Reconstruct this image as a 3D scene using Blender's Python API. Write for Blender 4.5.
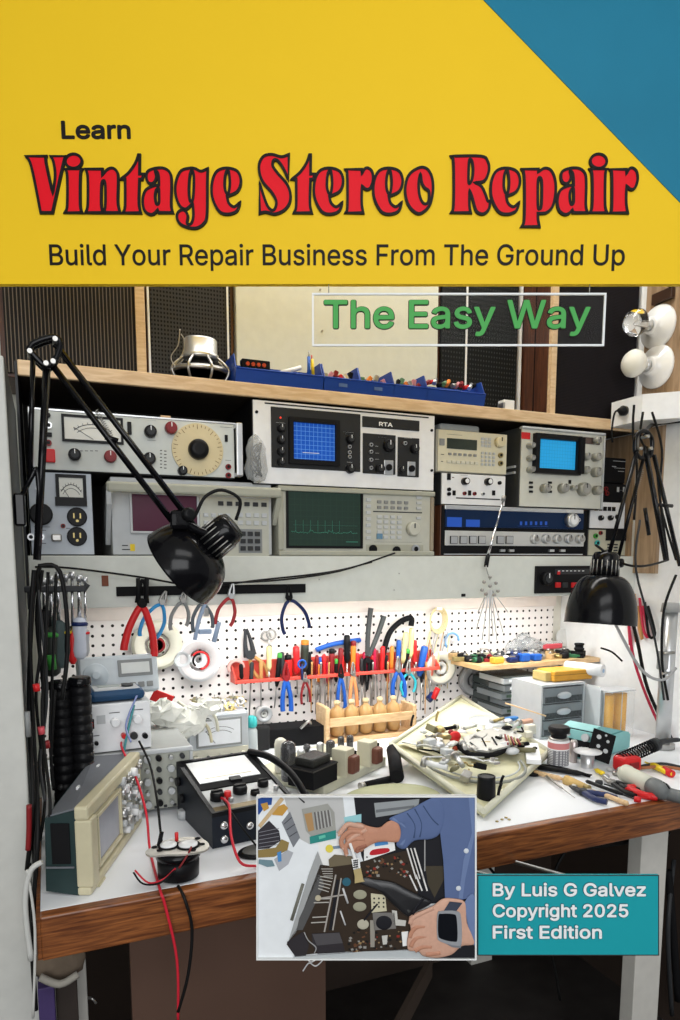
import bpy, bmesh, math, random
from mathutils import Vector, Matrix, Euler
random.seed(7)
PI = math.pi
for o in list(bpy.data.objects): bpy.data.objects.remove(o)
SC = bpy.context.scene
COL = SC.collection
R = math.radians
PRINTED_BOARDS = True   # cover graphics built as added boards: title, subtitle, inset and credit; False leaves the bare workshop

# ------------------------------------------------------------------ camera
FPX, PPY, YAW, PITCH, ZC = 690.0, 643.0, R(22.913), R(7.023), 1.34
cam = bpy.data.cameras.new('camera'); camo = bpy.data.objects.new('camera', cam); COL.objects.link(camo)
camo.location = (0, 0, ZC); camo.rotation_euler = (R(90)-PITCH, 0, -YAW)
cam.sensor_fit = 'HORIZONTAL'; cam.sensor_width = 36; cam.lens = FPX/680*36
cam.shift_y = (PPY-510)/680; cam.clip_start = .02; cam.clip_end = 50
SC.camera = camo
# ------------------------------------------------------------------ light and exposure
SC.view_settings.view_transform = 'Standard'; SC.view_settings.look = 'None'
SC.view_settings.gamma = 1; SC.view_settings.use_curve_mapping = False
SC.view_settings.exposure = 0.0
w = bpy.data.worlds.new('room_air'); SC.world = w; w.use_nodes = True
w.node_tree.nodes['Background'].inputs[0].default_value = (.93, .96, 1, 1)
w.node_tree.nodes['Background'].inputs[1].default_value = .30
def area(name, loc, target, sx, sy, power, col=(1, 1, 1)):
    l = bpy.data.lights.new(name, 'AREA'); l.shape = 'RECTANGLE'; l.size = sx; l.size_y = sy; l.energy = power; l.color = col
    o = bpy.data.objects.new(name, l); COL.objects.link(o); o.location = loc
    o.rotation_euler = (Vector(target)-Vector(loc)).to_track_quat('-Z', 'Y').to_euler(); return o
area('front_fill', (-.6, -2.2, 1.75), (.9, 1.6, 1.2), 2.6, 1.5, 62, (.97, .985, 1))  # broad fill added behind the camera; no window stands there
area('overhead_fill', (.25, -.4, 2.66), (.6, .8, 1.0), 1.6, .8, 15, (1, 1, 1))  # overhead fill added above the bench; no fixture is built for it
area('shelf_top_fill', (.9, 1.5, 2.66), (.9, 1.7, 1.5), 1.6, .2, 14, (1, .98, .95))  # fill added to brighten the things on the top shelf
area('under_shelf_tube_light', (.85, 1.66, 1.215), (.85, 1.72, .8), 1.3, .05, 5.5, (1, .99, .96))

_f = Vector((math.sin(YAW)*math.cos(PITCH), math.cos(YAW)*math.cos(PITCH), -math.sin(PITCH)))
_r = Vector((math.cos(YAW), -math.sin(YAW), 0)); _u = _r.cross(_f)
def ray(px, py): return _f + _r*((px-340)/FPX) - _u*((py-PPY)/FPX)
def at(px, py, Y):
    d = ray(px, py); p = d*(Y/d.y); p.z += ZC; return p
def on(px, py, z=.82):
    d = ray(px, py); p = d*((z-ZC)/d.z); p.z = z; return p
def onX(px, py, X):
    d = ray(px, py); p = d*(X/d.x); p.z += ZC; return p
def mpp(p): return (Vector(p)-Vector((0, 0, ZC))).dot(_f)/FPX

# ------------------------------------------------------------------ materials
MATS = {}
def M(name, col=(.5, .5, .5), rough=.5, metal=0., var=.06, scale=40., emit=None, estr=1., trans=0., alpha=1., bump=0., bscale=200., spec=.3, coat=0.):
    if name in MATS: return MATS[name]
    m = bpy.data.materials.new(name); m.use_nodes = True; nt = m.node_tree; b = nt.nodes['Principled BSDF']
    b.inputs['Roughness'].default_value = rough; b.inputs['Metallic'].default_value = metal
    b.inputs['Specular IOR Level'].default_value = spec; b.inputs['Coat Weight'].default_value = coat
    b.inputs['Transmission Weight'].default_value = trans; b.inputs['Alpha'].default_value = alpha
    c = tuple(col)+(1,)
    tc = nt.nodes.new('ShaderNodeTexCoord')
    if var > 0:
        n = nt.nodes.new('ShaderNodeTexNoise'); n.inputs['Scale'].default_value = scale; n.inputs['Detail'].default_value = 4
        nt.links.new(tc.outputs['Object'], n.inputs['Vector'])
        mx = nt.nodes.new('ShaderNodeMix'); mx.data_type = 'RGBA'
        mx.inputs['A'].default_value = tuple(x*(1-var*2) for x in col)+(1,); mx.inputs['B'].default_value = tuple(min(1, x*(1+var)) for x in col)+(1,)
        nt.links.new(n.outputs['Fac'], mx.inputs['Factor']); nt.links.new(mx.outputs['Result'], b.inputs['Base Color'])
    else: b.inputs['Base Color'].default_value = c
    if emit: b.inputs['Emission Color'].default_value = tuple(emit)+(1,); b.inputs['Emission Strength'].default_value = estr
    if bump > 0:
        n2 = nt.nodes.new('ShaderNodeTexNoise'); n2.inputs['Scale'].default_value = bscale
        nt.links.new(tc.outputs['Object'], n2.inputs['Vector'])
        bp = nt.nodes.new('ShaderNodeBump'); bp.inputs['Strength'].default_value = bump; bp.inputs['Distance'].default_value = .002
        nt.links.new(n2.outputs['Fac'], bp.inputs['Height']); nt.links.new(bp.outputs['Normal'], b.inputs['Normal'])
    MATS[name] = m; return m
def wood(name, c1, c2, sc=(2, 30, 30), rough=.45, fine=6., bumpy=.1):
    if name in MATS: return MATS[name]
    m = bpy.data.materials.new(name); m.use_nodes = True; nt = m.node_tree; b = nt.nodes['Principled BSDF']
    b.inputs['Roughness'].default_value = rough
    tc = nt.nodes.new('ShaderNodeTexCoord'); mp = nt.nodes.new('ShaderNodeMapping'); mp.inputs['Scale'].default_value = sc
    n = nt.nodes.new('ShaderNodeTexNoise'); n.inputs['Scale'].default_value = fine; n.inputs['Detail'].default_value = 8; n.inputs['Distortion'].default_value = .6
    rp = nt.nodes.new('ShaderNodeValToRGB'); rp.color_ramp.elements[0].position = .35; rp.color_ramp.elements[1].position = .68
    rp.color_ramp.elements[0].color = tuple(c1)+(1,); rp.color_ramp.elements[1].color = tuple(c2)+(1,)
    nt.links.new(tc.outputs['Object'], mp.inputs['Vector']); nt.links.new(mp.outputs['Vector'], n.inputs['Vector'])
    nt.links.new(n.outputs['Fac'], rp.inputs['Fac']); nt.links.new(rp.outputs['Color'], b.inputs['Base Color'])
    bp = nt.nodes.new('ShaderNodeBump'); bp.inputs['Strength'].default_value = bumpy; bp.inputs['Distance'].default_value = .002
    nt.links.new(n.outputs['Fac'], bp.inputs['Height']); nt.links.new(bp.outputs['Normal'], b.inputs['Normal'])
    MATS[name] = m; return m
def pattern(name, base, dark, kind, px, pz, rough=.6, frac=.3, emit=0.):
    """grid lines / dots / stripes as procedural object-space pattern in X and Z."""
    if name in MATS: return MATS[name]
    m = bpy.data.materials.new(name); m.use_nodes = True; nt = m.node_tree; b = nt.nodes['Principled BSDF']
    b.inputs['Roughness'].default_value = rough; b.inputs['Specular IOR Level'].default_value = .12
    N, L = nt.nodes.new, nt.links.new
    tc = N('ShaderNodeTexCoord'); sp = N('ShaderNodeSeparateXYZ'); L(tc.outputs['Object'], sp.inputs[0])
    def mth(op, a, b_=None, v=None):
        q = N('ShaderNodeMath'); q.operation = op
        if hasattr(a, 'links'): L(a, q.inputs[0])
        else: q.inputs[0].default_value = a
        if b_ is not None:
            if hasattr(b_, 'links'): L(b_, q.inputs[1])
            else: q.inputs[1].default_value = b_
        return q.outputs[0]
    def cen(sock, p):   # distance from the cell centre, in metres
        return mth('ABSOLUTE', mth('SUBTRACT', mth('FRACT', mth('DIVIDE', sock, p)), .5))
    x = cen(sp.outputs['X'], px); z = cen(sp.outputs['Z'], pz)
    if kind == 'dots':
        d = mth('SQRT', mth('ADD', mth('MULTIPLY', x, x), mth('MULTIPLY', z, z))); fac = mth('LESS_THAN', d, frac)
    elif kind == 'grid': fac = mth('GREATER_THAN', mth('MAXIMUM', x, z), .5-frac)
    elif kind == 'vstripe': fac = mth('GREATER_THAN', x, .5-frac)
    else: fac = mth('GREATER_THAN', z, .5-frac)
    mx = N('ShaderNodeMix'); mx.data_type = 'RGBA'; mx.inputs['A'].default_value = tuple(base)+(1,); mx.inputs['B'].default_value = tuple(dark)+(1,)
    L(fac, mx.inputs['Factor']); L(mx.outputs['Result'], b.inputs['Base Color'])
    if emit: L(mx.outputs['Result'], b.inputs['Emission Color']); b.inputs['Emission Strength'].default_value = emit
    MATS[name] = m; return m

blk = M('black_plastic', (.008, .008, .009), .38, spec=.14)
blkg = M('black_enamel', (.004, .004, .005), .16, spec=.22, var=0)
blkm = M('matt_black', (.010, .010, .011), .7, spec=.08)
cable = M('black_cable_rubber', (.008, .008, .008), .5, spec=.15)
dgry = M('dark_grey_plastic', (.035, .037, .04), .45, spec=.2)
mgry = M('mid_grey_plastic', (.24, .25, .25), .5)
lgry = M('light_grey_plastic', (.50, .52, .53), .5)
wht = M('white_paint', (.80, .81, .80), .5)
whtp = M('white_plastic', (.82, .83, .84), .35)
cream = M('cream_enamel', (.62, .60, .50), .45)
pale = M('pale_instrument_panel', (.60, .63, .60), .42)
hpb = M('beige_grey_case', (.38, .38, .31), .5)
hpl = M('beige_grey_fascia', (.50, .50, .43), .5)
alu = M('brushed_aluminium', (.62, .63, .64), .32, .85, bump=.05, bscale=400)
chrome = M('chrome', (.75, .75, .76), .14, 1., var=.02)
steel = M('worn_steel', (.42, .41, .39), .35, .9, var=.15, scale=90)
brass = M('tarnished_brass', (.42, .33, .14), .38, .85, var=.2, scale=90)
red = M('red_plastic', (.62, .018, .02), .38)
dred = M('dark_red_plastic', (.22, .012, .015), .4)
blue = M('blue_plastic', (.015, .10, .45), .4)
lblue = M('light_blue_plastic', (.03, .28, .62), .4)
navy = M('navy_plastic', (.008, .02, .10), .4)
binb = M('storage_bin_blue', (.010, .055, .33), .42)
orange = M('orange_plastic', (.75, .22, .03), .4)
yellow = M('yellow_plastic', (.80, .58, .02), .4)
green = M('green_plastic', (.05, .32, .05), .4)
teal = M('teal_plastic', (.04, .42, .42), .4)
cyanp = M('pale_teal_plastic', (.28, .62, .62), .4)
clear = M('clear_plastic', (.85, .88, .9), .12, alpha=.32, var=0)
smoke = M('smoky_clear_plastic', (.30, .33, .35), .18, alpha=.62, var=0)
baggy = M('crinkled_clear_bag', (.5, .52, .52), .12, alpha=.38, var=0, bump=.6, bscale=60)
glass = M('clear_glass', (1, 1, 1), .02, trans=1., var=0)
frost = M('frosted_glass', (.86, .85, .78), .35, alpha=.9, var=0)
dglass = M('smoked_tube_glass', (.05, .05, .055), .06, alpha=.85, var=0, coat=.5)
ply = wood('pale_plywood_edge', (.62, .42, .23), (.78, .58, .36), (3, 20, 20))
cedar = wood('light_pine', (.60, .38, .19), (.76, .54, .30), (4, 20, 20))
walnut = wood('walnut_veneer', (.055, .018, .008), (.16, .06, .028), (24, 24, 1.5))
walx = wood('walnut_cabinet', (.05, .016, .008), (.12, .042, .02), (20, 20, 2))
benchw = wood('bench_edge_wood', (.095, .026, .008), (.33, .112, .030), (2.2, 22, 34), .35)
oakp = wood('oak_veneer_panel', (.24, .155, .085), (.40, .275, .17), (20, 14, 1.4))
skinm = M('skin', (.62, .33, .23), .5, var=.08, scale=60)
copper = M('copper_winding', (.35, .12, .06), .4, .4, var=.2)
ink = M('printed_ink', (.03, .03, .035), .6)
redl = M('test_lead_red', (.60, .02, .04), .4)

# ------------------------------------------------------------------ mesh builder
class MB:
    def __init__(s): s.bm = bmesh.new(); s.mats = []; s.T = Matrix.Identity(4)
    def mi(s, m):
        if m not in s.mats: s.mats.append(m)
        return s.mats.index(m)
    def _fin(s, geom_verts, faces, m, smooth, T=None):
        Tm = s.T @ (T if T is not None else Matrix.Identity(4))
        for v in geom_verts: v.co = Tm @ v.co
        k = s.mi(m)
        for f in faces: f.material_index = k; f.smooth = smooth
    def box(s, c, d, m, bev=0., T=None, seg=2):
        b2 = bmesh.new(); bmesh.ops.create_cube(b2, size=1)
        for v in b2.verts: v.co = Vector((v.co.x*d[0]+c[0], v.co.y*d[1]+c[1], v.co.z*d[2]+c[2]))
        if bev > 0:
            bev = min(bev, min(abs(x) for x in d)*.45)
            bmesh.ops.bevel(b2, geom=b2.edges[:], offset=bev, segments=seg, affect='EDGES', profile=.5)
        s.merge(b2, m, False, T); return s
    def bx(s, x0, x1, y0, y1, z0, z1, m, bev=0., T=None):
        return s.box(((x0+x1)/2, (y0+y1)/2, (z0+z1)/2), (abs(x1-x0), abs(y1-y0), abs(z1-z0)), m, bev, T)
    def merge(s, b2, m, smooth, T=None):
        Tm = s.T @ (T if T is not None else Matrix.Identity(4)); k = s.mi(m); mp = {}
        flip = Tm.determinant() < 0
        for v in b2.verts: mp[v.index] = s.bm.verts.new(Tm @ v.co)
        b2.verts.index_update()
        mp = {}
        for v, nv in zip(b2.verts, list(s.bm.verts)[-len(b2.verts):]): mp[v] = nv
        for f in b2.faces:
            vs = [mp[v] for v in f.verts]
            if flip: vs.reverse()
            try: nf = s.bm.faces.new(vs)
            except ValueError: continue
            nf.material_index = k; nf.smooth = smooth
        b2.free()
    def rings(s, rings, m, closed=True, cap=True, smooth=True, T=None):
        Tm = s.T @ (T if T is not None else Matrix.Identity(4)); k = s.mi(m)
        V = [[s.bm.verts.new(Tm @ Vector(p)) for p in r] for r in rings]; n = len(V[0])
        for a, b in zip(V[:-1], V[1:]):
            for i in range(n if closed else n-1):
                j = (i+1) % n
                f = s.bm.faces.new((a[i], a[j], b[j], b[i])); f.material_index = k; f.smooth = smooth
        if cap and closed:
            for r, rv in ((V[0], True), (V[-1], False)):
                vs = list(r)[::-1] if rv else list(r)
                try: f = s.bm.faces.new(vs); f.material_index = k
                except ValueError: pass
        return s
    def cyl(s, p0, p1, r0, m, r1=None, n=16, smooth=True, T=None, cap=True):
        p0, p1 = Vector(p0), Vector(p1); r1 = r0 if r1 is None else r1; d = (p1-p0)
        q = d.to_track_quat('Z', 'Y').to_matrix()
        rs = [[p+q @ Vector((math.cos(2*PI*i/n)*r, math.sin(2*PI*i/n)*r, 0)) for i in range(n)] for p, r in ((p0, r0), (p1, r1))]
        return s.rings(rs, m, smooth=smooth, T=T, cap=cap)
    def lathe(s, prof, m, n=20, base=(0, 0, 0), axis=(0, 0, 1), T=None, cap=True, sx=1, sy=1):
        q = Vector(axis).to_track_quat('Z', 'Y').to_matrix(); b = Vector(base)
        rs = [[b+q @ Vector((math.cos(2*PI*i/n)*r*sx, math.sin(2*PI*i/n)*r*sy, z)) for i in range(n)] for r, z in prof]
        return s.rings(rs, m, T=T, cap=cap)
    def sph(s, c, r, m, sc=(1, 1, 1), n=14, T=None):
        pr = [(max(math.sin(PI*i/(n//2+1)), .02)*r, -math.cos(PI*i/(n//2+1))*r) for i in range(n//2+2)]
        Tm = Matrix.Translation(Vector(c)) @ Matrix.Diagonal((sc[0], sc[1], sc[2], 1))
        return s.lathe(pr, m, n, T=(T @ Tm if T is not None else Tm))
    def tube(s, pts, r, m, n=7, sub=5, smooth_path=True, T=None, taper=None):
        P = [Vector(p) for p in pts]
        if smooth_path and len(P) > 2: P = catmull(P, sub)
        rs = []; up = Vector((0, 0, 1)); prevn = None
        for i, p in enumerate(P):
            t = (P[min(i+1, len(P)-1)]-P[max(i-1, 0)])
            if t.length < 1e-9: t = Vector((0, 0, 1))
            t.normalize()
            if prevn is None:
                a = t.cross(up)
                if a.length < .1: a = t.cross(Vector((1, 0, 0)))
                prevn = a.normalized()
            a = (prevn - t*prevn.dot(t))
            a = a.normalized() if a.length > 1e-6 else t.orthogonal().normalized()
            prevn = a; b = t.cross(a)
            rr = r if taper is None else r*(taper[0]+(taper[1]-taper[0])*i/(len(P)-1))
            rs.append([p+(a*math.cos(2*PI*k/n)+b*math.sin(2*PI*k/n))*rr for k in range(n)])
        return s.rings(rs, m, T=T)
    def prism(s, poly, depth, m, T=None, bev=0., axis='y', y0=0.):
        """poly in (x, z); extruded from y0 towards -y by depth."""
        b2 = bmesh.new(); vs = [b2.verts.new((p[0], y0, p[1])) for p in poly]
        f = b2.faces.new(vs); f.normal_update()
        if f.normal.y > 0: f.normal_flip()
        g = bmesh.ops.extrude_face_region(b2, geom=[f]); nv = [v for v in g['geom'] if isinstance(v, bmesh.types.BMVert)]
        for v in vs: pass
        for v in nv: v.co.y -= depth
        bmesh.ops.recalc_face_normals(b2, faces=b2.faces[:])
        if bev > 0: bmesh.ops.bevel(b2, geom=b2.edges[:], offset=bev, segments=2, affect='EDGES')
        s.merge(b2, m, False, T); return s
    def hexa(s, pts8, m, T=None):
        """eight corners: bottom four then top four, same winding."""
        Tm = s.T @ (T if T is not None else Matrix.Identity(4)); k = s.mi(m)
        v = [s.bm.verts.new(Tm @ Vector(p)) for p in pts8]
        for q in ((3, 2, 1, 0), (4, 5, 6, 7), (0, 1, 5, 4), (1, 2, 6, 5), (2, 3, 7, 6), (3, 0, 4, 7)):
            f = s.bm.faces.new([v[i] for i in q]); f.material_index = k
        return s
def catmull(P, sub=5, closed=False):
    out = []; n = len(P)
    for i in range(n if closed else n-1):
        if closed: p0, p1, p2, p3 = P[i-1], P[i], P[(i+1) % n], P[(i+2) % n]
        else: p0, p1, p2, p3 = P[max(i-1, 0)], P[i], P[i+1], P[min(i+2, n-1)]
        for k in range(sub):
            t = k/sub
            out.append(.5*((2*p1)+(p2-p0)*t+(2*p0-5*p1+4*p2-p3)*t*t+(3*p1-p0-3*p2+p3)*t**3))
    if not closed: out.append(P[-1])
    return out
def rot(ax, deg): return Matrix.Rotation(R(deg), 4, ax)
def tr(x, y=0, z=0):
    return Matrix.Translation(Vector(x) if not isinstance(x, (int, float)) else Vector((x, y, z)))

# ------------------------------------------------------------------ objects
def setp(o, label=None, cat=None, group=None, kind=None):
    if label: o['label'] = label
    if cat: o['category'] = cat
    if group: o['group'] = group
    if kind: o['kind'] = kind
    return o
def thing(name, label, cat, loc=(0, 0, 0), rz=0., group=None, rot3=None):
    o = bpy.data.objects.new(name, None); COL.objects.link(o); o.empty_display_size = .02
    o.location = loc; o.rotation_euler = rot3 if rot3 is not None else (0, 0, rz)
    return setp(o, label, cat, group)
def link(name, mb, parent=None, world=False):
    me = bpy.data.meshes.new(name)
    bmesh.ops.recalc_face_normals(mb.bm, faces=mb.bm.faces[:])
    if world and parent is not None:
        mt = parent.matrix_basis
        p = parent.parent
        while p is not None: mt = p.matrix_basis @ mt; p = p.parent
        mb.bm.transform(mt.inverted())
    mb.bm.to_mesh(me); mb.bm.free()
    for m in mb.mats: me.materials.append(m)
    o = bpy.data.objects.new(name, me); COL.objects.link(o)
    if parent is not None: o.parent = parent
    return o
def part(root, name, mb, world=True, label=None):
    o = link(name, mb, root, world)
    if label: o['label'] = label
    return o
def solo(name, mb, label, cat, origin=None, group=None):
    """a thing of one mesh; vertices given in world space are moved to the origin given."""
    if origin is None:
        vs = [v.co for v in mb.bm.verts]
        c = sum(vs, Vector())/len(vs); origin = Vector((c.x, c.y, min(v.z for v in vs)))
    mb.bm.transform(Matrix.Translation(-Vector(origin)))
    o = link(name, mb); o.location = origin
    return setp(o, label, cat, group)
def struct(name, mb): return setp(link(name, mb), kind='structure')
def copy_tree(o, parent=None):
    c = o.copy(); COL.objects.link(c)
    if parent is not None: c.parent = parent
    for ch in [x for x in bpy.data.objects if x.parent == o]: copy_tree(ch, c)
    return c
ORD = ['first', 'second', 'third', 'fourth', 'fifth', 'sixth', 'seventh', 'eighth', 'ninth', 'tenth', 'eleventh', 'twelfth', 'thirteenth', 'fourteenth', 'fifteenth', 'sixteenth', 'seventeenth', 'eighteenth', 'nineteenth', 'twentieth']
ORD += ['twenty-'+x for x in ORD[:9]]+['thirtieth']+['thirty-'+x for x in ORD[:9]]+['fortieth']+['forty-'+x for x in ORD[:9]]

# features laid on a front panel standing at depth Yf
def rect(px0, py0, px1, py1, Yf):
    a, b = at(px0, py0, Yf), at(px1, py1, Yf); return a.x, b.x, b.z, a.z
def pbox(root, name, px0, py0, px1, py1, Yf, th, m, bev=0., label=None):
    x0, x1, z0, z1 = rect(px0, py0, px1, py1, Yf)
    return part(root, name, MB().bx(x0, x1, Yf-th, Yf, z0, z1, m, bev), label=label)
def knob(root, px, py, rp, Yf, m=None, th=.016, cap=None, name='knob', skirt=None, label=None):
    p = at(px, py, Yf); r = rp*mpp(p); b = MB(); m = m or blk
    if skirt: b.cyl(p, p+Vector((0, -.003, 0)), r*1.45, skirt, n=20)
    b.lathe([(r, 0), (r, th*.7), (r*.9, th), (r*.85, th)], m, 18, base=p, axis=(0, -1, 0))
    if cap: b.cyl(p+Vector((0, -th, 0)), p+Vector((0, -th-.0015, 0)), r*.62, cap, n=16)
    b.box(p+Vector((0, -th-.001, r*.45)), (r*.14, .002, r*.7), whtp if m in (blk, dred, dgry) else ink)
    return part(root, name, b, label=label)
def buttons(root, px0, py0, px1, py1, nx, ny, Yf, m, fx=.7, fy=.7, th=.004, name='button'):
    x0, x1, z0, z1 = rect(px0, py0, px1, py1, Yf); cw, ch = (x1-x0)/nx, (z1-z0)/ny
    me = None
    for i in range(nx):
        for j in range(ny):
            c = Vector((x0+cw*(i+.5), Yf-th/2, z1-ch*(j+.5)))
            if me is None:
                o = part(root, name, MB().box((0, 0, 0), (cw*fx, th, ch*fy), m, .0006), world=False); me = o
            else: o = me.copy(); COL.objects.link(o); o.parent = root
            o.location = c-root.location
def jack(root, px, py, rp, Yf, m=None, name='socket', col=None):
    p = at(px, py, Yf); r = rp*mpp(p)
    b = MB().cyl(p, p+Vector((0, -.006, 0)), r, m or alu, n=14).cyl(p+Vector((0, -.006, 0)), p+Vector((0, -.007, 0)), r*.55, col or blk, n=12)
    return part(root, name, b)
def marks(root, lst, Yf, m=None, name='lettering'):
    b = MB()
    for (a, c, d, e) in lst:
        x0, x1, z0, z1 = rect(a, c, d, e, Yf); b.bx(x0, x1, Yf-.0006, Yf, z0, z1, m or ink)
    return part(root, name, b)

try: FONT = bpy.data.fonts.load(bpy.utils.system_resource('DATAFILES', path='fonts')+'/Inter.woff2')   # Blender's own interface face
except Exception: FONT = None
_tc = {}
def text_groups(body):
    """outlines of a line of text: list of [outer, hole, hole...] polygons in (x, z)"""
    if body in _tc: return _tc[body]
    cu = bpy.data.curves.new('txt', 'FONT'); cu.body = body; cu.resolution_u = 4
    if FONT: cu.font = FONT
    o = bpy.data.objects.new('txt', cu); COL.objects.link(o); bpy.context.view_layer.update()
    c2 = o.to_curve(bpy.context.evaluated_depsgraph_get(), apply_modifiers=False)
    P = []
    for sp in c2.splines:
        b = sp.bezier_points; n = len(b); q = []
        for i in range(n):
            a, c = b[i], b[(i+1) % n]
            straight = (a.handle_right-a.co).length < 1e-5 and (c.handle_left-c.co).length < 1e-5
            for k in range(1 if straight else 5):
                t = k/5; u = 1-t
                v = a.co*u**3+a.handle_right*3*u*u*t+c.handle_left*3*u*t*t+c.co*t**3
                q.append((v.x, v.y))
        P.append(q)
    o.to_curve_clear(); bpy.data.objects.remove(o)
    _tc[body] = P; return P
def fill_nonzero(P, extr, y):
    """triangulated slab of overlapping outlines, filled by the non-zero winding rule"""
    from mathutils.geometry import delaunay_2d_cdt
    vs, ed = [], []
    for q in P:
        k = len(vs); vs += [Vector(p) for p in q]; ed += [(k+i, k+(i+1) % len(q)) for i in range(len(q))]
    V, E, F = delaunay_2d_cdt(vs, ed, [], 0, 1e-9)[:3]
    def wind(x, z):
        w_ = 0
        for q in P:
            for i in range(len(q)):
                (x1, z1), (x2, z2) = q[i-1], q[i]
                if (z1 <= z) != (z2 <= z):
                    t = x1+(x2-x1)*(z-z1)/(z2-z1)
                    if t > x: w_ += 1 if z2 > z1 else -1
        return w_
    bm = bmesh.new(); bv = [bm.verts.new((v.x, y-extr, v.y)) for v in V]
    for f in F:
        c = sum((V[i] for i in f), Vector((0, 0)))/len(f)
        if wind(c.x, c.y) != 0:
            g = bm.faces.new([bv[i] for i in f]); g.normal_update()
            if g.normal.y > 0: g.normal_flip()
    be = [e for e in bm.edges if len(e.link_faces) == 1]
    r = bmesh.ops.extrude_edge_only(bm, edges=be)
    for v in [x for x in r['geom'] if isinstance(x, bmesh.types.BMVert)]: v.co.y = y
    bmesh.ops.delete(bm, geom=[v for v in bm.verts if not v.link_faces], context='VERTS')
    return bm
def flat_curve(polys, corners, extr, offset, m, y=0.):
    """closed outlines (holes included) filled as a thin slab facing -y; outlines are (x, z)."""
    cu = bpy.data.curves.new('c', 'CURVE'); cu.dimensions = '2D'; cu.fill_mode = 'BOTH'; cu.extrude = 1.
    for P in polys:
        sp = cu.splines.new('POLY'); sp.points.add(len(P)-1); sp.use_cyclic_u = True
        for q, pt in zip(sp.points, P): q.co = (pt[0], pt[1], 0, 1)
    o = bpy.data.objects.new('c', cu); COL.objects.link(o); bpy.context.view_layer.update()
    me = bpy.data.meshes.new_from_object(o.evaluated_get(bpy.context.evaluated_depsgraph_get()))
    bpy.data.objects.remove(o); bpy.data.curves.remove(cu)
    for v in me.vertices: v.co = (v.co.x, y-(extr if v.co.z > 0 else 0), v.co.y)
    me.materials.clear(); me.materials.append(m); return me
def fit_text(body, x0, x1, z0, z1, m, extr=.0012, bold=0., y=0.):
    """lettering fitted to a rectangle of a plane facing -y (x right, z up); bold thickens every stroke by that many metres"""
    G = text_groups(body); xs = [p[0] for q in G for p in q]; zs = [p[1] for q in G for p in q]
    ax, bx_, az, bz = min(xs), max(xs), min(zs), max(zs); x0 += bold; x1 -= bold; z0 += bold; z1 -= bold
    bm = fill_nonzero([[(x0+(p[0]-ax)/(bx_-ax)*(x1-x0), z0+(p[1]-az)/(bz-az)*(z1-z0)) for p in q] for q in G], extr, y)
    if bold > 0:
        base = bm.copy(); 
        for k in range(8):
            a = PI*k/4; t = bpy.data.meshes.new('t'); base.to_mesh(t)
            for v in t.vertices: v.co += Vector((math.cos(a)*bold, -.000012*(k+1) if v.co.y < y-1e-6 else 0, math.sin(a)*bold))
            bm.from_mesh(t); bpy.data.meshes.remove(t)
        base.free()
    me = bpy.data.meshes.new('lettering'); bm.to_mesh(me); bm.free(); me.materials.append(m); return me
def text_part(root, name, me):
    o = bpy.data.objects.new(name, me); COL.objects.link(o); o.parent = root; return o
# ================================================================== THE ROOM
plaster = M('wall_plaster', (.68, .68, .66), .8, bump=.1, bscale=80)
offw = M('cream_wall_paint', (.60, .60, .52), .7, var=.05, scale=5)
dfloor = M('dark_floor', (.035, .03, .028), .6, var=.3, scale=14)
struct('floor', MB().bx(-2, 3.2, -2.8, 2.3, -.05, 0, dfloor))
struct('ceiling', MB().bx(-2, 3.2, -2.8, 2.3, 2.75, 2.8, wht))
struct('wall_back', MB().bx(-2, 3.2, 1.93, 2.03, 0, 2.75, offw))
WX = 1.64
struct('wall_right', MB().bx(WX, 1.76, .62, 1.93, 0, 2.75, M('white_side_wall', (.84, .85, .85), .5)))
struct('wall_left', MB().bx(-2.1, -2, -2.8, 2.3, 0, 2.75, plaster))
# tall partition standing at the left of the bench
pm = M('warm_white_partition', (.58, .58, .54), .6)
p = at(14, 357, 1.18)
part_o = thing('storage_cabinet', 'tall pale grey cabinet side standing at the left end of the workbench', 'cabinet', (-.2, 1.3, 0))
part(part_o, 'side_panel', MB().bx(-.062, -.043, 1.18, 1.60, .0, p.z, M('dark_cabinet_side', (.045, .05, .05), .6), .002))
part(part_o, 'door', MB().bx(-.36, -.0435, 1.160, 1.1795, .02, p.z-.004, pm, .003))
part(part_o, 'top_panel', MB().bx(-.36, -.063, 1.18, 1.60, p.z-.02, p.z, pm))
part(part_o, 'hinge', MB().cyl((-.040, 1.172, 1.06), (-.040, 1.172, 1.10), .005, mgry))

# ================================================================== SHELVING (top board, lower board with fascia)
YF = 1.585
shelf = thing('shelving_unit', 'two-level wall shelf with pale plywood edge and white lower fascia, full of test gear', 'shelf', (.8, 1.7, 1.2))
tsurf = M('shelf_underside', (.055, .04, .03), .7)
ZT, ZL = 1.737, 1.345
fasm = M('fascia_paint', (.66, .68, .63), .5)
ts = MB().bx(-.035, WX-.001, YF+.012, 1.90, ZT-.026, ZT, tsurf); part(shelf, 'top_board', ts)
part(shelf, 'edge_strip', MB().bx(-.035, WX-.001, YF, YF+.012, ZT-.030, ZT, ply, .002), label='pale plywood edge strip')
part(shelf, 'lower_board', MB().bx(-.035, WX-.001, YF+.019, 1.90, ZL-.02, ZL, wht))
part(shelf, 'fascia', MB().bx(-.035, WX-.002, YF, YF+.019, 1.232, ZL, fasm, .002), label='white painted lower fascia board')
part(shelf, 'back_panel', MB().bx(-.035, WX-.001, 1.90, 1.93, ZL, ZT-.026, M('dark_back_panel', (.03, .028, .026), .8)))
part(shelf, 'side_panel', MB().bx(-.041, -.036, 1.60, 1.92, 1.232, ZT, dgry))
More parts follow.
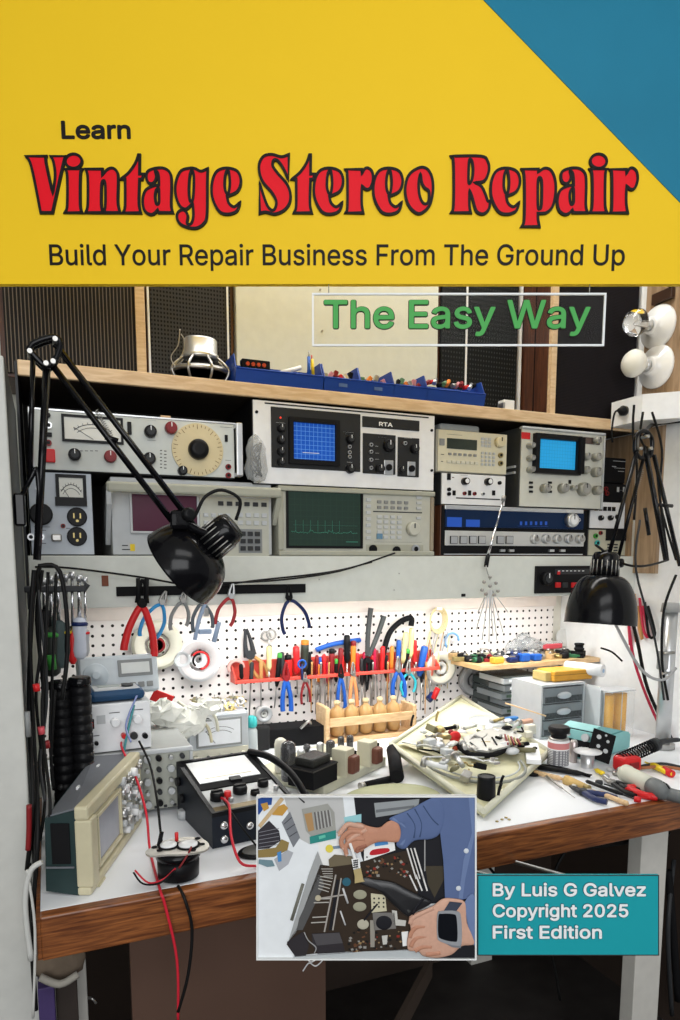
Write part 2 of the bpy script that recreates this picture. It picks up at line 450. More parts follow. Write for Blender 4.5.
# oak veneered lining on the right-hand wall
struct('trim_1', MB().bx(WX-.012, WX, 1.50, YF-.001, ZL-.05, 2.32, oakp))
struct('trim_2', MB().bx(WX-.010, WX, YF+.02, 1.925, ZL+.001, ZT-.031, oakp))
struct('trim_3', MB().bx(WX-.012, WX, 1.38, 1.4995, ZT-.0, 2.32, oakp))

# tube light fixture under the shelf
tl = thing('tube_light', 'slim white strip light fixed under the wall shelf behind its fascia', 'light', (.85, 1.66, 1.24))
part(tl, 'housing', MB().bx(.18, 1.52, 1.63, 1.69, 1.285, 1.325, whtp, .004))
part(tl, 'tube', MB().cyl((.2, 1.66, 1.268), (1.5, 1.66, 1.268), .013, M('lit_tube', (1, 1, 1), .5, var=0, emit=(1, .99, .96), estr=2)))

# ================================================================== PEGBOARD
PB = 1.898
pegm = pattern('pegboard_holes', (.83, .79, .76), (.015, .012, .01), 'dots', .0254, .0254, .55, .16)
a = at(60, 605, PB); b_ = at(563, 760, PB)
pg = thing('pegboard', 'white perforated pegboard on the wall above the workbench', 'pegboard', (.8, PB, .82))
part(pg, 'board', MB().bx(-.03, 1.60, PB, PB+.006, .825, 1.190, pegm))
part(pg, 'top_batten', MB().bx(-.03, 1.60, PB-.012, PB+.02, 1.178, 1.215, M('pinkish_white_paint', (.74, .66, .60), .5)))
pback = MB().bx(-.035, WX-.001, PB+.008, PB+.031, .80, 1.325, M('cream_back_board', (.70, .68, .60), .6)); struct('trim_4', pback)

# ================================================================== WORKBENCH
lam = M('white_laminate', (.84, .86, .89), .35, var=.02, scale=3)
wb = thing('workbench', 'long workbench with white laminate top and orange-brown wooden front edge', 'workbench', (.8, 1.4, 0))
BY = 1.043
part(wb, 'worktop', MB().bx(-.033, WX-.001, BY+.022, 1.897, .782, .82, lam, .001), label='white laminate worktop')
part(wb, 'front_edge', MB().bx(-.034, WX-.001, BY, BY+.022, .752, .8203, benchw, .003), label='orange-brown wooden front edge')
part(wb, 'end_edge', MB().bx(-.039, -.0335, BY+.0, 1.6, .755, .819, benchw))
lx0, lx1 = at(643, 827, 1.13).x, at(666, 827, 1.13).x
legm = M('white_bench_leg', (.62, .60, .55), .5)
part(wb, 'leg', MB().bx(lx0, lx1+.01, 1.13, 1.17, 0, .752, legm, .002))
part(wb, 'leg', MB().bx(-.03, .03, 1.2, 1.24, 0, .781, legm, .002))
part(wb, 'leg', MB().bx(lx0, lx1+.01, 1.80, 1.84, 0, .781, legm, .002))
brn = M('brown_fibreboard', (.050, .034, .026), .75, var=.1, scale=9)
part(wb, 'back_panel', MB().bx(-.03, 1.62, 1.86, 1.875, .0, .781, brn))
part(wb, 'foot_rail', MB().hexa([(.62, 1.30, .10), (1.0, 1.66, .10), (1.0, 1.68, .10), (.62, 1.32, .10), (.62, 1.30, .16), (1.0, 1.66, .16), (1.0, 1.68, .16), (.62, 1.32, .16)], M('pale_rail', (.09, .065, .05), .7)))
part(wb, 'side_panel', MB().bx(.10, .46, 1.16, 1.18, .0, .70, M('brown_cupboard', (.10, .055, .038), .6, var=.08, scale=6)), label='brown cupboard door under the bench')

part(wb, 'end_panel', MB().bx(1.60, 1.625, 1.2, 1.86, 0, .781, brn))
# ================================================================== PRINTED BOARDS (book-cover graphics, built as boards added to the room)
YR = Matrix.Rotation(-YAW, 4, 'Z')
fh = Vector((math.sin(YAW), math.cos(YAW), 0))
def smooth_poly(P, sub=5):
    """catmull-rom through points; a point with a third item 1 is a sharp corner."""
    n = len(P); out = []
    for i in range(n):
        p1, p2 = P[i], P[(i+1) % n]; c1, c2 = len(p1) > 2, len(p2) > 2
        a = Vector(p1[:2]); b = Vector(p2[:2])
        p0 = a if c1 else Vector(P[i-1][:2]); p3 = b if c2 else Vector(P[(i+2) % n][:2])
        if c1 and c2: out.append(a); continue
        for k in range(sub):
            t = k/sub
            out.append(.5*((2*a)+(b-p0)*t+(2*p0-5*a+4*b-p3)*t*t+(3*a-p0-3*b+p3)*t**3))
    return out
class Board:
    """a board standing square to the camera's heading; S maps a point of the board face to its own (x, z) metres"""
    def __init__(s, D, lean=0.):
        s.n = (fh*math.cos(lean)-Vector((0, 0, 1))*math.sin(lean)).normalized()
        s.o = Vector((0, 0, ZC))+ray(340, 560)*D; s.ex = _r.copy(); s.ez = s.ex.cross(s.n); s.lean = lean
    def S(s, px, py):
        d = ray(px, py); t = (s.o-Vector((0, 0, ZC))).dot(s.n)/d.dot(s.n); p = Vector((0, 0, ZC))+d*t-s.o
        return (p.dot(s.ex), p.dot(s.ez))
    def rect(s, a, b, c, d):
        p, q = s.S(a, b), s.S(c, d); return p[0], q[0], q[1], p[1]
    def root(s, name, label, cat):
        o = thing(name, label, cat, s.o); o.rotation_euler = Matrix((( s.ex.x, s.n.x, s.ez.x), (s.ex.y, s.n.y, s.ez.y), (s.ex.z, s.n.z, s.ez.z))).to_euler()
        return o
SB = Board(1.30); px1 = 1.3/FPX
yel = M('cover_yellow', (.90, .585, .020), .55, spec=.12, var=.015, scale=3)
sbl = M('cover_teal_blue', (.020, .205, .33), .5, spec=.12, var=.08, scale=6)
sred = M('letter_red', (.80, .010, .022), .45, spec=.12, var=0); sblk = M('letter_black', (.014, .012, .012), .5, spec=.12, var=0)
sgrn = M('letter_green', (.085, .40, .10), .5, spec=.12, var=0); swht = M('letter_white', (.86, .88, .88), .5, var=0)
overlay = SB.root('cover_title_board', 'added board bearing the yellow and teal cover title with red repair lettering', 'overlay')  # cover title graphic, built as an added board
def spart(root, name, mb, label=None): return part(root, name, mb, world=False, label=label)
z0 = SB.S(340, 284)[1]; zt = SB.S(340, -60)[1]; xl = SB.S(-30, 200)[0]; xr = SB.S(725, 200)[0]
A = SB.S(483, 0); B = SB.S(680, 203); dx, dz = B[0]-A[0], B[1]-A[1]
xt = A[0]+dx*(zt-A[1])/dz; zr = A[1]+dz*(xr-A[0])/dx
spart(overlay, 'panel', MB().bx(xl, xr, 0, .012, z0, zt, yel))
spart(overlay, 'corner_panel', MB().prism([(xt, zt), (xr, zt), (xr, zr)], .0015, sbl), label='teal blue triangular corner')
for hx in (xl+.12, xr-.12):
    spart(overlay, 'hanging_rod', MB().cyl((hx, .006, zt-.01), (hx, .006, 2.75-SB.o.z), .004, steel, n=8))  # rods added to hang the title board
def sc_(ox, oy, s): return lambda P, dxp=0: [tuple(SB.S(ox+q[0]/s+dxp, oy+q[1]/s))+tuple(q[2:]) for q in P]
cA, cB, cC, cD, cE, cF = sc_(20, 145, 5.667), sc_(130, 145, 5.667), sc_(250, 145, 6.8), sc_(340, 145, 6.8), sc_(440, 145, 5.667), sc_(540, 145, 5.667)
def ell(cx, cy, rx, ry, n=12): return [(cx+rx*math.cos(2*PI*i/n), cy+ry*math.sin(2*PI*i/n)) for i in range(n)]
gV = [(38,70,1),(152,70,1),(152,110),(190,285,1),(204,180),(194,100),(178,70,1),(266,70,1),(250,110),(188,388,1),(122,388,1),(70,130)]
gI = [(260,143,1),(355,143,1),(346,175),(345,345),(356,388,1),(258,388,1),(272,350),(272,180)]
gN = [(376,143,1),(470,143,1),(468,180,1),(498,146),(530,138),(555,162),(560,210),(558,330),(570,388,1),(480,388,1),(488,340),(487,230),(478,208),(466,230),(464,340),(472,388,1),(376,388,1),(388,345),(388,190)]
gT = [(285,240,1),(340,195),(385,130),(405,75,1),(413,75,1),(412,205,1),(440,205,1),(430,240,1),(412,240,1),(408,400),(420,467,1),(300,467,1),(315,420),(315,240,1)]
gA = [(245,388,1),(165,388,1),(160,372,1),(140,393),(115,398),(85,375),(75,320),(90,265),(130,240),(167,233,1),(166,190),(160,162),(146,155),(152,190),(135,222),(108,220),(96,190),(105,155),(150,138),(200,140),(232,170),(238,230),(236,345)]
hA = [(165,250),(150,265),(145,300),(152,340),(166,335),(168,290)]
gG = [(442,140,1),(405,155),(370,140),(340,138),(290,155),(262,220),(262,290),(285,350),(320,368),(358,335,1),(362,400),(355,440),(342,455),(326,448),(330,410),(320,385),(302,374),(278,384),(268,412),(285,450),(330,472),(380,475),(420,450),(438,400),(440,220)]
hG = [(352,150),(341,180),(336,260),(341,318),(351,325),(361,300),(365,200),(360,160)]
gE = [(625,330,1),(606,380),(552,397),(505,378),(468,300),(468,215),(495,155),(550,137),(610,155),(630,210),(610,268),(552,296,1),(562,335),(592,356)]
hE = [(552,150),(541,180),(538,240),(548,278),(561,275),(568,220),(562,160)]
gS = [(265,72,1),(215,88),(150,72),(95,84),(65,135),(67,200),(92,262),(150,330),(180,390),(172,438),(150,450),(120,420),(90,340),(66,262,1),(68,470,1),(110,462),(170,475),(232,450),(270,400),(275,335),(250,270),(190,200),(156,150),(162,112),(190,114),(230,170),(262,243,1)]
gR_ = [(38,173,1),(148,173,1),(147,205,1),(168,170),(192,165),(218,190),(224,245),(206,298),(178,308),(149,285,1),(147,400),(157,467,1),(38,467,1),(50,430),(50,210)]
gO = [(535,163),(590,170),(624,230),(630,320),(605,420),(535,473),(468,420),(442,320),(465,215)]
hO = [(545,205),(533,270),(540,350),(562,400),(590,405),(604,370),(602,320),(575,298),(556,265)]
gBR = [(62,70,1),(230,70),(268,100),(275,150),(250,208),(195,219,1),(232,240),(255,285),(268,322),(282,322,1),(276,365),(255,390),(230,395),(202,375),(180,300),(165,262,1),(165,350),(172,388,1),(62,388,1),(75,345),(75,110)]
hBR = [(165,90),(160,150),(161,222),(178,205),(186,150),(180,100)]
gP = [(462,143,1),(555,143,1),(553,160,1),(590,138),(625,150),(648,200),(652,270),(636,350),(600,388),(552,392,1),(553,430),(560,467,1),(460,467,1),(475,420),(475,190)]
hP = [(562,190),(552,215),(552,350),(562,368),(572,345),(574,220)]
letters = [('V', [cA(gV)]), ('i', [cA(gI)]), ('i', [cA(ell(308, 98, 46, 40))]), ('n', [cA(gN)]), ('t', [cC(gT, -170.6)]), ('a', [cB(gA), cB(hA)]), ('g', [cB(gG), cB(hG)]), ('e', [cB(gE), cB(hE)]),
 ('S', [cC(gS)]), ('t', [cC(gT)]), ('e', [cB(gE, 102), cB(hE, 102)]), ('r', [cD(gR_)]), ('e', [cB(gE, 161.3), cB(hE, 161.3)]), ('o', [cD(gO), cD(hO)]),
 ('R', [cE(gBR), cE(hBR)]), ('e', [cB(gE, 278.4), cB(hE, 278.4)]), ('p', [cE(gP), cE(hP)]), ('a', [cB(gA, 413.5), cB(hA, 413.5)]), ('i', [cA(gI, 523.5)]), ('i', [cA(ell(308, 98, 46, 40), 523.5)]), ('r', [cD(gR_, 263.8)])]
for nm, polys in letters:
    P = [smooth_poly(q) for q in polys]
    o = text_part(overlay, 'title_letter', flat_curve(P, None, .003, 0, sred, 0))
    b = MB()
    for q in P:
        n = len(q); ri = []; ro = []
        for i in range(n):
            d0 = (q[i]-q[i-1]); d1 = (q[(i+1) % n]-q[i])
            if d0.length < 1e-7: d0 = d1.copy()
            if d1.length < 1e-7: d1 = d0.copy()
            d0.normalize(); d1.normalize(); n0, n1 = Vector((-d0.y, d0.x)), Vector((-d1.y, d1.x)); nn = n0+n1
            nn = n0.copy() if nn.length < .2 else nn.normalized()
            k = min(1.6, 1/max(.3, nn.dot(n0)))*px1*1.25
            ri.append(q[i]+nn*k); ro.append(q[i]-nn*k)
        b.rings([[(v.x, 0, v.y) for v in ro], [(v.x, -.0042, v.y) for v in ro], [(v.x, -.0042, v.y) for v in ri], [(v.x, 0, v.y) for v in ri]], sblk, cap=False, smooth=False)
    part(o, 'letter_outline', b, world=False)
def stext(root, bd, body, a, b, c, d, m, off=0., extr=.0012, y=0., name='lettering'):
    x0_, x1_, z0_, z1_ = bd.rect(a, b, c, d); me = fit_text(body, x0_, x1_, z0_, z1_, m, extr, off, y)
    # one part per word: split where the gap between the outlines is widest
    nw = body.count(' '); 
    if nw == 0: return text_part(root, name, me)
    iv = sorted((min(me.vertices[i].co.x for i in p.vertices), max(me.vertices[i].co.x for i in p.vertices)) for p in me.polygons)
    gaps = []; hi = iv[0][1]
    for a_, b_ in iv:
        if a_ > hi: gaps.append((a_-hi, (a_+hi)/2))
        hi = max(hi, b_)
    cuts = sorted(g[1] for g in sorted(gaps, reverse=True)[:nw])+[1e9]; lo = -1e9; o = None
    for ct in cuts:
        bm = bmesh.new(); bm.from_mesh(me); bmesh.ops.delete(bm, geom=[v for v in bm.verts if not (lo < v.co.x <= ct)], context='VERTS')
        m2 = bpy.data.meshes.new(name); bm.to_mesh(m2); bm.free(); m2.materials.append(m); o = text_part(root, name, m2); lo = ct
    bpy.data.meshes.remove(me); return o
stext(overlay, SB, 'Learn', 61, 121, 131, 139.5, sblk, px1*.7)
stext(overlay, SB, 'Build Your Repair Business From The Ground Up', 49, 244, 624, 271, sblk, px1*.22)

# cover subtitle, built as an added clear pane hung under the title board
pane = SB.root('cover_subtitle_pane', 'added clear pane with the green The Easy Way cover subtitle in a white border', 'overlay')
x0, x1, za, zb = SB.rect(312, 293, 604, 346)
cp = M('clear_acrylic_pane', (.6, .62, .62), .05, alpha=.012, var=0, spec=.1)
spart(pane, 'pane', MB().bx(x0, x1, 0, .003, za, zb, cp))
t = px1*1.6; bd = MB()
bd.bx(x0, x1, -.001, .0035, zb-t, zb, swht).bx(x0, x1, -.001, .0035, za, za+t, swht).bx(x0, x0+t, -.001, .0035, za+t, zb-t, swht).bx(x1-t, x1, -.001, .0035, za+t, zb-t, swht)
spart(pane, 'border', bd)
for hx in (x0+.03, x1-.03): spart(pane, 'hanger', MB().cyl((hx, .0015, zb-.001), (hx, .0015, SB.S(340, 284)[1]+.0005), .0009, steel, n=6))
o = stext(pane, SB, 'The Easy Way', 324, 300.5, 589, 336.5, sgrn, px1*.6, .003, 0)
stext(pane, SB, 'The Easy Way', 323.4, 299.9, 589.6, 337.1, sblk, px1*1.35, .0012, 0, 'letter_outline')

# ------------------------------------------------------------------ cover credit box, built as an added teal board on added brackets
CB = Board(1.10, PITCH)
plq = CB.root('cover_credit_board', 'added teal board bearing the white cover credit in front of the bench edge', 'overlay')
x0, x1, za, zb = CB.rect(477.5, 875, 659, 955.5)
tq = M('plaque_teal', (.012, .335, .385), .5, spec=.12, var=.01)
spart(plq, 'panel', MB().bx(x0, x1, 0, .006, za, zb, tq)); e = px1*.7
spart(plq, 'rim', MB().bx(x0, x1, -.0005, .002, zb-e, zb, dgry).bx(x0, x1, -.0005, .002, za, za+e, dgry).bx(x0, x0+e, -.0005, .002, za, zb, dgry).bx(x1-e, x1, -.0005, .002, za, zb, dgry))
for s_, (a, b, c, d) in (('By Luis G Galvez', (492.5, 882.5, 645.5, 899.5)), ('Copyright 2025', (492.5, 903.5, 628, 920.5)), ('First Edition', (492.5, 925, 601.5, 938.5))):
    stext(plq, CB, s_, a, b, c, d, swht, px1*.4, .0016); stext(plq, CB, s_, a-.6, b-.6, c+.6, d+.6, M('plaque_shadow_blue', (.01, .12, .15), .5), px1*.95, .0008, 0, 'letter_outline')
Wm_ = plq.matrix_basis
for fx in (.3, .7):
    a_ = Wm_ @ Vector((x0+(x1-x0)*fx, .005, zb-.02)); b_ = Vector((a_.x+.02, BY+.07, min(a_.z, .735))); part(plq, 'bracket', MB().tube([a_, b_, (b_.x, b_.y, .7815)], .004, steel, smooth_path=False))
# ================================================================== ON THE TOP SHELF
zt_ = ZT+.0005
def speaker(px0, px1, H, Yb, label, cloth, kind, edge=None, trim=None, cab=None, name='loudspeaker', top=None):
    """cabinet standing on the top shelf, front at Yb, its front corners under the image columns px0 and px1"""
    x0, x1 = at(px0, 395, Yb).x, at(px1, 395, Yb).x; cab = cab or walx
    t = thing(name, label, 'speaker', ((x0+x1)/2, Yb, zt_))
    part(t, 'cabinet', MB().bx(x0, x1, Yb+.012, 1.925, zt_, zt_+H, cab, .002))
    e = .010
    part(t, 'grille', MB().bx(x0+e, x1-e, Yb+.001, Yb+.0115, zt_+.008, zt_+H-.01, cloth))
    if edge:
        for a, b in edge: part(t, 'side_strip', MB().bx(at(a, 395, Yb).x, at(b, 395, Yb).x, Yb-.003, Yb+.0118, zt_, zt_+H, ply, .001), label='pale wooden side strip')
    if trim:
        for q in trim: part(t, 'trim_strip', MB().bx(at(q, 395, Yb).x-.0022, at(q, 395, Yb).x+.0022, Yb-.003, Yb+.0118, zt_+.0, zt_+H, M('bright_trim', (.85, .86, .86), .35)), label='thin bright trim strip')
    return t
corr = pattern('corrugated_grille', (.016, .015, .015), (.15, .125, .10), 'vstripe', .0078, .01, .7, .13)
mesh1 = pattern('diagonal_mesh_grille', (.045, .044, .043), (.006, .006, .006), 'dots', .0075, .0095, .6, .30)
cloth2 = pattern('woven_grille_cloth', (.018, .015, .018), (.006, .005, .006), 'grid', .004, .004, .9, .2)
mesh2 = pattern('dark_slotted_grille', (.010, .011, .011), (.04, .042, .041), 'dots', .009, .013, .7, .22)
speaker(3, 148, .52, 1.735, 'wide loudspeaker with ribbed dark grille at the left end of the top shelf', corr, 0, edge=[(138, 147.5)])
speaker(149, 236, .50, 1.735, 'narrow loudspeaker with black mesh grille and bright trim behind the bare driver', mesh1, 0, trim=[151, 229])
# cream cabinet back
x0, x1 = at(237.5, 395, 1.735).x, at(437, 395, 1.735).x
cb = thing('cream_cabinet', 'plain cream cabinet panel standing behind the blue bins on the top shelf', 'cabinet', ((x0+x1)/2, 1.735, zt_))
part(cb, 'panel', MB().bx(x0, x1, 1.735, 1.92, zt_, zt_+.52, M('cream_panel', (.70, .71, .60), .6), .002))
for a, b in ((320, 290), (322, 331)):
    q = at(a, b, 1.735); part(cb, 'screw', MB().cyl((q.x, 1.735, q.z), (q.x, 1.731, q.z), .0022, steel, n=10))
speaker(437.5, 518.5, .50, 1.735, 'black slotted loudspeaker with bright trim lines right of the cream cabinet', mesh2, 0, trim=[465, 519])
t = speaker(549.6, 637, .50, 1.612, 'loudspeaker with dark woven cloth, pale strip and walnut side at the shelf right end', cloth2, 0, edge=[(549.8, 555)])
xw = at(549.6, 395, 1.612).x
part(t, 'side_groove', MB().bx(xw-.0012, xw-.0002, 1.68, 1.684, zt_+.01, zt_+.49, blkm))

# bare loudspeaker driver lying magnet-up
p = on(201, 374, ZT); dl = Vector((p.x, 1.66, ZT)); Dm = mpp((p.x, 1.608, ZT))
dr = thing('loudspeaker_driver', 'bare metal loudspeaker driver standing magnet-up left of the blue bins', 'speaker driver', (at(201, 370, 1.66).x, 1.66, ZT+.0005))
r_ = 31*Dm
dr.rotation_euler = (0, R(0), 0)
part(dr, 'rim', MB().lathe([(r_*.84, 0), (r_*.84, .006), (r_*.76, .008), (r_*.76, 0)], steel, 28, sx=1, sy=.78), world=False)
bk = MB()
for i in range(8):
    a = 2*PI*i/8+.2
    c, s_ = math.cos(a), math.sin(a)
    bk.tube([(c*r_*.82, s_*r_*.64, .005), (c*r_*1.0, s_*r_*.80, .032), (c*r_*.60, s_*r_*.48, .060)], .0035, steel, n=6)
part(dr, 'basket_ribs', bk, world=False)
part(dr, 'basket_ring', MB().lathe([(r_*.98, .026), (r_*1.02, .029), (r_*1.0, .036), (r_*.94, .032)], steel, 28, sy=.78), world=False)
part(dr, 'cone', MB().lathe([(r_*.88, .026), (r_*.42, .056)], blkm, 24, sy=.75), world=False)
part(dr, 'magnet', MB().lathe([(r_*.56, .058), (r_*.60, .062), (r_*.60, .068), (r_*.55, .070), (r_*.55, .100), (r_*.50, .104), (r_*.2, .105), (r_*.2, .104)], alu, 28, sy=.8), world=False)
# wires beside it
for k, (a, b, c, d) in enumerate(((178, 372, 181, 332), (170, 371, 177, 342), (229, 372, 219, 338))):
    pa, pb = at(a, b-3, 1.60), at(c, d, 1.61)
part(dr, 'terminal_wire', MB().tube([at(176, 368, 1.615), at(171, 357, 1.616), at(178, 345, 1.616), at(180, 329, 1.614)], .0012, steel, n=5))
part(dr, 'terminal_wire', MB().tube([at(173, 369, 1.612), at(183, 352, 1.613), at(184, 340, 1.616), at(181, 334, 1.616)], .0012, steel, n=5))

# blue stacking bins with contents
bins = [(234, 323, 352, 386), (322, 360, 367, 392), (358, 394, 370, 396), (391, 427, 373, 400), (424, 484, 377, 404)]
cont = [('black_part', 4), ('mixed', 6), ('mixed', 4), ('mixed', 7), ('cap', 12)]
bord = ['leftmost', 'second', 'third', 'fourth', 'rightmost']
what = ['wide blue bin holding black parts and a white stick', 'small blue bin holding a few dark parts and colored wires', 'small blue bin with a faint label and dark parts', 'small blue bin holding dark and red components', 'wide blue bin heaped with silver capacitors and red parts']
ccol = [dred, blkm, steel, red, M('sleeve_green', (.10, .22, .12), .5), M('sleeve_pink', (.55, .22, .25), .5), alu, orange]
for i, (a, b, ty, by) in enumerate(bins):
    Yb = 1.600
    q0, q1 = at(a+1, by, Yb), at(b-1, by, Yb); x0, x1 = q0.x, q1.x; W = x1-x0; base = ZT+.001
    t = thing('storage_bin', what[i]+', '+bord[i]+' of the row', 'bin', ((x0+x1)/2, Yb, base), group='blue bins on the top shelf')
    hb, hf, dp, th = .066, .030, .105, .0022
    zf = base+hf
    body = MB()
    body.bx(x0, x1, Yb, Yb+dp, base, base+th, binb)                       # floor
    body.hexa([(x0, Yb-.004, base), (x1, Yb-.004, base), (x1, Yb, base), (x0, Yb, base), (x0, Yb-.012, zf), (x1, Yb-.012, zf), (x1, Yb-.009, zf), (x0, Yb-.009, zf)], binb)
    for sx in (x0, x1-th):
        body.hexa([(sx, Yb-.003, base), (sx+th, Yb-.003, base), (sx+th, Yb+dp, base), (sx, Yb+dp, base), (sx, Yb-.009, zf), (sx+th, Yb-.009, zf), (sx+th, Yb+dp, base+hf+.004), (sx, Yb+dp, base+hf+.004)], binb)
        body.hexa([(sx, Yb-.009, zf), (sx+th, Yb-.009, zf), (sx+th, Yb+dp, base+hf), (sx, Yb+dp, base+hf), (sx, Yb+.010, base+hb), (sx+th, Yb+.010, base+hb), (sx+th, Yb+dp, base+hb), (sx, Yb+dp, base+hb)], binb)
    part(t, 'bin_body', body)
    part(t, 'back_wall', MB().bx(x0, x1, Yb+dp-th, Yb+dp-.0002, base+th, base+hb, binb))
    part(t, 'rim', MB().cyl((x0+.001, Yb-.0125, zf), (x1-.001, Yb-.0125, zf), .0022, binb, n=8))
    if i in (1, 2): part(t, 'name_label', MB().bx((x0+x1)/2-.010, (x0+x1)/2+.012, Yb-.0105, Yb-.0085, base+.012, base+.020, M('faded_blue_print', (.10, .18, .42), .6)))
    n = cont[i][1]
    for k in range(n):
        fx = (k+.5)/n; X = x0+.008+(W-.016)*fx; m_ = ccol[(k*3+i*2) % len(ccol)]
        z = base+.040+.008*((k*7) % 3)/2
        if i == 0:
            if k == 0:
                o = solo('relay_strip', MB().bx(X-.012, X+.055, Yb+.010, Yb+.032, base+.018, base+.058, blkm, .002), 'black terminal strip with red contacts in the leftmost wide blue bin', 'component')
                b_ = MB()
                for j in range(4): part(o, 'terminal', MB().cyl((X+.0+j*.013, Yb+.009, base+.046), (X+.0+j*.013, Yb+.005, base+.046), .0045, M('red_orange_cap', (.5, .06, .02), .4), n=12))
            elif k == 2: solo('plastic_rod', MB().tube([(X-.02, Yb+.012, base+.034), (X+.035, Yb+.02, base+.054)], .0055, whtp, smooth_path=False), 'white rod leaning across the leftmost wide blue bin', 'rod')
            elif k == 3:
                solo('screwdriver', MB().cyl((X+.01, Yb+.03, base+.04), (X+.012, Yb+.034, base+.085), .004, blue).cyl((X+.012, Yb+.034, base+.085), (X+.013, Yb+.036, base+.10), .0015, steel), 'tiny blue stick standing up in the leftmost wide blue bin', 'tool')
                solo('screwdriver', MB().cyl((X+.022, Yb+.03, base+.04), (X+.020, Yb+.034, base+.08), .004, yellow).cyl((X+.020, Yb+.034, base+.08), (X+.020, Yb+.036, base+.09), .0015, red), 'tiny yellow stick standing up in the leftmost wide blue bin', 'tool')
        elif i == 4:
            a_ = .6*math.sin(k*2.3)
            solo('capacitor', MB().cyl((X-.007, Yb+.014+.006*(k % 2), z+.006+.006*a_), (X+.009, Yb+.022+.006*(k % 3), z+.016-.004*a_), .0055, m_, n=10).cyl((X+.009, Yb+.022+.006*(k % 3), z+.016-.004*a_), (X+.013, Yb+.024+.006*(k % 3), z+.0185-.005*a_), .0009, steel, n=5), 'small cylindrical capacitor heaped in the rightmost blue bin', 'component', group='capacitors in the rightmost bin')
        else:
            a_ = k*1.3
            solo('component', MB().box((X, Yb+.02, z), (.011, .010, .016), m_, .002, T=tr(X, Yb+.02, z) @ rot('Y', 40*math.sin(a_)) @ tr(-X, -Yb-.02, -z)), 'small %s part lying in the %s blue bin' % (['loose', 'loose', 'loose', 'loose'][i-1], bord[i]), 'component', group='loose parts in the %s bin' % bord[i])
# small white box on the shelf, right
q = at(508, 411, 1.60)
wbx = thing('plug_adapter', 'small white plastic box on the top shelf before the walnut speaker side', 'box', (q.x, 1.60, zt_))
part(wbx, 'body', MB().bx(q.x-.016, q.x+.020, 1.598, 1.625, zt_, zt_+.026, whtp, .002))
part(wbx, 'metal_end', MB().bx(q.x-.018, q.x-.012, 1.5965, 1.62, zt_, zt_+.018, steel, .001))

# lampholders with bulbs on the oak lining of the right wall
HX = WX-.012
ceram = M('glazed_porcelain', (.82, .82, .80), .12, coat=.4, var=.01)
for k, (px, py, lab, gl) in enumerate(((659, 327, 'white porcelain lampholder with clear bulb, upper of the pair on oak panel', glass), (657, 367, 'white porcelain lampholder with frosted bulb, lower of the pair on oak panel', frost))):
    c = onX(px, py, HX); m1 = mpp(c); rr = 21*m1
    t = thing('wall_lampholder', lab, 'light bulb', c, group=None)
    ax = (-1, -.05, 0)
    part(t, 'porcelain_base', MB().lathe([(rr, 0), (rr, .006), (rr*.93, .011), (rr*.5, .018), (rr*.42, .034), (rr*.40, .036), (rr*.30, .036)], ceram, 28, base=c, axis=ax))
    part(t, 'screw_cap', MB().lathe([(rr*.27, 0), (rr*.27, .012), (rr*.22, .014)], alu, 16, base=c+Vector((-.036, 0, 0)), axis=ax))
    part(t, 'bulb', MB().lathe([(rr*.24, 0), (rr*.30, .010), (rr*.52, .024), (rr*.62, .036), (rr*.62, .046), (rr*.5, .058), (rr*.28, .066), (rr*.03, .069)], gl, 24, base=c+Vector((-.049, 0, 0)), axis=ax))
    if k == 0: part(t, 'filament', MB().tube([c+Vector((-.05, 0, 0)), c+Vector((-.075, 0, .006)), c+Vector((-.085, .004, -.002)), c+Vector((-.078, -.004, -.006)), c+Vector((-.052, 0, -.003))], .0008, steel, n=5).cyl(c+Vector((-.05, 0, 0)), c+Vector((-.07, 0, 0)), .004, whtp, n=8))
# dark connector plate above the lampholders
c = onX(665, 297, HX); solo('terminal_block', MB().bx(HX-.014, HX-.0002, c.y-.035, c.y+.035, c.z-.014, c.z+.016, M('brown_bakelite', (.05, .025, .015), .4), .002).tube([c+Vector((-.01, -.03, .01)), c+Vector((-.03, -.02, .03)), c+Vector((-.02, .01, .045)), c+Vector((-.01, .02, .07))], .0022, cable), 'brown terminal block with a black wire above the porcelain lampholders', 'electrical fitting')
# white power box on the side wall
x1b = HX-.0005
c0 = onX(660, 405, HX)
c1 = at(632, 399, 1.56)
pb = thing('power_outlet_box', 'white metal outlet box with black plug below the lampholders', 'outlet box', (WX-.06, 1.45, ZT-.03))
bx0 = at(628, 402, 1.57).x; Yn = 1.50
za, zb = at(640, 409, 1.53).z-.014, at(640, 389, 1.53).z
bx0 = 1.515
part(pb, 'housing', MB().hexa([(bx0, 1.583, ZT-.024), (bx0, 1.47, ZT-.024), (HX-.001, 1.36, ZT-.024), (HX-.001, 1.583, ZT-.024), (bx0, 1.583, ZT+.045), (bx0, 1.47, ZT+.045), (HX-.001, 1.36, ZT+.045), (HX-.001, 1.583, ZT+.045)], whtp))
c = onX(647, 404, bx0); c = Vector((bx0, 1.53, ZT+.012))
part(pb, 'plug', MB().lathe([(.013, 0), (.014, .012), (.008, .020), (.005, .026)], blk, 14, base=c, axis=(-1, 0, 0)).box(c+Vector((-.004, .018, -.002)), (.008, .016, .012), whtp, .002))
part(pb, 'plug_cord', MB().tube([c+Vector((-.024, 0, 0)), c+Vector((-.034, .005, -.008)), c+Vector((-.034, .012, -.05)), c+Vector((-.026, .016, -.085))], .0028, cable))
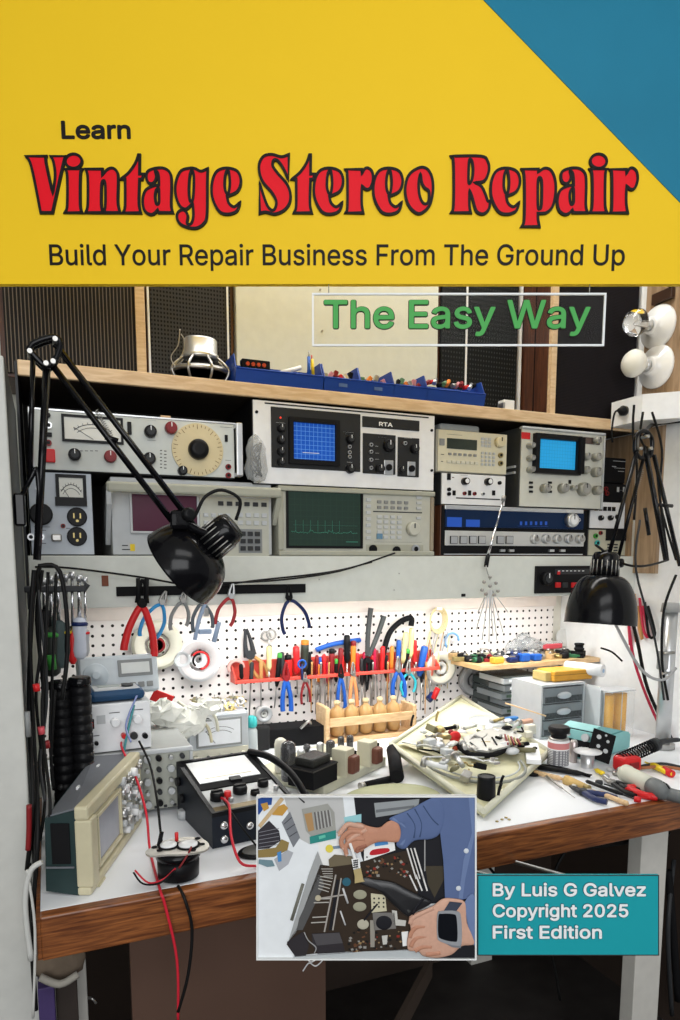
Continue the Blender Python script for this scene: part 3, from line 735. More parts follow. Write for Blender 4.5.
# ================================================================== TEST GEAR ON THE LOWER BOARD
def instr(name, label, cat, pl, pr_, zb, zt2, Yf, depth, case, face, bev=.002, inset=.002, ppy=500):
    x0, x1 = at(pl, ppy, Yf).x, at(pr_, ppy, Yf).x
    t = thing(name, label, cat, ((x0+x1)/2, Yf, zb))
    part(t, 'case', MB().bx(x0, x1, Yf+.004, min(Yf+depth, 1.897), zb, zt2, case, bev))
    part(t, 'front_panel', MB().bx(x0+inset, x1-inset, Yf, Yf+.0045, zb+inset, zt2-inset, face, .001))
    return t, x0, x1
ZB = ZL+.0006
mface = M('meter_face', (.80, .80, .74), .5, var=.01)
def meter(root, a, b, c, d, Yf, frame=None, fw=3, name='meter'):
    """analogue meter: frame, cream face with printed arcs, needle"""
    x0, x1, z0, z1 = rect(a, b, c, d, Yf); k = mpp((x0, Yf, z0))
    fr = frame or blk; f = fw*k
    bz = MB().bx(x0, x1, Yf-.006, Yf, z1-f, z1, fr).bx(x0, x1, Yf-.006, Yf, z0, z0+f, fr).bx(x0, x0+f, Yf-.006, Yf, z0+f, z1-f, fr).bx(x1-f, x1, Yf-.006, Yf, z0+f, z1-f, fr)
    m_ = part(root, name, bz)
    part(m_, 'meter_scale', MB().bx(x0+f, x1-f, Yf-.003, Yf-.0005, z0+f, z1-f, mface))
    W, H = x1-x0-2*f, z1-z0-2*f; cx, cz = (x0+x1)/2, z0+f-H*.25; b_ = MB()
    for rr, th in ((H*.95, .0007), (H*.80, .0005)):
        P = [Vector((cx+math.sin(t)*rr*min(1.2, W/H*.62), Yf-.0034, cz+math.cos(t)*rr*1.02)) for t in [(-.8+1.6*i/14) for i in range(15)]]
        b_.tube(P, th, ink, n=4, smooth_path=False)
    for i in range(9):
        t = -.75+1.5*i/8; u = min(1.2, W/H*.62)
        b_.tube([(cx+math.sin(t)*H*.95*u, Yf-.0034, cz+math.cos(t)*H*.97), (cx+math.sin(t)*H*1.04*u, Yf-.0034, cz+math.cos(t)*H*1.06)], .0005, ink, n=4)
    part(m_, 'scale_markings', b_)
    part(m_, 'needle', MB().tube([(cx, Yf-.0042, z0+f+H*.04), (cx-W*.34, Yf-.0042, z0+f+H*.55)], .0005, ink, n=4))
    return m_
def screen(root, a, b, c, d, Yf, frame, glow, fw=5, th=.008, name='screen', label=None):
    x0, x1, z0, z1 = rect(a, b, c, d, Yf); f = fw*mpp((x0, Yf, z0))
    bz = MB().bx(x0, x1, Yf-th, Yf, z1-f, z1, frame).bx(x0, x1, Yf-th, Yf, z0, z0+f, frame).bx(x0, x0+f, Yf-th, Yf, z0+f, z1-f, frame).bx(x1-f, x1, Yf-th, Yf, z0+f, z1-f, frame)
    s_ = part(root, 'screen_bezel', bz)
    o = part(s_, name, MB().bx(x0+f, x1-f, Yf-th*.45, Yf-.0005, z0+f, z1-f, glow, .002), label=label)
    return s_, (x0+f, x1-f, z0+f, z1-f)
def word(root, s_, a, b, c, d, Yf, m=None, bold=0., name='lettering'):
    x0, x1, z0, z1 = rect(a, b, c, d, Yf); o = text_part(root, name, fit_text(s_, x0, x1, z0, z1, m or ink, .0005, bold, Yf))
    for v in o.data.vertices: v.co -= root.location
    return o

# --- test oscillator, resting on the two units beneath it
Y1 = 1.592
z0a, z1a = at(39, 470, Y1).z, at(236, 424, Y1).z
t1, x0, x1 = instr('test_oscillator', 'wide pale green-grey oscillator with big cream dial, above the purple-screen analyser', 'test instrument', 34, 236, z0a, z1a, Y1, .28, dgry, pale)
part(t1, 'top_rail', MB().bx(x0, x1, Y1-.001, Y1+.006, z1a-.0012, z1a+.002, alu))
meter(t1, 61, 414, 123.5, 445, Y1, fw=2.4)
for (a, b, rr, m_) in ((74.5, 455, 6, blk), (110, 457, 6, dred), (150, 432, 6, blk), (170.5, 428.5, 6, dred), (149, 459, 6, blk), (182, 471, 4.6, blk)):
    knob(t1, a, b, rr, Y1, m_, .018, cap=(dgry if m_ is blk else dred))
dp_ = at(197.5, 450, Y1); dr_ = 25.6*mpp(dp_); dial = MB().cyl(dp_, dp_+Vector((0, -.005, 0)), dr_, M('aged_cream_dial', (.66, .56, .34), .5), n=48)
dial_o = part(t1, 'dial', dial, label='aged cream tuning dial')
b = MB()
for i in range(36):
    a_ = 2*PI*i/36; l = .86 if i % 4 else .78
    b.tube([dp_+Vector((math.sin(a_)*dr_*.95, -.0054, math.cos(a_)*dr_*.95)), dp_+Vector((math.sin(a_)*dr_*l, -.0054, math.cos(a_)*dr_*l))], .0006, M('brown_ink', (.22, .13, .05), .6), n=4)
part(dial_o, 'dial_graduation', b)
p = dp_+Vector((0, -.005, 0)); part(dial_o, 'dial_knob', MB().lathe([(dr_*.39, 0), (dr_*.39, .012), (dr_*.33, .02), (dr_*.2, .021)], blk, 24, base=p, axis=(0, -1, 0)))
for (a, b_, rr, c_) in ((48, 415.5, 2.4, blk), (48.5, 425.5, 3.4, alu), (48.5, 443, 3, dred), (225.5, 434, 0, None), (228, 467, 2.8, dred), (228, 475.5, 2.8, dred)):
    if rr: jack(t1, a, b_, rr, Y1, c_)
pbox(t1, 'switch', 45, 432.5, 52, 437, Y1, .006, blk, .001); pbox(t1, 'switch', 45, 449, 55.5, 463, Y1, .008, red, .002, label='red binding posts')
pbox(t1, 'toggle_switch', 127, 422, 131.5, 435, Y1, .007, blk, .001); pbox(t1, 'toggle_switch', 224.5, 435, 227.5, 442, Y1, .005, blk, .001)
marks(t1, [(80+i*5, 450.5, 83+i*5, 451.3) for i in range(4)]+[(131, 418, 140, 418.6), (148, 420, 156, 420.6), (147, 440, 156, 440.8), (220, 427, 232, 427.6), (225, 460, 231, 460.6), (50, 409, 72, 409.8)]+[(160, 450+k*3.4, 162, 451+k*3.4) for k in range(6)]+[(164, 450.6+k*3.4, 166.5, 451.6+k*3.4) for k in range(6)], Y1)
for (a, c) in ((237, 243), (29.5, 33.5)):
    xa, xb = at(a, 450, Y1-.03).x, at(c, 450, Y1-.03).x
    part(t1, 'carry_handle', MB().bx(xa, xb, Y1-.030, Y1-.020, z0a+.004, z1a-.002, alu, .002).bx(xa, xb, Y1-.021, Y1+.002, z0a+.004, z0a+.012, alu).bx(xa, xb, Y1-.021, Y1+.002, z1a-.012, z1a-.002, alu))
solo('wood_block', MB().bx(at(160, 418, 1.62).x, at(170, 418, 1.62).x, 1.61, 1.64, z1a+.0025, z1a+.010, cedar), 'tiny wooden offcut lying on top of the wide cream-dial oscillator', 'wood scrap')

# --- variable transformer unit, left below
Y2 = 1.60
z1v = z0a-.0008
t2, x0, x1 = instr('bench_transformer', 'pale blue-grey power unit with square meter, black dial and two sockets at far left', 'test instrument', 28, 93, ZB, z1v-.0, Y2, .27, blk, M('pale_blue_panel', (.55, .60, .66), .4))
meter(t2, 55, 474, 87, 506, Y2, fw=3.2); pbox(t2, 'meter_skirt', 55, 497, 87, 506.5, Y2, .0075, blk)
knob(t2, 41, 514.5, 11, Y2, blk, .02); jack(t2, 40, 489, 4, Y2, alu); jack(t2, 40, 488.5, 2, Y2-.005, blk)
for (a, b_) in ((77, 517), (77, 536.5)):
    p = at(a, b_, Y2); k = mpp(p); o = part(t2, 'mains_socket', MB().lathe([(9.5*k, 0), (9.5*k, .004), (8.6*k, .006)], blk, 20, base=p, axis=(0, -1, 0)))
    part(o, 'socket_slot', MB().box(p+Vector((-3*k, -.0062, k)), (1.3*k, .001, 5*k), brass).box(p+Vector((3*k, -.0062, k)), (1.3*k, .001, 5*k), brass).cyl(p+Vector((0, -.0058, -4*k)), p+Vector((0, -.0068, -4*k)), 1.4*k, brass, n=10))
jack(t2, 63, 526, 2.3, Y2, dred); jack(t2, 41, 537, 3.2, Y2, alu); jack(t2, 31, 537, 3.5, Y2, alu); pbox(t2, 'fuse_holder', 51, 534, 62, 541.5, Y2, .01, steel, .003)
marks(t2, [(36, 499, 44, 499.7), (34, 526.5, 50, 527.2), (36, 530, 46, 530.6), (38, 543, 46, 543.6), (66, 528, 70, 528.6)], Y2)

# --- purple-screen logic analyser with carry handle
Y3 = 1.600
zt3 = z0a-.0008
t3, x0, x1 = instr('logic_analyser', 'beige analyser with dark purple screen and raised carry handle behind the left lamp', 'test instrument', 110, 272, ZB, zt3-.004, Y3, .26, M('grey_beige_case', (.36, .37, .35), .5), M('pale_grey_fascia', (.50, .52, .53), .5), .006)
xs, xe, zs, ze = rect(128, 493, 198, 533, Y3)
screen(t3, 129, 492, 199, 534, Y3, lgry, M('purple_tube_face', (.06, .012, .028), .3, spec=.2, emit=(.08, .01, .035), estr=.15), fw=2)
pbox(t3, 'key_panel', 199, 497, 269, 556, Y3, .003, hpl, .001)
buttons(t3, 216, 499, 268, 509, 6, 1, Y3-.003, dgry, .6, .5); buttons(t3, 202, 511, 232, 549, 4, 5, Y3-.003, lgry, .62, .5); buttons(t3, 236, 511, 268, 527, 4, 2, Y3-.003, lgry, .62, .55)
pbox(t3, 'key_well', 238, 529, 262, 553, Y3, .0035, mgry); buttons(t3, 239, 530, 261, 552, 3, 3, Y3-.0035, dgry, .7, .6)
pbox(t3, 'name_label', 130, 544, 135, 551, Y3, .001, yellow); marks(t3, [(122, 545, 128, 546), (122, 549, 130, 550)], Y3)
hx0, hx1 = at(106, 488, Y3-.04).x, at(281, 490, Y3-.04).x; zh = at(190, 490, Y3-.04).z
hd = MB().bx(hx0, hx1, Y3-.048, Y3-.030, zh-.010, zh+.012, hpb, .005)
part(t3, 'handle_bar', hd)
part(t3, 'handle_arm', MB().hexa([(hx0, Y3-.04, zh-.035), (hx0+.010, Y3-.04, zh-.035), (hx0+.010, Y3+.03, zh-.12), (hx0, Y3+.03, zh-.12), (hx0, Y3-.045, zh), (hx0+.010, Y3-.045, zh), (hx0+.010, Y3+.05, zh-.06), (hx0, Y3+.05, zh-.06)], lgry))
part(t3, 'handle_arm', MB().hexa([(hx1-.010, Y3-.03, zh-.030), (hx1, Y3-.03, zh-.030), (hx1, Y3-.002, zh-.072), (hx1-.010, Y3-.002, zh-.072), (hx1-.010, Y3-.045, zh), (hx1, Y3-.045, zh), (hx1, Y3-.002, zh-.045), (hx1-.010, Y3-.002, zh-.045)], hpb))

# --- beige spectrum analyser, centre bottom
Y4 = 1.594
zt4 = at(431, 492, Y4).z
t4, x0, x1 = instr('spectrum_analyser', 'beige analyser with dark green screen and rows of keys under the rack unit', 'test instrument', 277, 433.5, ZB, zt4, Y4, .28, hpb, hpl, .004)
part(t4, 'top_lip', MB().bx(x0, x1, Y4-.010, Y4+.004, zt4-.012, zt4, hpb, .003)); part(t4, 'bottom_lip', MB().bx(x0, x1, Y4-.010, Y4+.004, ZB, ZB+.012, hpb, .003))
part(t4, 'left_rail', MB().bx(x0, x0+.014, Y4-.008, Y4+.004, ZB+.013, zt4-.013, hpb, .003)); part(t4, 'right_rail', MB().bx(x1-.010, x1, Y4-.006, Y4+.004, ZB+.013, zt4-.013, M('tan_rail', (.30, .25, .18), .5), .003))
s_, (sx0, sx1, sz0, sz1) = screen(t4, 285.5, 485.5, 362, 548.5, Y4, blk, pattern('green_tube_face', (.022, .040, .032), (.026, .052, .040), 'grid', .0155, .0135, .35, .03, emit=.15), fw=2.2, th=.006)
tr4 = M('trace_green', (.05, .24, .17), .5, emit=(.02, .14, .09), estr=.2); b = MB(); random.seed(3)
P = []; n = 80
for i in range(n):
    x = sx0+.006+(sx1-sx0-.014)*i/n; P.append((x, Y4-.0048, sz0+.030+.004*random.random()+(.006*random.random() if i % 22 < 6 else 0)))
b.tube(P, .00055, tr4, n=4, smooth_path=False); part(s_, 'trace', b, label='pale green noise trace')
b = MB()
for i in range(7):
    X = sx0+.018+i*.019; b.bx(X, X+.0005, Y4-.0046, Y4-.004, sz0+.034, sz0+.062, tr4)
b.bx(sx0+.012, sx1-.01, Y4-.0046, Y4-.004, sz0+.050, sz0+.0503, tr4); part(s_, 'screen_text', b.bx(sx1-.04, sx1-.008, Y4-.0046, Y4-.004, sz0+.010, sz0+.0116, tr4))
buttons(t4, 365, 496.5, 371, 541, 1, 7, Y4, lgry, .75, .5); buttons(t4, 375.5, 488, 409, 496, 5, 1, Y4, lgry, .6, .5)
buttons(t4, 375.5, 499, 409, 511, 5, 2, Y4, mgry, .6, .55); buttons(t4, 375.5, 514, 402, 540, 4, 5, Y4, lgry, .65, .6); buttons(t4, 415, 489.5, 422, 511, 1, 4, Y4, lgry, .7, .5)
pbox(t4, 'blue_key', 376.5, 533.5, 382, 539, Y4-.001, .004, M('blue_grey_key', (.12, .24, .36), .5)); knob(t4, 411.5, 529, 6.6, Y4, hpl, .018)
buttons(t4, 415, 516, 421, 520, 1, 1, Y4, lgry)
marks(t4, [(292, 480.5, 300, 482), (304, 481.5, 322, 482.2), (373, 486, 409, 486.3), (373, 512, 422, 512.3), (374, 542, 422, 542.3)], Y4)
for (a, b_, rr, m_) in ((372.5, 549, 4.2, blk), (396, 550.5, 4.2, blk), (415, 549, 4.4, alu)): jack(t4, a, b_, rr, Y4, m_)
pbox(t4, 'connector_recess', 366, 544.5, 423, 553.5, Y4-.0, .0008, hpb)

# --- rack unit RTA, on top of the analyser
Y5 = 1.588
z5b, z5t = zt4+.0010, at(256, 396, Y5).z
t5, x0, x1 = instr('rack_analyser', 'white rack-mount audio analyser with blue grid screen and RTA lettering', 'test instrument', 253.5, 434, z5b, min(z5t, ZT-.034), Y5, .26, blk, whtp)
z5t = min(z5t, ZT-.034)
charc = M('charcoal_panel', (.026, .027, .028), .5, spec=.15)
def rpan(root, a, b, c, d, Yf, m, th=.003, name='sub_panel'):
    x0, x1, z0, z1 = rect(a, b, c, d, Yf); return part(root, name, MB().bx(x0, x1, Yf-th, Yf, z0, z1, m, .0028))
q0 = rpan(t5, 270.5, 406.5, 360, 472, Y5, charc); q1 = rpan(t5, 362, 416, 419, 431.5, Y5, charc); q2 = rpan(t5, 362.5, 433, 395, 475, Y5, charc); q3 = rpan(t5, 397.5, 437, 418.5, 477.5, Y5, charc)
pbox(t5, 'top_slot', 266, 398.5, 423, 415.5, Y5, .001, blk) if False else part(t5, 'top_slot', MB().bx(x0+.03, x1-.02, Y5-.001, Y5+.001, z5t-.009, z5t-.006, blk))
word(t5, 'RTA', 379, 421.8, 392.5, 427, Y5-.0035, whtp, .0005)
s_, (sx0, sx1, sz0, sz1) = screen(t5, 288, 417, 338.5, 466.5, Y5-.003, blk, pattern('blue_grid_screen', (.010, .075, .42), (.10, .26, .62), 'grid', .0105, .0105, .3, .05, emit=.35), fw=4.5, th=.010)
b = MB(); b.bx((sx0+sx1)/2-.03, (sx0+sx1)/2+.012, Y5-.0082, Y5-.0076, sz0+.016, sz0+.0174, whtp); part(s_, 'screen_text', b)
for (a, b_, rr) in ((280.5, 428.5, 4), (280.5, 440, 4), (280.5, 451.5, 4), (280.5, 462, 4), (349.5, 439.5, 4.4), (349.5, 469, 4.6), (388, 446, 6), (413.5, 449, 4.5), (379, 469, 4.5), (400.5, 470, 3.5)): knob(t5, a, b_, rr, Y5-.003, blk, .014, cap=dgry)
for (a, b_) in ((349, 447), (349, 452.5), (349, 457), (370.5, 445), (370.5, 452), (370.5, 460), (370.5, 468), (404.5, 443.5)): jack(t5, a, b_, 1.9, Y5-.003, alu, 'toggle')
for (a, b_, c, d) in ((384, 460, 393, 475), (407.5, 461.5, 415, 476)):
    pbox(t5, 'connector_plate', a, b_, c, d, Y5-.003, .002, alu, .001); jack(t5, (a+c)/2, (b_+d)/2, 3.2, Y5-.005, blk)
p = at(280, 418, Y5); part(t5, 'indicator_lamp', MB().sph(p+Vector((0, -.004, 0)), .0022, M('red_lamp', (.7, .02, .01), .3, emit=(1, .05, .02), estr=1)))
marks(t5, [(276, 422.5, 285, 423.1), (344, 432, 354, 432.8), (345, 434, 353, 434.6), (347, 462, 352, 462.5), (378, 437, 386, 437.6), (404, 438, 412, 438.5), (375, 446, 378, 446.4), (375, 453, 379, 453.4), (375, 459, 379, 459.4), (345, 466, 353, 466.4)], Y5-.003, whtp)
for (a, b_) in ((256.5, 412), (256.5, 462), (431.5, 430.5), (431.5, 470.5)):
    p = at(a, b_, Y5); part(t5, 'rack_screw', MB().cyl(p, p+Vector((0, -.003, 0)), .0035, blk, n=12))

# clear bag of wire stuffed between the oscillator and the rack unit
b = MB(); random.seed(5)
c = at(257, 458, 1.56); b.lathe([(.006, -.052), (.020, -.045), (.026, -.025), (.024, .0), (.022, .02), (.014, .040), (.006, .052)], baggy, 14, base=c+Vector((0, .01, 0)), sy=.6)
for v in b.bm.verts: v.co += Vector((random.uniform(-.004, .004), random.uniform(-.004, .004), random.uniform(-.004, .004)))
bag = solo('plastic_bag', b, 'crumpled clear plastic bag of dark wire between the oscillator and rack unit', 'bag', c-Vector((0, 0, .055)))
b = MB()
for k in range(3): b.tube([c+Vector((.012*math.sin(i*1.9+k), .01+.006*math.cos(i*2.3+k), -.04+.022*(i % 4)+.004*k)) for i in range(8)], .0016, cable, n=5)
part(bag, 'wire_coil', b)

# --- small gear to the right
Y6 = 1.60
zr0 = ZB                                                       # receiver
zr1 = at(443, 505, Y6).z
t6, x0, x1 = instr('stereo_receiver', 'silver stereo receiver with blue dial window and walnut sides below the small units', 'receiver', 441.5, 588, ZB, zr1, Y6, .27, walnut, blkm, .001)
pbox(t6, 'dial_window', 445, 509, 582.5, 529.5, Y6, .003, M('blue_black_glass', (.004, .012, .035), .3, spec=.15, emit=(.004, .02, .07), estr=.25))
part(t6, 'top_trim', MB().bx(at(444, 505, Y6).x, at(582.5, 505, Y6).x, Y6-.006, Y6, zr1-.011, zr1, alu, .001))
pbox(t6, 'lower_fascia', 444.5, 530.5, 582.5, 546.5, Y6, .005, M('satin_silver', (.62, .62, .60), .35, .4), .001)
part(t6, 'bottom_strip', MB().bx(at(444, 540, Y6).x, at(582.5, 540, Y6).x, Y6-.003, Y6, ZB+.003, ZB+.006, alu))
gl = M('blue_meter_glow', (.012, .06, .3), .4, emit=(.015, .07, .4), estr=.45)
pbox(t6, 'signal_meter', 447, 517, 461.5, 527, Y6-.003, .001, gl); pbox(t6, 'tuning_meter', 466, 519.5, 479.5, 527, Y6-.003, .001, gl)
marks(t6, [(520+i*5, 521.5, 522+i*5, 525) for i in range(6)]+[(518, 526, 548, 526.5)], Y6-.003, gl, 'dial_scale')
for a in (450, 459.5, 469, 478, 496.5, 505.5):
    x0_, x1_, z0_, z1_ = rect(a, 536, a+6.8, 543.8, Y6-.005); e = .0011
    part(t6, 'push_button', MB().bx(x0_, x1_, Y6-.009, Y6-.005, z0_, z1_, blk).bx(x0_+e, x1_-e, Y6-.0095, Y6-.009, z0_+e, z1_-e, alu))
for a in (533.5, 544.8, 556, 567.5, 578.5): knob(t6, a, 539, 4.6, Y6-.005, alu, .015, cap=steel)
knob(t6, 569.5, 520.5, 7, Y6-.003, alu, .02, cap=whtp); jack(t6, 578, 520, 1.6, Y6-.003, whtp)
for a in (499, 508, 548, 559): pbox(t6, 'lever_switch', a, 549.5, a+4.5, 551.8, Y6, .008, alu)

Y7 = 1.60; z7 = zr1+.001; z7t = at(441, 472, Y7).z
t7, x0, x1 = instr('audio_generator', 'small white instrument with two black knobs standing on the silver receiver', 'test instrument', 441, 505.5, z7, z7t, Y7, .2, dgry, whtp)
knob(t7, 464, 481.5, 3.6, Y7, blk, .016, cap=whtp); knob(t7, 487, 482, 3.6, Y7, blk, .016, cap=whtp)
for (a, b_, m_) in ((448.5, 489.5, blk), (448.5, 494, blk), (464, 493.5, dred), (474, 493.8, dred), (482.5, 494, alu), (499, 483, blk)): jack(t7, a, b_, 1.8, Y7, m_)
pbox(t7, 'power_switch', 447, 473.5, 450, 480, Y7, .004, blk); 
for a in (452.5, 468, 492): pbox(t7, 'slide_switch', a, 490.5, a+2.6, 495.5, Y7, .003, blk)
marks(t7, [(452, 477, 454, 477.8), (460, 475, 468, 475.6), (483, 475.5, 491, 476), (456, 498.5, 500, 499)], Y7)
Y8 = 1.602; z8 = z7t+.0012; z8t = at(505, 434, Y8).z
t8, x0, x1 = instr('function_generator', 'cream function generator with dark display standing on the small white instrument', 'test instrument', 436.5, 506, z8, z8t, Y8, .2, cream, M('cream_fascia', (.70, .66, .50), .45), .004)
pbox(t8, 'display', 447, 438, 476.5, 450.5, Y8, .002, M('dark_display', (.03, .04, .03), .2)); buttons(t8, 447, 452, 477, 457.5, 6, 1, Y8, mgry, .55, .7)
buttons(t8, 446, 459.5, 478, 465.5, 7, 1, Y8, cream, .8, .7); buttons(t8, 480, 451, 495, 467, 4, 4, Y8, lgry, .55, .6); buttons(t8, 480.5, 437, 491, 448, 3, 3, Y8, lgry, .8, .8, .002)
knob(t8, 498.5, 442.5, 5.2, Y8, M('cream_knob', (.66, .58, .38), .45), .016); jack(t8, 500, 455.5, 2.6, Y8, brass); jack(t8, 500, 463.5, 2.6, Y8, brass)
pbox(t8, 'power_button', 439.5, 438.5, 444, 445.5, Y8, .003, mgry); marks(t8, [(447, 434.2, 462, 435.2), (441, 454, 444, 454.8), (441, 461, 443, 461.8)], Y8)
cxx = at(457, 427, 1.66)
tub = MB().bx(at(436, 430, 1.66).x, at(476, 430, 1.66).x, 1.64, 1.72, z8t+.0008, z8t+.024, M('translucent_tub', (.5, .52, .5), .3, alpha=.8), .008)
solo('plastic_tub', tub, 'translucent plastic tub lying on top of the cream function generator', 'tub')

# --- oscilloscope with cyan screen
Y9 = 1.588; z9 = zr1+.0012; z9t = at(602, 433.5, Y9).z
t9, x0, x1 = instr('oscilloscope', 'off-white oscilloscope with bright cyan screen standing on the silver receiver', 'oscilloscope', 519.5, 601.5, z9, min(z9t, ZT-.034), Y9, .30, M('dark_scope_case', (.05, .052, .05), .5), M('scope_ivory', (.62, .62, .55), .4), .003)
z9t = min(z9t, ZT-.034)
part(t9, 'bezel_top', MB().bx(x0-.001, x1+.001, Y9-.006, Y9+.01, z9t-.006, z9t+.0005, lgry, .002)); part(t9, 'bezel_side', MB().bx(x1-.004, x1+.001, Y9-.006, Y9+.01, z9, z9t-.0062, lgry, .002))
s_, (sx0, sx1, sz0, sz1) = screen(t9, 533, 433.5, 577, 476, Y9, blk, pattern('cyan_grid_screen', (.02, .30, .62), (.015, .20, .46), 'grid', .0092, .0092, .3, .04, emit=.5), fw=5, th=.016)
part(s_, 'screen_hood', MB().bx(sx1+.004, sx1+.018, Y9-.024, Y9-.0165, sz0-.010, sz1+.010, blkm)) 
pbox(t9, 'badge', 521.5, 432, 530, 439.5, Y9, .001, red)
pbox(t9, 'dark_label', 578, 436.5, 599.5, 445, Y9, .0015, M('taupe_label', (.10, .07, .06), .5)); 
for (a, b_, rr) in ((528.5, 446, 3), (528.5, 458.5, 3), (528.5, 470, 3), (543, 488.5, 4.5), (561, 488.5, 4.8), (581.5, 489.5, 6.6), (595, 490.5, 4.5), (583.5, 457, 3.8), (594, 457.5, 4.2), (583, 470.5, 3.8), (594, 472.5, 4.8), (594.5, 441, 3.4), (571, 488, 2.4)): knob(t9, a, b_, rr, Y9, M('ivory_grey_knob', (.33, .33, .29), .4, .3), .022, cap=steel)
for a in (530.5, 549.5):
    for b_ in (481.5, 486, 490.5): pbox(t9, 'push_switch', a-1.6, b_, a+1.6, b_+2.4, Y9, .004, blk)
pbox(t9, 'slide_switch', 568.5, 480, 570.5, 484, Y9, .003, blk)
part(t9, 'side_rail', MB().bx(x0-.006, x0-.0002, Y9+.02, Y9+.16, (z9+z9t)/2-.016, (z9+z9t)/2-.010, lgry).bx(x0-.006, x0-.0002, Y9+.02, Y9+.16, (z9+z9t)/2+.0, (z9+z9t)/2+.006, lgry))
# --- small units at the right end
def unit(name, label, pl, pr_, zb, pt, Yf, case, face, ppy=500, d=.2):
    zt_ = at(pt[0], pt[1], Yf).z; t, a, b_ = instr(name, label, 'test instrument', pl, pr_, zb, zt_, Yf, d, case, face); return t, zt_
YA = 1.62
tA, zA = unit('bench_multimeter', 'beige bench multimeter with dark display at the right end of the shelf', 590, 632, ZB, (592, 529), YA, dgry, M('beige_fascia', (.50, .49, .38), .5))
pbox(tA, 'display', 606, 529, 639.5, 541, YA, .003, blkm); buttons(tA, 606, 543, 618, 552, 2, 3, YA, dgry, .55, .5); buttons(tA, 629, 544, 641, 552, 3, 2, YA, lgry, .6, .5)
jack(tA, 595, 536, 2.5, YA, green); jack(tA, 596.5, 543, 2.8, YA, teal); jack(tA, 600, 533, 2, YA, dred); jack(tA, 639, 537.5, 3, YA, whtp)
tB, zB2 = unit('frequency_counter', 'small white counter with a five-window readout above the beige bench multimeter', 590.5, 626, zA+.001, (592, 501), YA, dgry, whtp)
buttons(tB, 594, 506, 615.5, 511.5, 5, 1, YA, blk, .8, .9, .002, 'readout_window')
for (a, b_) in ((600, 518), (609.5, 518), (617, 517)): knob(tB, a, b_, 2.6, YA, blk, .01)
tC, zC = unit('dark_counter', 'black unit with small red indicator above the white five-window counter', 597, 636, zB2+.001, (604, 483), YA+.01, blk, blkm)
for (a, b_) in ((605, 489), (606, 493.5)): jack(tC, a, b_, 2.2, YA+.01, dred)
marks(tC, [(617, 487, 619, 492), (623, 487, 625, 492), (617, 490, 624, 490.5)], YA+.01, lgry)
tD, zD = unit('dark_equaliser', 'black unit with faint white lettering near the oak panel, right of the cyan oscilloscope', 603, 640, zC+.001, (606, 457), YA+.015, blk, blkm)
marks(tD, [(613, 461, 630, 461.8), (612, 466, 616, 467), (614, 468, 628, 468.6), (618, 471, 624, 471.8), (626, 471, 629, 471.8)], YA+.015, lgry)

# --- black car radio mounted under the shelf
YR_ = 1.60
rx0, rx1, rz0, rz1 = rect(535, 566, 597, 592, YF-.002)
tR = thing('dashboard_radio', 'black car radio with red buttons set into the white fascia above the right lamp', 'radio', ((rx0+rx1)/2, YF-.003, rz0))
part(tR, 'front_plate', MB().bx(rx0, rx1, YF-.006, YF-.0002, rz0, rz1, blk, .002)); knob(tR, 545.5, 578.5, 6.5, YF-.006, blk, .016, cap=dgry)
pbox(tR, 'dial_window', 555, 569, 589, 574, YF-.006, .001, dgry); marks(tR, [(558+i*4, 570.5, 560+i*4, 571.3) for i in range(7)], YF-.007, whtp); pbox(tR, 'red_pointer', 557, 571.5, 559.5, 574.5, YF-.0062, .003, red)
for (a, m_) in ((555, red), (562, dgry), (571, red), (579, dgry), (587, dgry)): pbox(tR, 'preset_button', a, 582.5, a+5, 587.5, YF-.006, .004, m_, .001)
# --- magnetic tool strip on the fascia and other fixings
mx0, mx1, mz0, mz1 = rect(116, 588, 305, 597, YF); mzc = (at(200, 590, YF).z); 
solo('magnetic_strip', MB().bx(mx0, mx1, YF-.006, YF-.0003, mzc-.0105, mzc+.0105, blkm, .001), 'long black magnetic tool strip fixed along the white fascia', 'tool holder')
q = at(105, 581, YF); solo('wall_plate', MB().bx(q.x-.007, q.x+.007, YF-.004, YF-.0003, q.z-.011, q.z+.012, M('rust_brown', (.20, .06, .03), .6), .001), 'small rust-brown tab stuck to the white fascia above the red strippers', 'tab')
q = at(463, 595.5, YF); solo('cable_clip', MB().bx(q.x-.006, q.x+.006, YF-.004, YF-.0003, q.z-.003, q.z+.005, blk, .001), 'tiny black clip on the bottom of the fascia left of the hanging rods', 'clip')
for k, (a, b_) in enumerate(((319, 579.5), (394, 590), (399, 573.5))):
    q = at(a, b_, YF); solo('screw', MB().cyl((q.x, YF-.002, q.z), (q.x, YF-.0002, q.z), .0016, steel, n=8), 'tiny screw head in the middle of the white fascia, %s from the left' % ORD[k], 'screw')
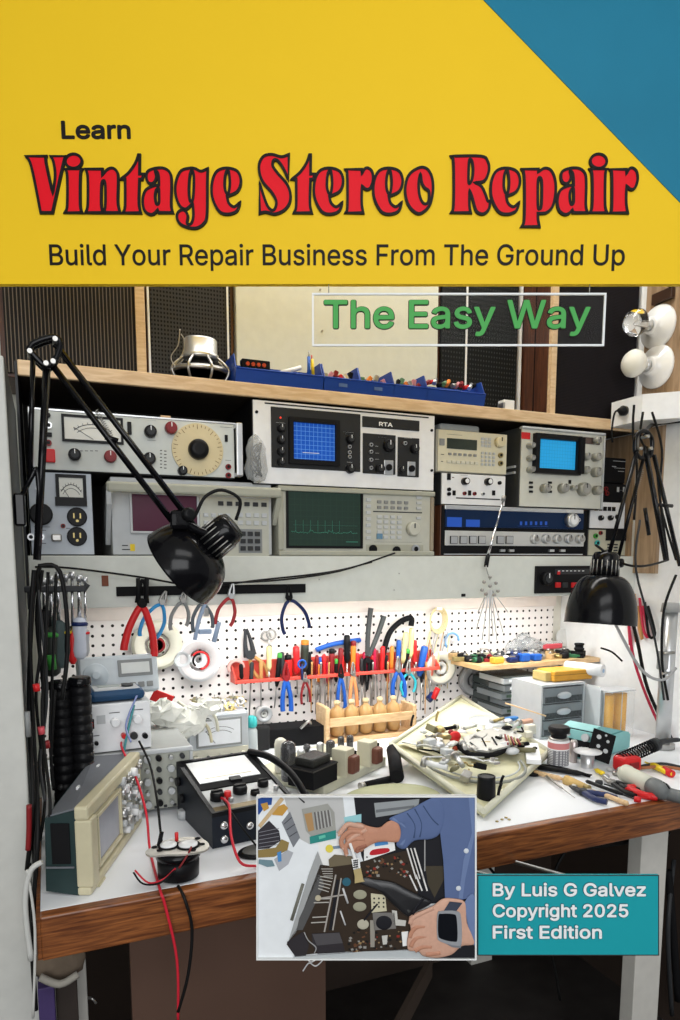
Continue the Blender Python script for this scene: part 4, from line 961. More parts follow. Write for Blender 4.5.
# ================================================================== SWING-ARM LAMPS
def arm(t, A, B, gap, m=blkg, name='arm', sq=.0042, side=None):
    """two parallel square bars from A to B"""
    A, B = Vector(A), Vector(B); d = (B-A).normalized(); s_ = side or d.cross(Vector((0, 1, 0))).normalized()
    for k in (-1, 1):
        o = s_*gap*k/2
        part(t, name, MB().tube([A+o, B+o], sq, m, n=4, smooth_path=False))
def spring(t, A, B, r, turns=26):
    A, B = Vector(A), Vector(B); d = B-A; q = d.to_track_quat('Z', 'Y').to_matrix(); n = turns*7
    part(t, 'spring', MB().tube([A+d*i/n+q @ Vector((math.cos(2*PI*i/7)*r, math.sin(2*PI*i/7)*r, 0)) for i in range(n+1)], .0007, steel, n=4, smooth_path=False))
def lamp_head(t, base, ax, R_, L, neck_r=.027):
    """black enamel dome: base is the top of the socket collar, ax points out of the mouth"""
    ax = Vector(ax).normalized(); base = Vector(base)
    prof = [(neck_r*.86, 0), (neck_r*.95, .003), (neck_r, .02), (neck_r*1.02, .055), (neck_r*1.3, .062)]
    col = part(t, 'socket_collar', MB().lathe([(.006, -.006), (neck_r*.80, -.006), (neck_r*.9, 0)]+prof[1:4], blkg, 28, base=base, axis=ax))
    q = ax.to_track_quat('Z', 'Y').to_matrix()
    for i in range(18):
        a = 2*PI*i/18; v = q @ Vector((math.cos(a), math.sin(a), 0))
        part(col, 'cooling_slot', MB().tube([base+v*neck_r*1.005+ax*.014, base+v*neck_r*1.02+ax*.050], .0012, steel, n=4, smooth_path=False), label='bright cooling slot')
    d0 = .052; H = L-d0
    outer = [(neck_r*1.02+(R_-neck_r)*math.sin(PI/2*k/12), d0+H*(1-math.cos(PI/2*k/12))) for k in range(13)]
    inner = [(r-.0016, z+.0005) for r, z in reversed(outer)]
    part(t, 'lamp_shade', MB().lathe(outer+[(R_+.0015, L+.003)]+inner, blkg, 48, base=base, axis=ax, cap=False))
    part(t, 'shade_lining', MB().lathe([(r-.0022, z+.002) for r, z in outer], wht, 40, base=base, axis=ax, cap=False))
    part(t, 'bulb', MB().lathe([(.012, .05), (.014, .06), (.024, .08), (.025, .095), (.018, .108), (.003, .114)], frost, 20, base=base, axis=ax))
# left lamp ---------------------------------------------------------
YL = 1.20
p0 = at(22, 455, 1.26); J = at(46, 357, YL); E_ = at(192, 538, 1.26); 
lt = thing('desk_lamp', 'black swing-arm lamp on the left, tilted over the plier row before purple-screen analyser', 'lamp', (-.02, 1.24, .82))
foot = at(27, 540, YL)
A0 = at(31, 500, YL); A1 = at(45, 356, YL)
# fixing on cabinet side
part(lt, 'wall_bracket', MB().box((-.034, YL+.01, at(30, 510, YL).z), (.016, .034, .05), blkg, .003))
arm(lt, at(35, 560, YL), at(51, 358, YL), .0, sq=.0062, name='lower_arm') if False else None
for (a, b, c, d, r) in ((30, 478, 33, 356, .0040), (37, 560, 47, 362, .0058)):
    part(lt, 'lower_arm', MB().tube([at(a, b, YL), at(c, d, YL)], r, blkg, n=4, smooth_path=False))
part(lt, 'bracket_arm', MB().tube([(-.034, YL+.01, at(30, 500, YL).z), at(31, 478, YL), at(37, 470, YL), at(40, 505, YL)], .004, blkg))
# elbow plate
P = [at(*q, YL) for q in ((29, 352), (34, 345), (53, 339), (60, 345), (56, 360), (46, 368), (33, 356))]
for dy in (-.010, .010):
    part(lt, 'elbow_plate', MB().tube([P[0]+Vector((0, dy, 0)), P[1]+Vector((0, dy, 0)), P[2]+Vector((0, dy, 0)), P[3]+Vector((0, dy, 0)), P[4]+Vector((0, dy, 0)), P[5]+Vector((0, dy, 0)), P[6]+Vector((0, dy, 0)), P[0]+Vector((0, dy, 0))], .0048, blkg, n=6))
for q in ((30, 354), (46, 366), (53, 364), (55, 342)):
    c = at(*q, YL); part(lt, 'bolt', MB().cyl(c+Vector((0, -.019, 0)), c+Vector((0, .016, 0)), .0038, steel, n=10))
YH = 1.20
U0, U1 = at(55, 344, YL), at(196, 528, YH); W0, W1 = at(50, 362, YL), at(172, 521, YH)
part(lt, 'upper_arm', MB().tube([U0, U1], .0052, blkg, n=4, smooth_path=False)); part(lt, 'upper_arm', MB().tube([W0, W1], .0052, blkg, n=4, smooth_path=False))
spring(lt, at(96, 410, YL+.006), at(112, 437, YL+.006), .0030, 14)
c = at(113, 440, YL); part(lt, 'arm_clamp', MB().tube([at(105, 437, YL), at(118, 441, YL)], .0046, blkg, n=6, smooth_path=False))
# wrist joint
c = at(180, 520, YH); part(lt, 'wrist_joint', MB().box(c, (.034, .022, .034), blkg, .008).cyl(c+Vector((0, -.018, 0)), c+Vector((0, .016, 0)), .008, blkg, n=16))
kc = at(187, 515, YH-.012); part(lt, 'tension_knob', MB().lathe([(.010, 0), (.012, .004), (.011, .014), (.006, .016)], blk, 16, base=kc, axis=(.2, -1, .1)))
cap_ = at(237, 522, YH+.0); mouth = at(160, 600, YH-.03)
axv = (at(176, 582, YH-.05)-cap_)
part(lt, 'head_stem', MB().tube([c, at(199, 531, YH), at(214, 536, YH)], .008, blkg))
lamp_head(lt, at(231, 527, YH), at(173, 574, YH+.055)-at(231, 527, YH), .077, .118, .030)
part(lt, 'power_cord', MB().tube([at(236, 520, YH), at(240, 500, YH-.01), at(222, 490, YH-.01), at(205, 497, YH-.005), at(196, 514, YH), at(188, 524, YH+.01)], .0030, cable))
# right lamp --------------------------------------------------------
YQ = 1.34
rt = thing('desk_lamp', 'black swing-arm lamp on the right, dome facing down before the pegboard edge', 'lamp', (1.5, 1.40, .82))
top = at(646, 428, YQ)
arm_pts = [((637, 450), (607, 562), .0068), ((646, 448), (617, 563), .0060), ((645, 447), (666, 560), .0065), ((654, 455), (680, 566), .0055)]
for k, (a, b, r) in enumerate(arm_pts):
    A, B = at(*a, YQ), at(*b, YQ if k < 2 else YQ-.04); part(rt, 'upper_arm' if k < 2 else 'lower_arm', MB().tube([A, B], r, blkg, n=4, smooth_path=False))
part(rt, 'elbow_plate', MB().tube([at(635, 452, YQ), at(636, 436, YQ), at(645, 431, YQ), at(652, 440, YQ), at(650, 456, YQ), at(641, 458, YQ), at(635, 452, YQ)], .0055, blkg))
for q in ((638, 449), (645, 437), (648, 449)): c = at(*q, YQ); part(rt, 'bolt', MB().cyl(c+Vector((0, -.012, 0)), c+Vector((0, .010, 0)), .0042, steel, n=10))
part(rt, 'wall_stem', MB().tube([at(645, 437, YQ), onX(652, 425, WX-.06), (WX-.013, 1.44, at(655, 418, 1.44).z)], .006, blkg))
for (a, b) in (((659, 505), (672, 506)), ((645, 508), (649, 535))): part(rt, 'arm_clamp', MB().tube([at(*a, YQ-.02), at(*b, YQ-.02)], .005, blkg, n=6, smooth_path=False))
spring(rt, at(643, 470, YQ+.008), at(633, 500, YQ+.008), .0035, 16)
YH2 = 1.34
hb = at(606, 555, YH2); k_ = mpp(hb); lamp_head(rt, hb, (-.09, -.04, -1), 34.5*k_, 68*k_, 13.5*k_)
part(rt, 'wrist_joint', MB().tube([at(608, 552, YH2+.01), at(604, 562, YQ), at(618, 564, YQ)], .009, blkg)); c = at(617, 563, YQ-.012)
part(rt, 'tension_knob', MB().lathe([(.010, 0), (.012, .004), (.011, .014), (.006, .016)], blk, 16, base=c, axis=(.3, -1, 0)))
part(rt, 'power_cord', MB().tube([at(606, 553, YH2), at(596, 545, YH2), at(622, 563, YQ-.03), at(645, 566, YQ-.02), onX(668, 560, WX-.04)], .003, cable))
# lamp cords looping from the outlet box
cd = [((643, 412), (641, 440), (655, 460), (660, 500), (668, 560)), ((634, 405), (633, 432), (637, 470), (634, 520)), ((652, 412), (662, 450), (660, 500), (676, 560))]
for k, pts in enumerate(cd):
    solo('hanging_cable', MB().tube([at(*q, YQ+.045+.01*k) for q in pts], .0032, cable), 'black cord hanging from the white outlet box beside the right lamp, %s of three' % ['middle', 'leftmost', 'rightmost'][k], 'cord')
# ================================================================== TOOLS ON THE WALL
def screwdriver(name, label, A, B, Y, hc, hr=.011, frac=.45, Y2=None, tipc=None, group=None, cap_=None):
    """A = end of the handle, B = tip of the shaft (image points at depth Y)"""
    A, B = at(*A, Y), at(*B, Y2 or Y); d = B-A; L = d.length; u = d.normalized()
    t = thing(name, label, 'screwdriver', B, group=group); H = L*frac
    part(t, 'handle', MB().lathe([(hr*.55, 0), (hr*.95, .004), (hr, H*.3), (hr*.88, H*.6), (hr*.98, H*.85), (hr*.5, H)], hc, 10, base=A, axis=u))
    part(t, 'shaft', MB().cyl(A+u*H*.95, B, .0026, tipc or steel, r1=.0018, n=8))
    if cap_: part(t, 'handle_cap', MB().lathe([(hr*.5, -.004), (hr*.98, -.002), (hr*1.02, .010), (hr*.9, .011)], cap_, 10, base=A, axis=u))
    return t
def plier(name, label, cat, J, V, H1, H2, Y, hc, jc=None, hr=.0075, jw=.007, group=None, bow=.15):
    """J jaw tip, V pivot, H1 H2 handle ends"""
    J, V, H1, H2 = (at(*q, Y) for q in (J, V, H1, H2)); jc = jc or steel
    t = thing(name, label, cat, V, group=group); d = (J-V)
    s_ = Vector((d.z, 0, -d.x)).normalized()
    jaw = MB()
    for k in (-1, 1): jaw.tube([V+s_*jw*k*.9, V+d*.45+s_*jw*k*.75, J+s_*jw*k*.16], jw*.62, jc, n=6, taper=(1.15, .5))
    part(t, 'jaw', jaw); part(t, 'pivot', MB().cyl(V+Vector((0, -.008, 0)), V+Vector((0, .008, 0)), jw*1.05, jc, n=14))
    for Hh, k in ((H1, 1), (H2, -1)):
        e = Hh-V; side = Vector((e.z, 0, -e.x)).normalized(); out = 1 if (Hh-(H1+H2)/2).dot(side) > 0 else -1
        m1 = V+e*.25; mid = V+e*.55+side*out*e.length*bow
        part(t, 'handle', MB().tube([V+e*.08, V+e*.2+side*out*e.length*bow*.55, mid, Hh-e*.12+side*out*e.length*bow*.5, Hh], hr, hc, n=8, taper=(.85, 1)))
    return t
YT = 1.565
# pliers hanging on the magnetic strip
rcom = dict(Y=YT)
plier('wire_stripper', 'red-handled wire stripper with black jaws hanging left of the tape rolls', 'wire stripper', (143, 579), (142, 603), (124, 650), (154, 656), 1.545, red, blkm, .0085, .010, bow=.06)
part(bpy.data.objects['wire_stripper'], 'jaw_blade', MB().tube([at(138.5, 602, 1.54), at(138, 578, 1.54)], .0045, blkm, n=4, smooth_path=False).tube([at(146, 602, 1.54), at(147, 578, 1.54)], .0045, blkm, n=4, smooth_path=False))
plier('pliers', 'light blue handled pliers on the tool strip behind the red wire stripper', 'pliers', (166, 591), (162, 602), (140, 636), (156, 638), YT, lblue, steel, .0045, .006)
plier('pliers', 'grey-handled pliers hanging below the left lamp shade', 'pliers', (184, 592), (183, 600), (171, 630), (186, 626), YT, mgry, steel, .0045, .006)
plier('pliers', 'dark grey-handled cutters hanging by the light blue ones under the lamp', 'pliers', (203, 592), (202, 602), (194, 632), (212, 628), YT, M('slate_grip', (.12, .14, .16), .5), steel, .0045, .006)
plier('pliers', 'red-handled pliers on the tool strip right of the left lamp shade', 'pliers', (233, 583), (231, 596), (216, 624), (230, 626), YT, M('brick_red_grip', (.42, .03, .035), .4), alu, .0045, .006)
plier('pliers', 'navy-handled pliers hanging alone at the right end of the tool strip', 'pliers', (289, 586), (289, 598), (285, 634), (309, 628), YT, navy, blkm, .0048, .006)
b = MB(); q0, q1 = at(196, 622, YT), at(214, 641, YT)
part(solo('clamp_tool', b.box((q0+q1)/2, (.030, .012, .012), M('pale_blue_grip', (.35, .45, .62), .4), .003).tube([at(195, 640, YT), at(199, 620, YT), at(205, 604, YT)], .005, M('pale_blue_grip', (.35, .45, .62), .4)).tube([at(214, 642, YT), at(219, 622, YT)], .006, M('pale_blue_grip', (.35, .45, .62), .4)), 'pale blue plastic clamp hanging above the right-hand tape roll', 'clamp'), 'jaw', MB().box(at(206, 612, YT), (.012, .008, .02), steel, .002))
# tape and wire rolls on the pegboard
def roll(px, py, rp, label, outer, core, Y=PB-.03, tilt=0.):
    c = at(px, py, Y); r = rp*mpp(c); t = thing('tape_roll', label, 'roll', c)
    part(t, 'flange', MB().lathe([(r, 0), (r, .004), (r*.50, .005), (r*.50, 0)], outer, 36, base=c, axis=(0, -1, 0), cap=False))
    part(t, 'winding', MB().lathe([(r*.88, .006), (r*.88, -.022), (r*.52, -.022), (r*.52, .006), (r*.88, .006)], core, 32, base=c, axis=(0, -1, 0), cap=False))
    part(t, 'hub', MB().lathe([(r*.36, .002), (r*.36, -.022), (r*.16, -.022), (r*.16, .002), (r*.36, .002)], outer, 24, base=c, axis=(0, -1, 0), cap=False))
    return t, c, r
tp, c, r = roll(157, 645, 25, 'large pale tape roll behind the red wire stripper', M('amber_clear', (.62, .60, .48), .3), M('pale_tape', (.62, .60, .50), .4))
part(tp, 'red_label', MB().lathe([(r*.32, .007), (r*.22, .008), (r*.22, .007)], dred, 20, base=c, axis=(0, -1, 0)))
tp, c, r = roll(199, 660, 22, 'white-rimmed clear roll with red wire inside, right of the red stripper', whtp, M('clear_tape_mix', (.52, .50, .50), .35))
part(tp, 'wire_turn', MB().tube([c+Vector((math.cos(a)*r*.40, -.012, math.sin(a)*r*.40)) for a in [x*.5 for x in range(-3, 6)]], .003, red, n=5)); part(tp, 'wire_turn', MB().tube([c+Vector((math.cos(a)*r*.3, -.012, math.sin(a)*r*.3)) for a in [x*.5 for x in range(3, 9)]], .003, blk, n=5))
roll(182, 659, 9, 'small pale disc between the two big tape rolls', whtp, lgry)
roll(264, 714, 8.5, 'small clear disc below the left end of the red tool rack', M('milky_disc', (.60, .60, .58), .4), lgry)
roll(474, 680, 16.5, 'grey reel on the pegboard beneath the small wooden shelf', M('grey_reel', (.22, .22, .22), .4), M('grey_reel_core', (.36, .36, .36), .4))
roll(441, 668, 17, 'clear round reel hanging at the right end of the red tool rack', M('milky_disc', (.60, .60, .58), .4), M('pale_tape', (.62, .60, .50), .4))
# red tool rack
YRk = 1.845
def zat(px, py): return at(px, py, YRk)
L0, L1 = zat(236, 683), zat(438, 668); zr = (L0.z+L1.z)/2
rk = thing('tool_rack', 'long red plastic tool rack screwed to the pegboard, full of screwdrivers and pliers', 'tool rack', ((L0.x+L1.x)/2, PB-.01, zr))
rpk = M('coral_red_plastic', (.70, .085, .06), .4)
part(rk, 'front_rail', MB().bx(L0.x, L1.x, YRk-.004, YRk+.004, zr-.004, zr+.006, rpk, .002))
part(rk, 'back_plate', MB().bx(L0.x, L1.x, PB-.006, PB-.0008, zr-.004, zr+.052, rpk, .002))
for k, xx in enumerate((L0.x, L1.x)):
    s_ = -1 if k == 0 else 1
    part(rk, 'end_bracket', MB().hexa([(xx, YRk-.004, zr-.004), (xx+s_*.003, YRk-.004, zr-.004), (xx+s_*.003, PB-.001, zr-.006), (xx, PB-.001, zr-.006), (xx, YRk-.004, zr+.010), (xx+s_*.003, YRk-.004, zr+.010), (xx+s_*.003, PB-.001, zr+.055), (xx, PB-.001, zr+.055)], rpk))
for k in range(16):
    X = L0.x+(L1.x-L0.x)*(k+.5)/16; part(rk, 'divider', MB().bx(X-.002, X+.002, YRk+.0045, PB-.0065, zr-.003, zr+.005, rpk))
clr = M('clear_amber_handle', (.70, .62, .30), .25); ltan = M('tan_grip', (.50, .26, .09), .45); wsil = M('silver_handle', (.5, .5, .5), .3, .7)
# px, top y, tip y, handle colour, radius, handle share, lean (px at the top), name of the colour, cap
TL = [(242, 664, 694, blkm, .006, .5, -1, 'black', None), (250, 662, 716, dgry, .006, .4, 2, 'dark grey', None), (269, 646, 690, clr, .008, .55, 0, 'clear yellow', None),
 (276, 654, 708, blk, .0075, .6, 4, 'black', green), (297, 646, 694, red, .010, .6, -1, 'red', None), (304, 641, 690, M('olive_black_handle', (.03, .035, .025), .4), .012, .62, 1, 'thick olive-black', orange),
 (311, 660, 706, blk, .006, .45, 0, 'black', None), (316, 655, 714, dred, .006, .35, 1, 'dark red', None), (320, 657, 706, blue, .0055, .4, 0, 'blue', None), (325, 654, 712, red, .0065, .4, -1, 'red', None),
 (331, 650, 708, dred, .009, .5, 1, 'maroon', blk), (336, 660, 700, blk, .006, .55, 0, 'black', green), (347, 635, 690, blk, .010, .5, 0, 'tall black', None), (352.5, 642, 694, orange, .0085, .55, 1, 'orange', dred),
 (358, 653, 700, red, .007, .5, -1, 'red', None), (365, 652, 706, M('crimson_handle', (.5, .01, .06), .35), .008, .45, 0, 'crimson', None), (371, 656, 712, blk, .006, .4, 1, 'black', red),
 (377, 650, 704, dred, .007, .45, -1, 'dark red', None), (381, 646, 700, red, .008, .5, 2, 'red', None), (386, 655, 706, blk, .0065, .45, 0, 'black', None), (391, 646, 694, orange, .007, .5, 1, 'orange', None),
 (397, 640, 690, blue, .008, .4, 2, 'blue', None), (402, 632, 684, clr, .009, .6, 4, 'long clear yellow', None), (400, 650, 702, blk, .008, .5, 8, 'dark green', green), (410, 628, 676, clr, .009, .62, 2, 'clear yellow', None),
 (414, 640, 700, red, .007, .4, 1, 'red', None), (418, 646, 696, blue, .012, .6, 7, 'big blue', None), (424, 650, 704, red, .006, .4, 2, 'red', None), (430, 655, 700, M('salmon_handle', (.75, .2, .14), .4), .007, .5, 3, 'salmon', None),
 (435, 652, 712, clr, .006, .3, 3, 'slim yellow', None), (342, 655, 702, red, .006, .5, 0, 'red', None), (261, 660, 712, ltan, .006, .4, 0, 'wooden', None), (283, 652, 700, dgry, .007, .5, -1, 'charcoal', None), (328, 662, 716, M('crimson_handle', (.5, .01, .06), .35), .006, .4, 0, 'slim crimson', None), (339, 648, 704, dred, .008, .5, 2, 'dark maroon', None),
 (362, 658, 712, dgry, .007, .5, 0, 'charcoal', None), (374, 648, 700, M('crimson_handle', (.5, .01, .06), .35), .007, .45, 0, 'crimson', None), (388, 660, 712, red, .007, .45, -1, 'red', None), (406, 655, 706, blk, .007, .5, 1, 'black', red), (421, 655, 710, blk, .006, .5, 2, 'slim black', None),
 (318, 664, 700, orange, .006, .5, 1, 'slim orange', None), (308, 652, 702, blk, .007, .5, 1, 'black', None),
 (290, 656, 700, M('scarlet_handle', (.75, .02, .02), .35), .010, .5, -2, 'scarlet', blk)]
TL.sort(key=lambda q: q[0])
for i, (px, ty, by, hc, hr, fr, ln, cn, cp_) in enumerate(TL):
    screwdriver('screwdriver', '%s screwdriver in the red rack, %s from the left' % (cn, ORD[i]), (px+ln, ty), (px-ln*.4, by), YRk+.022, hc, hr, fr, cap_=cp_, group='screwdrivers in the red tool rack')
yk = YRk-.010
plier('pliers', 'tan-handled pliers with tall dark jaws at the left end of the red rack', 'pliers', (246, 629), (250, 655), (262, 680), (268, 676), YRk+.03, ltan, dgry, .006, .012)
plier('pliers', 'pliers with bright blue handles hanging below the rack, leftmost blue pair', 'pliers', (286, 662), (286, 678), (283, 711), (291, 711), yk, blue, dred, .0075, .008, bow=.05)
plier('pliers', 'pliers with bright blue handles hanging below the middle of the rack', 'pliers', (341, 664), (341, 676), (338, 703), (345, 708), yk, blue, blk, .006, .006, bow=.04)
plier('pliers', 'orange-handled pliers hanging below the middle of the red rack', 'pliers', (353, 662), (353, 674), (350, 702), (357, 706), yk, M('faded_orange_grip', (.75, .30, .12), .45), steel, .006, .006, bow=.03)
plier('pliers', 'pliers with blue handles hanging near the right end of the rack', 'pliers', (398, 656), (398, 670), (394, 698), (404, 697), yk, blue, steel, .0075, .007, bow=.12)
plier('pliers', 'teal-handled snips hanging near the right end of the rack', 'pliers', (409, 660), (408, 672), (405, 697), (413, 692), yk, M('aqua_grip', (.03, .42, .50), .4), steel, .0045, .006, bow=.25)
plier('pliers', 'small dark red pliers hanging between the screwdrivers left of centre', 'pliers', (305, 672), (305, 680), (302, 704), (310, 702), yk, dred, steel, .0040, .005, bow=.08)
plier('cable_cutter', 'long-handled cutter standing jaws-down with grey and black grips above the rack', 'cutter', (367, 690), (367, 660), (371, 608), (384, 616), YRk+.012, M('grey_black_grip', (.05, .055, .055), .5), blkm, .0085, .008, bow=.02)
b = MB(); b.tube([at(383, 655, 1.87), at(389, 634, 1.87), at(400, 622, 1.87), at(411, 618, 1.87), at(411, 626, 1.87)], .009, blkm, n=8)
solo('bent_handle_tool', b, 'dark curved tool handle arching over the right half of the red rack', 'tool', at(383, 655, 1.87))
b = MB(); b.tube([at(316, 650, 1.885), at(330, 645, 1.88), at(345, 642, 1.88), at(360, 640, 1.885)], .0075, blue, n=8); solo('pry_tool', b, 'long blue bar lying across behind the screwdrivers in the red rack', 'tool')
for k, (a, b_, r_, m_, lb) in enumerate(((302, 664, 4, blue, 'small blue-ringed tool hung on the front of the red rack'), (266, 636, 4.5, steel, 'pair of steel scissor loops above the left part of the red rack'), (236, 668, 7.5, M('pink_clear', (.65, .4, .36), .3), 'curved pinkish clear tube at the left end of the red rack'))):
    c = at(a, b_, YRk-.012 if k == 0 else YRk+.03); rr = r_*mpp(c); bb = MB(); bb.tube([c+Vector((math.cos(x)*rr, 0, math.sin(x)*rr)) for x in [i*.6 for i in range(12 if k < 2 else 7)]], rr*.25, m_, n=6)
    if k == 1: bb.tube([c+Vector((.016+math.cos(x)*rr, 0, .004+math.sin(x)*rr)) for x in [i*.6 for i in range(12)]], rr*.25, m_, n=6).tube([c+Vector((.008, 0, 0)), c+Vector((.010, 0, -.05))], .003, m_)
    if k == 0: bb.tube([c, c+Vector((0, 0, -.045))], .0035, navy)
    solo('ring_tool', bb, lb, 'tool', c)
# long thin blades hanging under the rack
for k, (a, y1) in enumerate(((312, 712), (321, 716), (329, 700), (373, 716), (388, 708), (416, 706), (426, 714))):
    solo('needle_file', MB().tube([at(a, 662, YRk+.004+.0005*k), at(a-.5, 684, YRk+.012), at(a-1, y1, YRk+.012)], .0022, steel if k % 2 else ltan, n=6, taper=(1.5, .6)), 'thin needle file hanging through the red rack, %s file from the left' % ORD[k], 'file', group='needle files in the rack')
# rope of yellow wire and blue ring at the right end
c = at(437, 620, PB-.02); r_ = 9*mpp(c); coil = thing('wire_coil', 'coil of cream yellow wire hanging above the right end of the rack', 'wire coil', c)
ywire = M('cream_yellow_wire', (.70, .58, .32), .5)
for k in range(4): part(coil, 'wire_loop', MB().tube([c+Vector((math.cos(x)*r_*(.8+.1*k), -.004*k, math.sin(x)*r_*(1.1+.12*k))) for x in [i*2*PI/14 for i in range(15)]], .0022, ywire, n=5))
part(coil, 'hanging_end', MB().tube([c+Vector((-.02, 0, -.02)), c+Vector((-.028, -.004, -.06)), c+Vector((-.018, 0, -.09))], .0025, ywire)); part(coil, 'white_tie', MB().box(c+Vector((0, -.01, r_*1.3)), (.02, .012, .01), whtp, .002))
c = at(452, 641, PB-.02); r_ = 8*mpp(c); solo('wire_coil', MB().tube([c+Vector((math.cos(x)*r_, 0, math.sin(x)*r_)) for x in [i*.5 for i in range(9)]], .004, M('sky_blue_wire', (.2, .42, .75), .45), n=6).tube([c, c+Vector((.014, -.004, .01))], .004, whtp), 'pale blue wire ring hanging left of the small wooden shelf', 'wire coil')
b = MB(); random.seed(9)
for k in range(9): b.tube([at(430+k*2.6+random.uniform(-2, 2), 632, PB-.02), at(426+k*2.5+random.uniform(-2, 2), 655, PB-.03), at(430+k*2.4+random.uniform(-3, 3), 684+random.uniform(-8, 6), PB-.02)], .0018, [ywire, ltan, steel, M('grey_wire', (.3, .3, .3), .5)][k % 4], n=5)
setp(solo('wire_bundle', b, 'tangle of tan and grey wires hanging between the rack and wooden shelf', 'wire bundle'), kind='stuff')
solo('thread_spool', MB().cyl(at(428, 700, 1.86), at(434, 694, 1.86), .012, navy, n=14).cyl(at(433, 699, 1.85), at(438, 688, 1.85), .009, red, n=12), 'small dark and red knob tool hanging under the rack right end', 'tool')
# test rods hanging from the fascia and the telescopic antenna above them
hk = at(490, 590, 1.56); rods = thing('rod_cluster', 'bunch of thin steel test rods with ball tips hanging in front of the pegboard', 'rods', hk)
for k, (ax_, ay, bx__, by) in enumerate(((488, 590, 476, 630), (489, 590, 482, 640), (490, 590, 489, 642), (491, 590, 497, 640), (491, 590, 503, 632), (492, 590, 508, 612), (488, 590, 478, 612), (490, 590, 493, 636))):
    A, B = at(ax_, ay, 1.56+.003*k), at(bx__, by, 1.60+.004*k); part(rods, 'rod', MB().tube([A, B], .0016, alu, n=6, smooth_path=False))
for k, (a, b_) in enumerate(((484, 582), (490, 577), (496, 583), (482, 590), (498, 591), (490, 586), (486, 594), (494, 595))):
    c = at(a, b_, 1.55+.002*(k % 3)); part(rods, 'ball_tip', MB().sph(c, .0052, steel, n=10)); 
part(rods, 'hanger_wire', MB().tube([at(490, 580, 1.555), at(486, 566, 1.555), at(489, 559, 1.60)], .0012, steel, n=5))
an = thing('telescopic_antenna', 'telescopic chrome antenna with black grip leaning across the silver receiver', 'antenna', at(486, 566, 1.57))
A, B = at(503, 501, 1.56), at(488, 555, 1.56); part(an, 'upper_tube', MB().cyl(A, A.lerp(B, .5), .0024, chrome, n=8)); part(an, 'lower_tube', MB().cyl(A.lerp(B, .5), B, .0036, chrome, n=10)); part(an, 'grip', MB().cyl(B, at(486, 567, 1.56), .006, blk, n=12)); part(an, 'tip', MB().cyl(A, at(504, 496, 1.56), .006, steel, n=10))
# cables drooping along the fascia
for k, (pts, lab) in enumerate((
    (((35, 567), (70, 568), (140, 577), (200, 586), (260, 580), (330, 572), (372, 562)), 'black test lead drooping from the left hooks along the fascia to the green-screen analyser'),
    (((222, 583), (280, 580), (340, 571), (395, 553)), 'black test lead running from the strip up to the analyser sockets'))):
    solo('test_lead', MB().tube([at(a, b_, YF-.018-.004*k) for a, b_ in pts], .0022, cable), lab, 'cable')
# left-hand screwdriver bar and its hanging tools
YS = 1.40
sb_ = thing('hook_bar', 'dark metal hook bar with slots on the cabinet side, holding upright screwdrivers', 'tool holder', at(62, 590, YS))
part(sb_, 'bar', MB().bx(-.040, at(86, 588, YS).x, YS-.006, YS+.020, at(60, 592, YS).z, at(60, 586, YS).z, dgry, .002)); part(sb_, 'tip', MB().tube([at(84, 590, YS), at(88, 584, YS)], .005, dgry))
hang = [(45, 640, 'black', blk, .011, 578, None), (52, 676, 'big green and black', M('green_black_handle', (.03, .035, .03), .4), .017, 576, green), (59, 668, 'dark grey-green', M('slate_green_handle', (.06, .09, .09), .4), .014, 572, None), (67, 656, 'black', blk, .009, 574, yellow), (73, 664, 'small red', red, .008, 572, None), (80, 659, 'clear pale', M('pale_clear_handle', (.55, .58, .66), .25), .014, 575, navy), (86, 656, 'clear grey', M('grey_clear_handle', (.35, .36, .38), .3), .007, 577, red)]
for k, (px, by, cn, m_, hr, ty, cp_) in enumerate(hang):
    A, B = at(px, by, YS+.006), at(px-1, ty, YS+.006); d = A-B; u = d.normalized(); L = d.length
    t = thing('screwdriver', '%s screwdriver hanging tip-up on the left hook bar, %s from the left' % (cn, ORD[k]), 'screwdriver', A, group='screwdrivers on the left hook bar')
    H = L*.5 if hr > .01 else L*.35
    part(t, 'handle', MB().lathe([(hr*.5, 0), (hr*.9, .006), (hr, H*.2), (hr*.92, H*.5), (hr, H*.8), (hr*.8, H*.95), (hr*.4, H)], m_, 12, base=A, axis=-u))
    part(t, 'shaft', MB().cyl(A-u*H*.98, B, .0038 if hr > .01 else .0028, chrome, n=10))
    if cp_: part(t, 'collar', MB().lathe([(hr*1.08, H*.80), (hr*1.1, H*.86), (hr*.7, H*.92)], cp_, 12, base=A, axis=-u))
    if k == 1: part(t, 'green_flank', MB().tube([A-u*.015+Vector((.001, -.016, 0)), A-u*H*.45+Vector((-.002, -.017, 0))], .008, green, n=8))
    part(t, 'end_socket', MB().cyl(B, B-u*-.012, .0055, alu, n=10))
# bundle of leads hanging at the far left
random.seed(11)
lead = [((34, 570), (30, 640), (34, 740), (38, 830), (32, 930), (36, 1010)), ((37, 572), (40, 650), (36, 700), (45, 790), (40, 840)), ((42, 570), (37, 620), (44, 700), (38, 780), (30, 860), (28, 960), (31, 1015)), ((48, 572), (46, 640), (42, 720), (50, 800), (47, 835)),
 ((40, 566), (33, 600), (29, 700), (33, 800), (27, 870)), ((56, 574), (53, 660), (50, 740), (54, 790), (51, 760), (55, 690)), ((38, 566), (60, 572), (68, 640), (62, 700)), ((38, 590), (47, 690), (40, 760), (45, 800))]
for k, pts in enumerate(lead):
    solo('test_lead', MB().tube([at(a, b_, 1.22+.022*(k % 3)+(.0 if b_ < 800 else -.10)) for a, b_ in pts], .0026 if k % 2 else .0036, cable if k != 7 else dgry), 'black lead in the bundle hanging at the far left, %s of eight by length' % ORD[k], 'cable', group='black leads hanging at the far left')
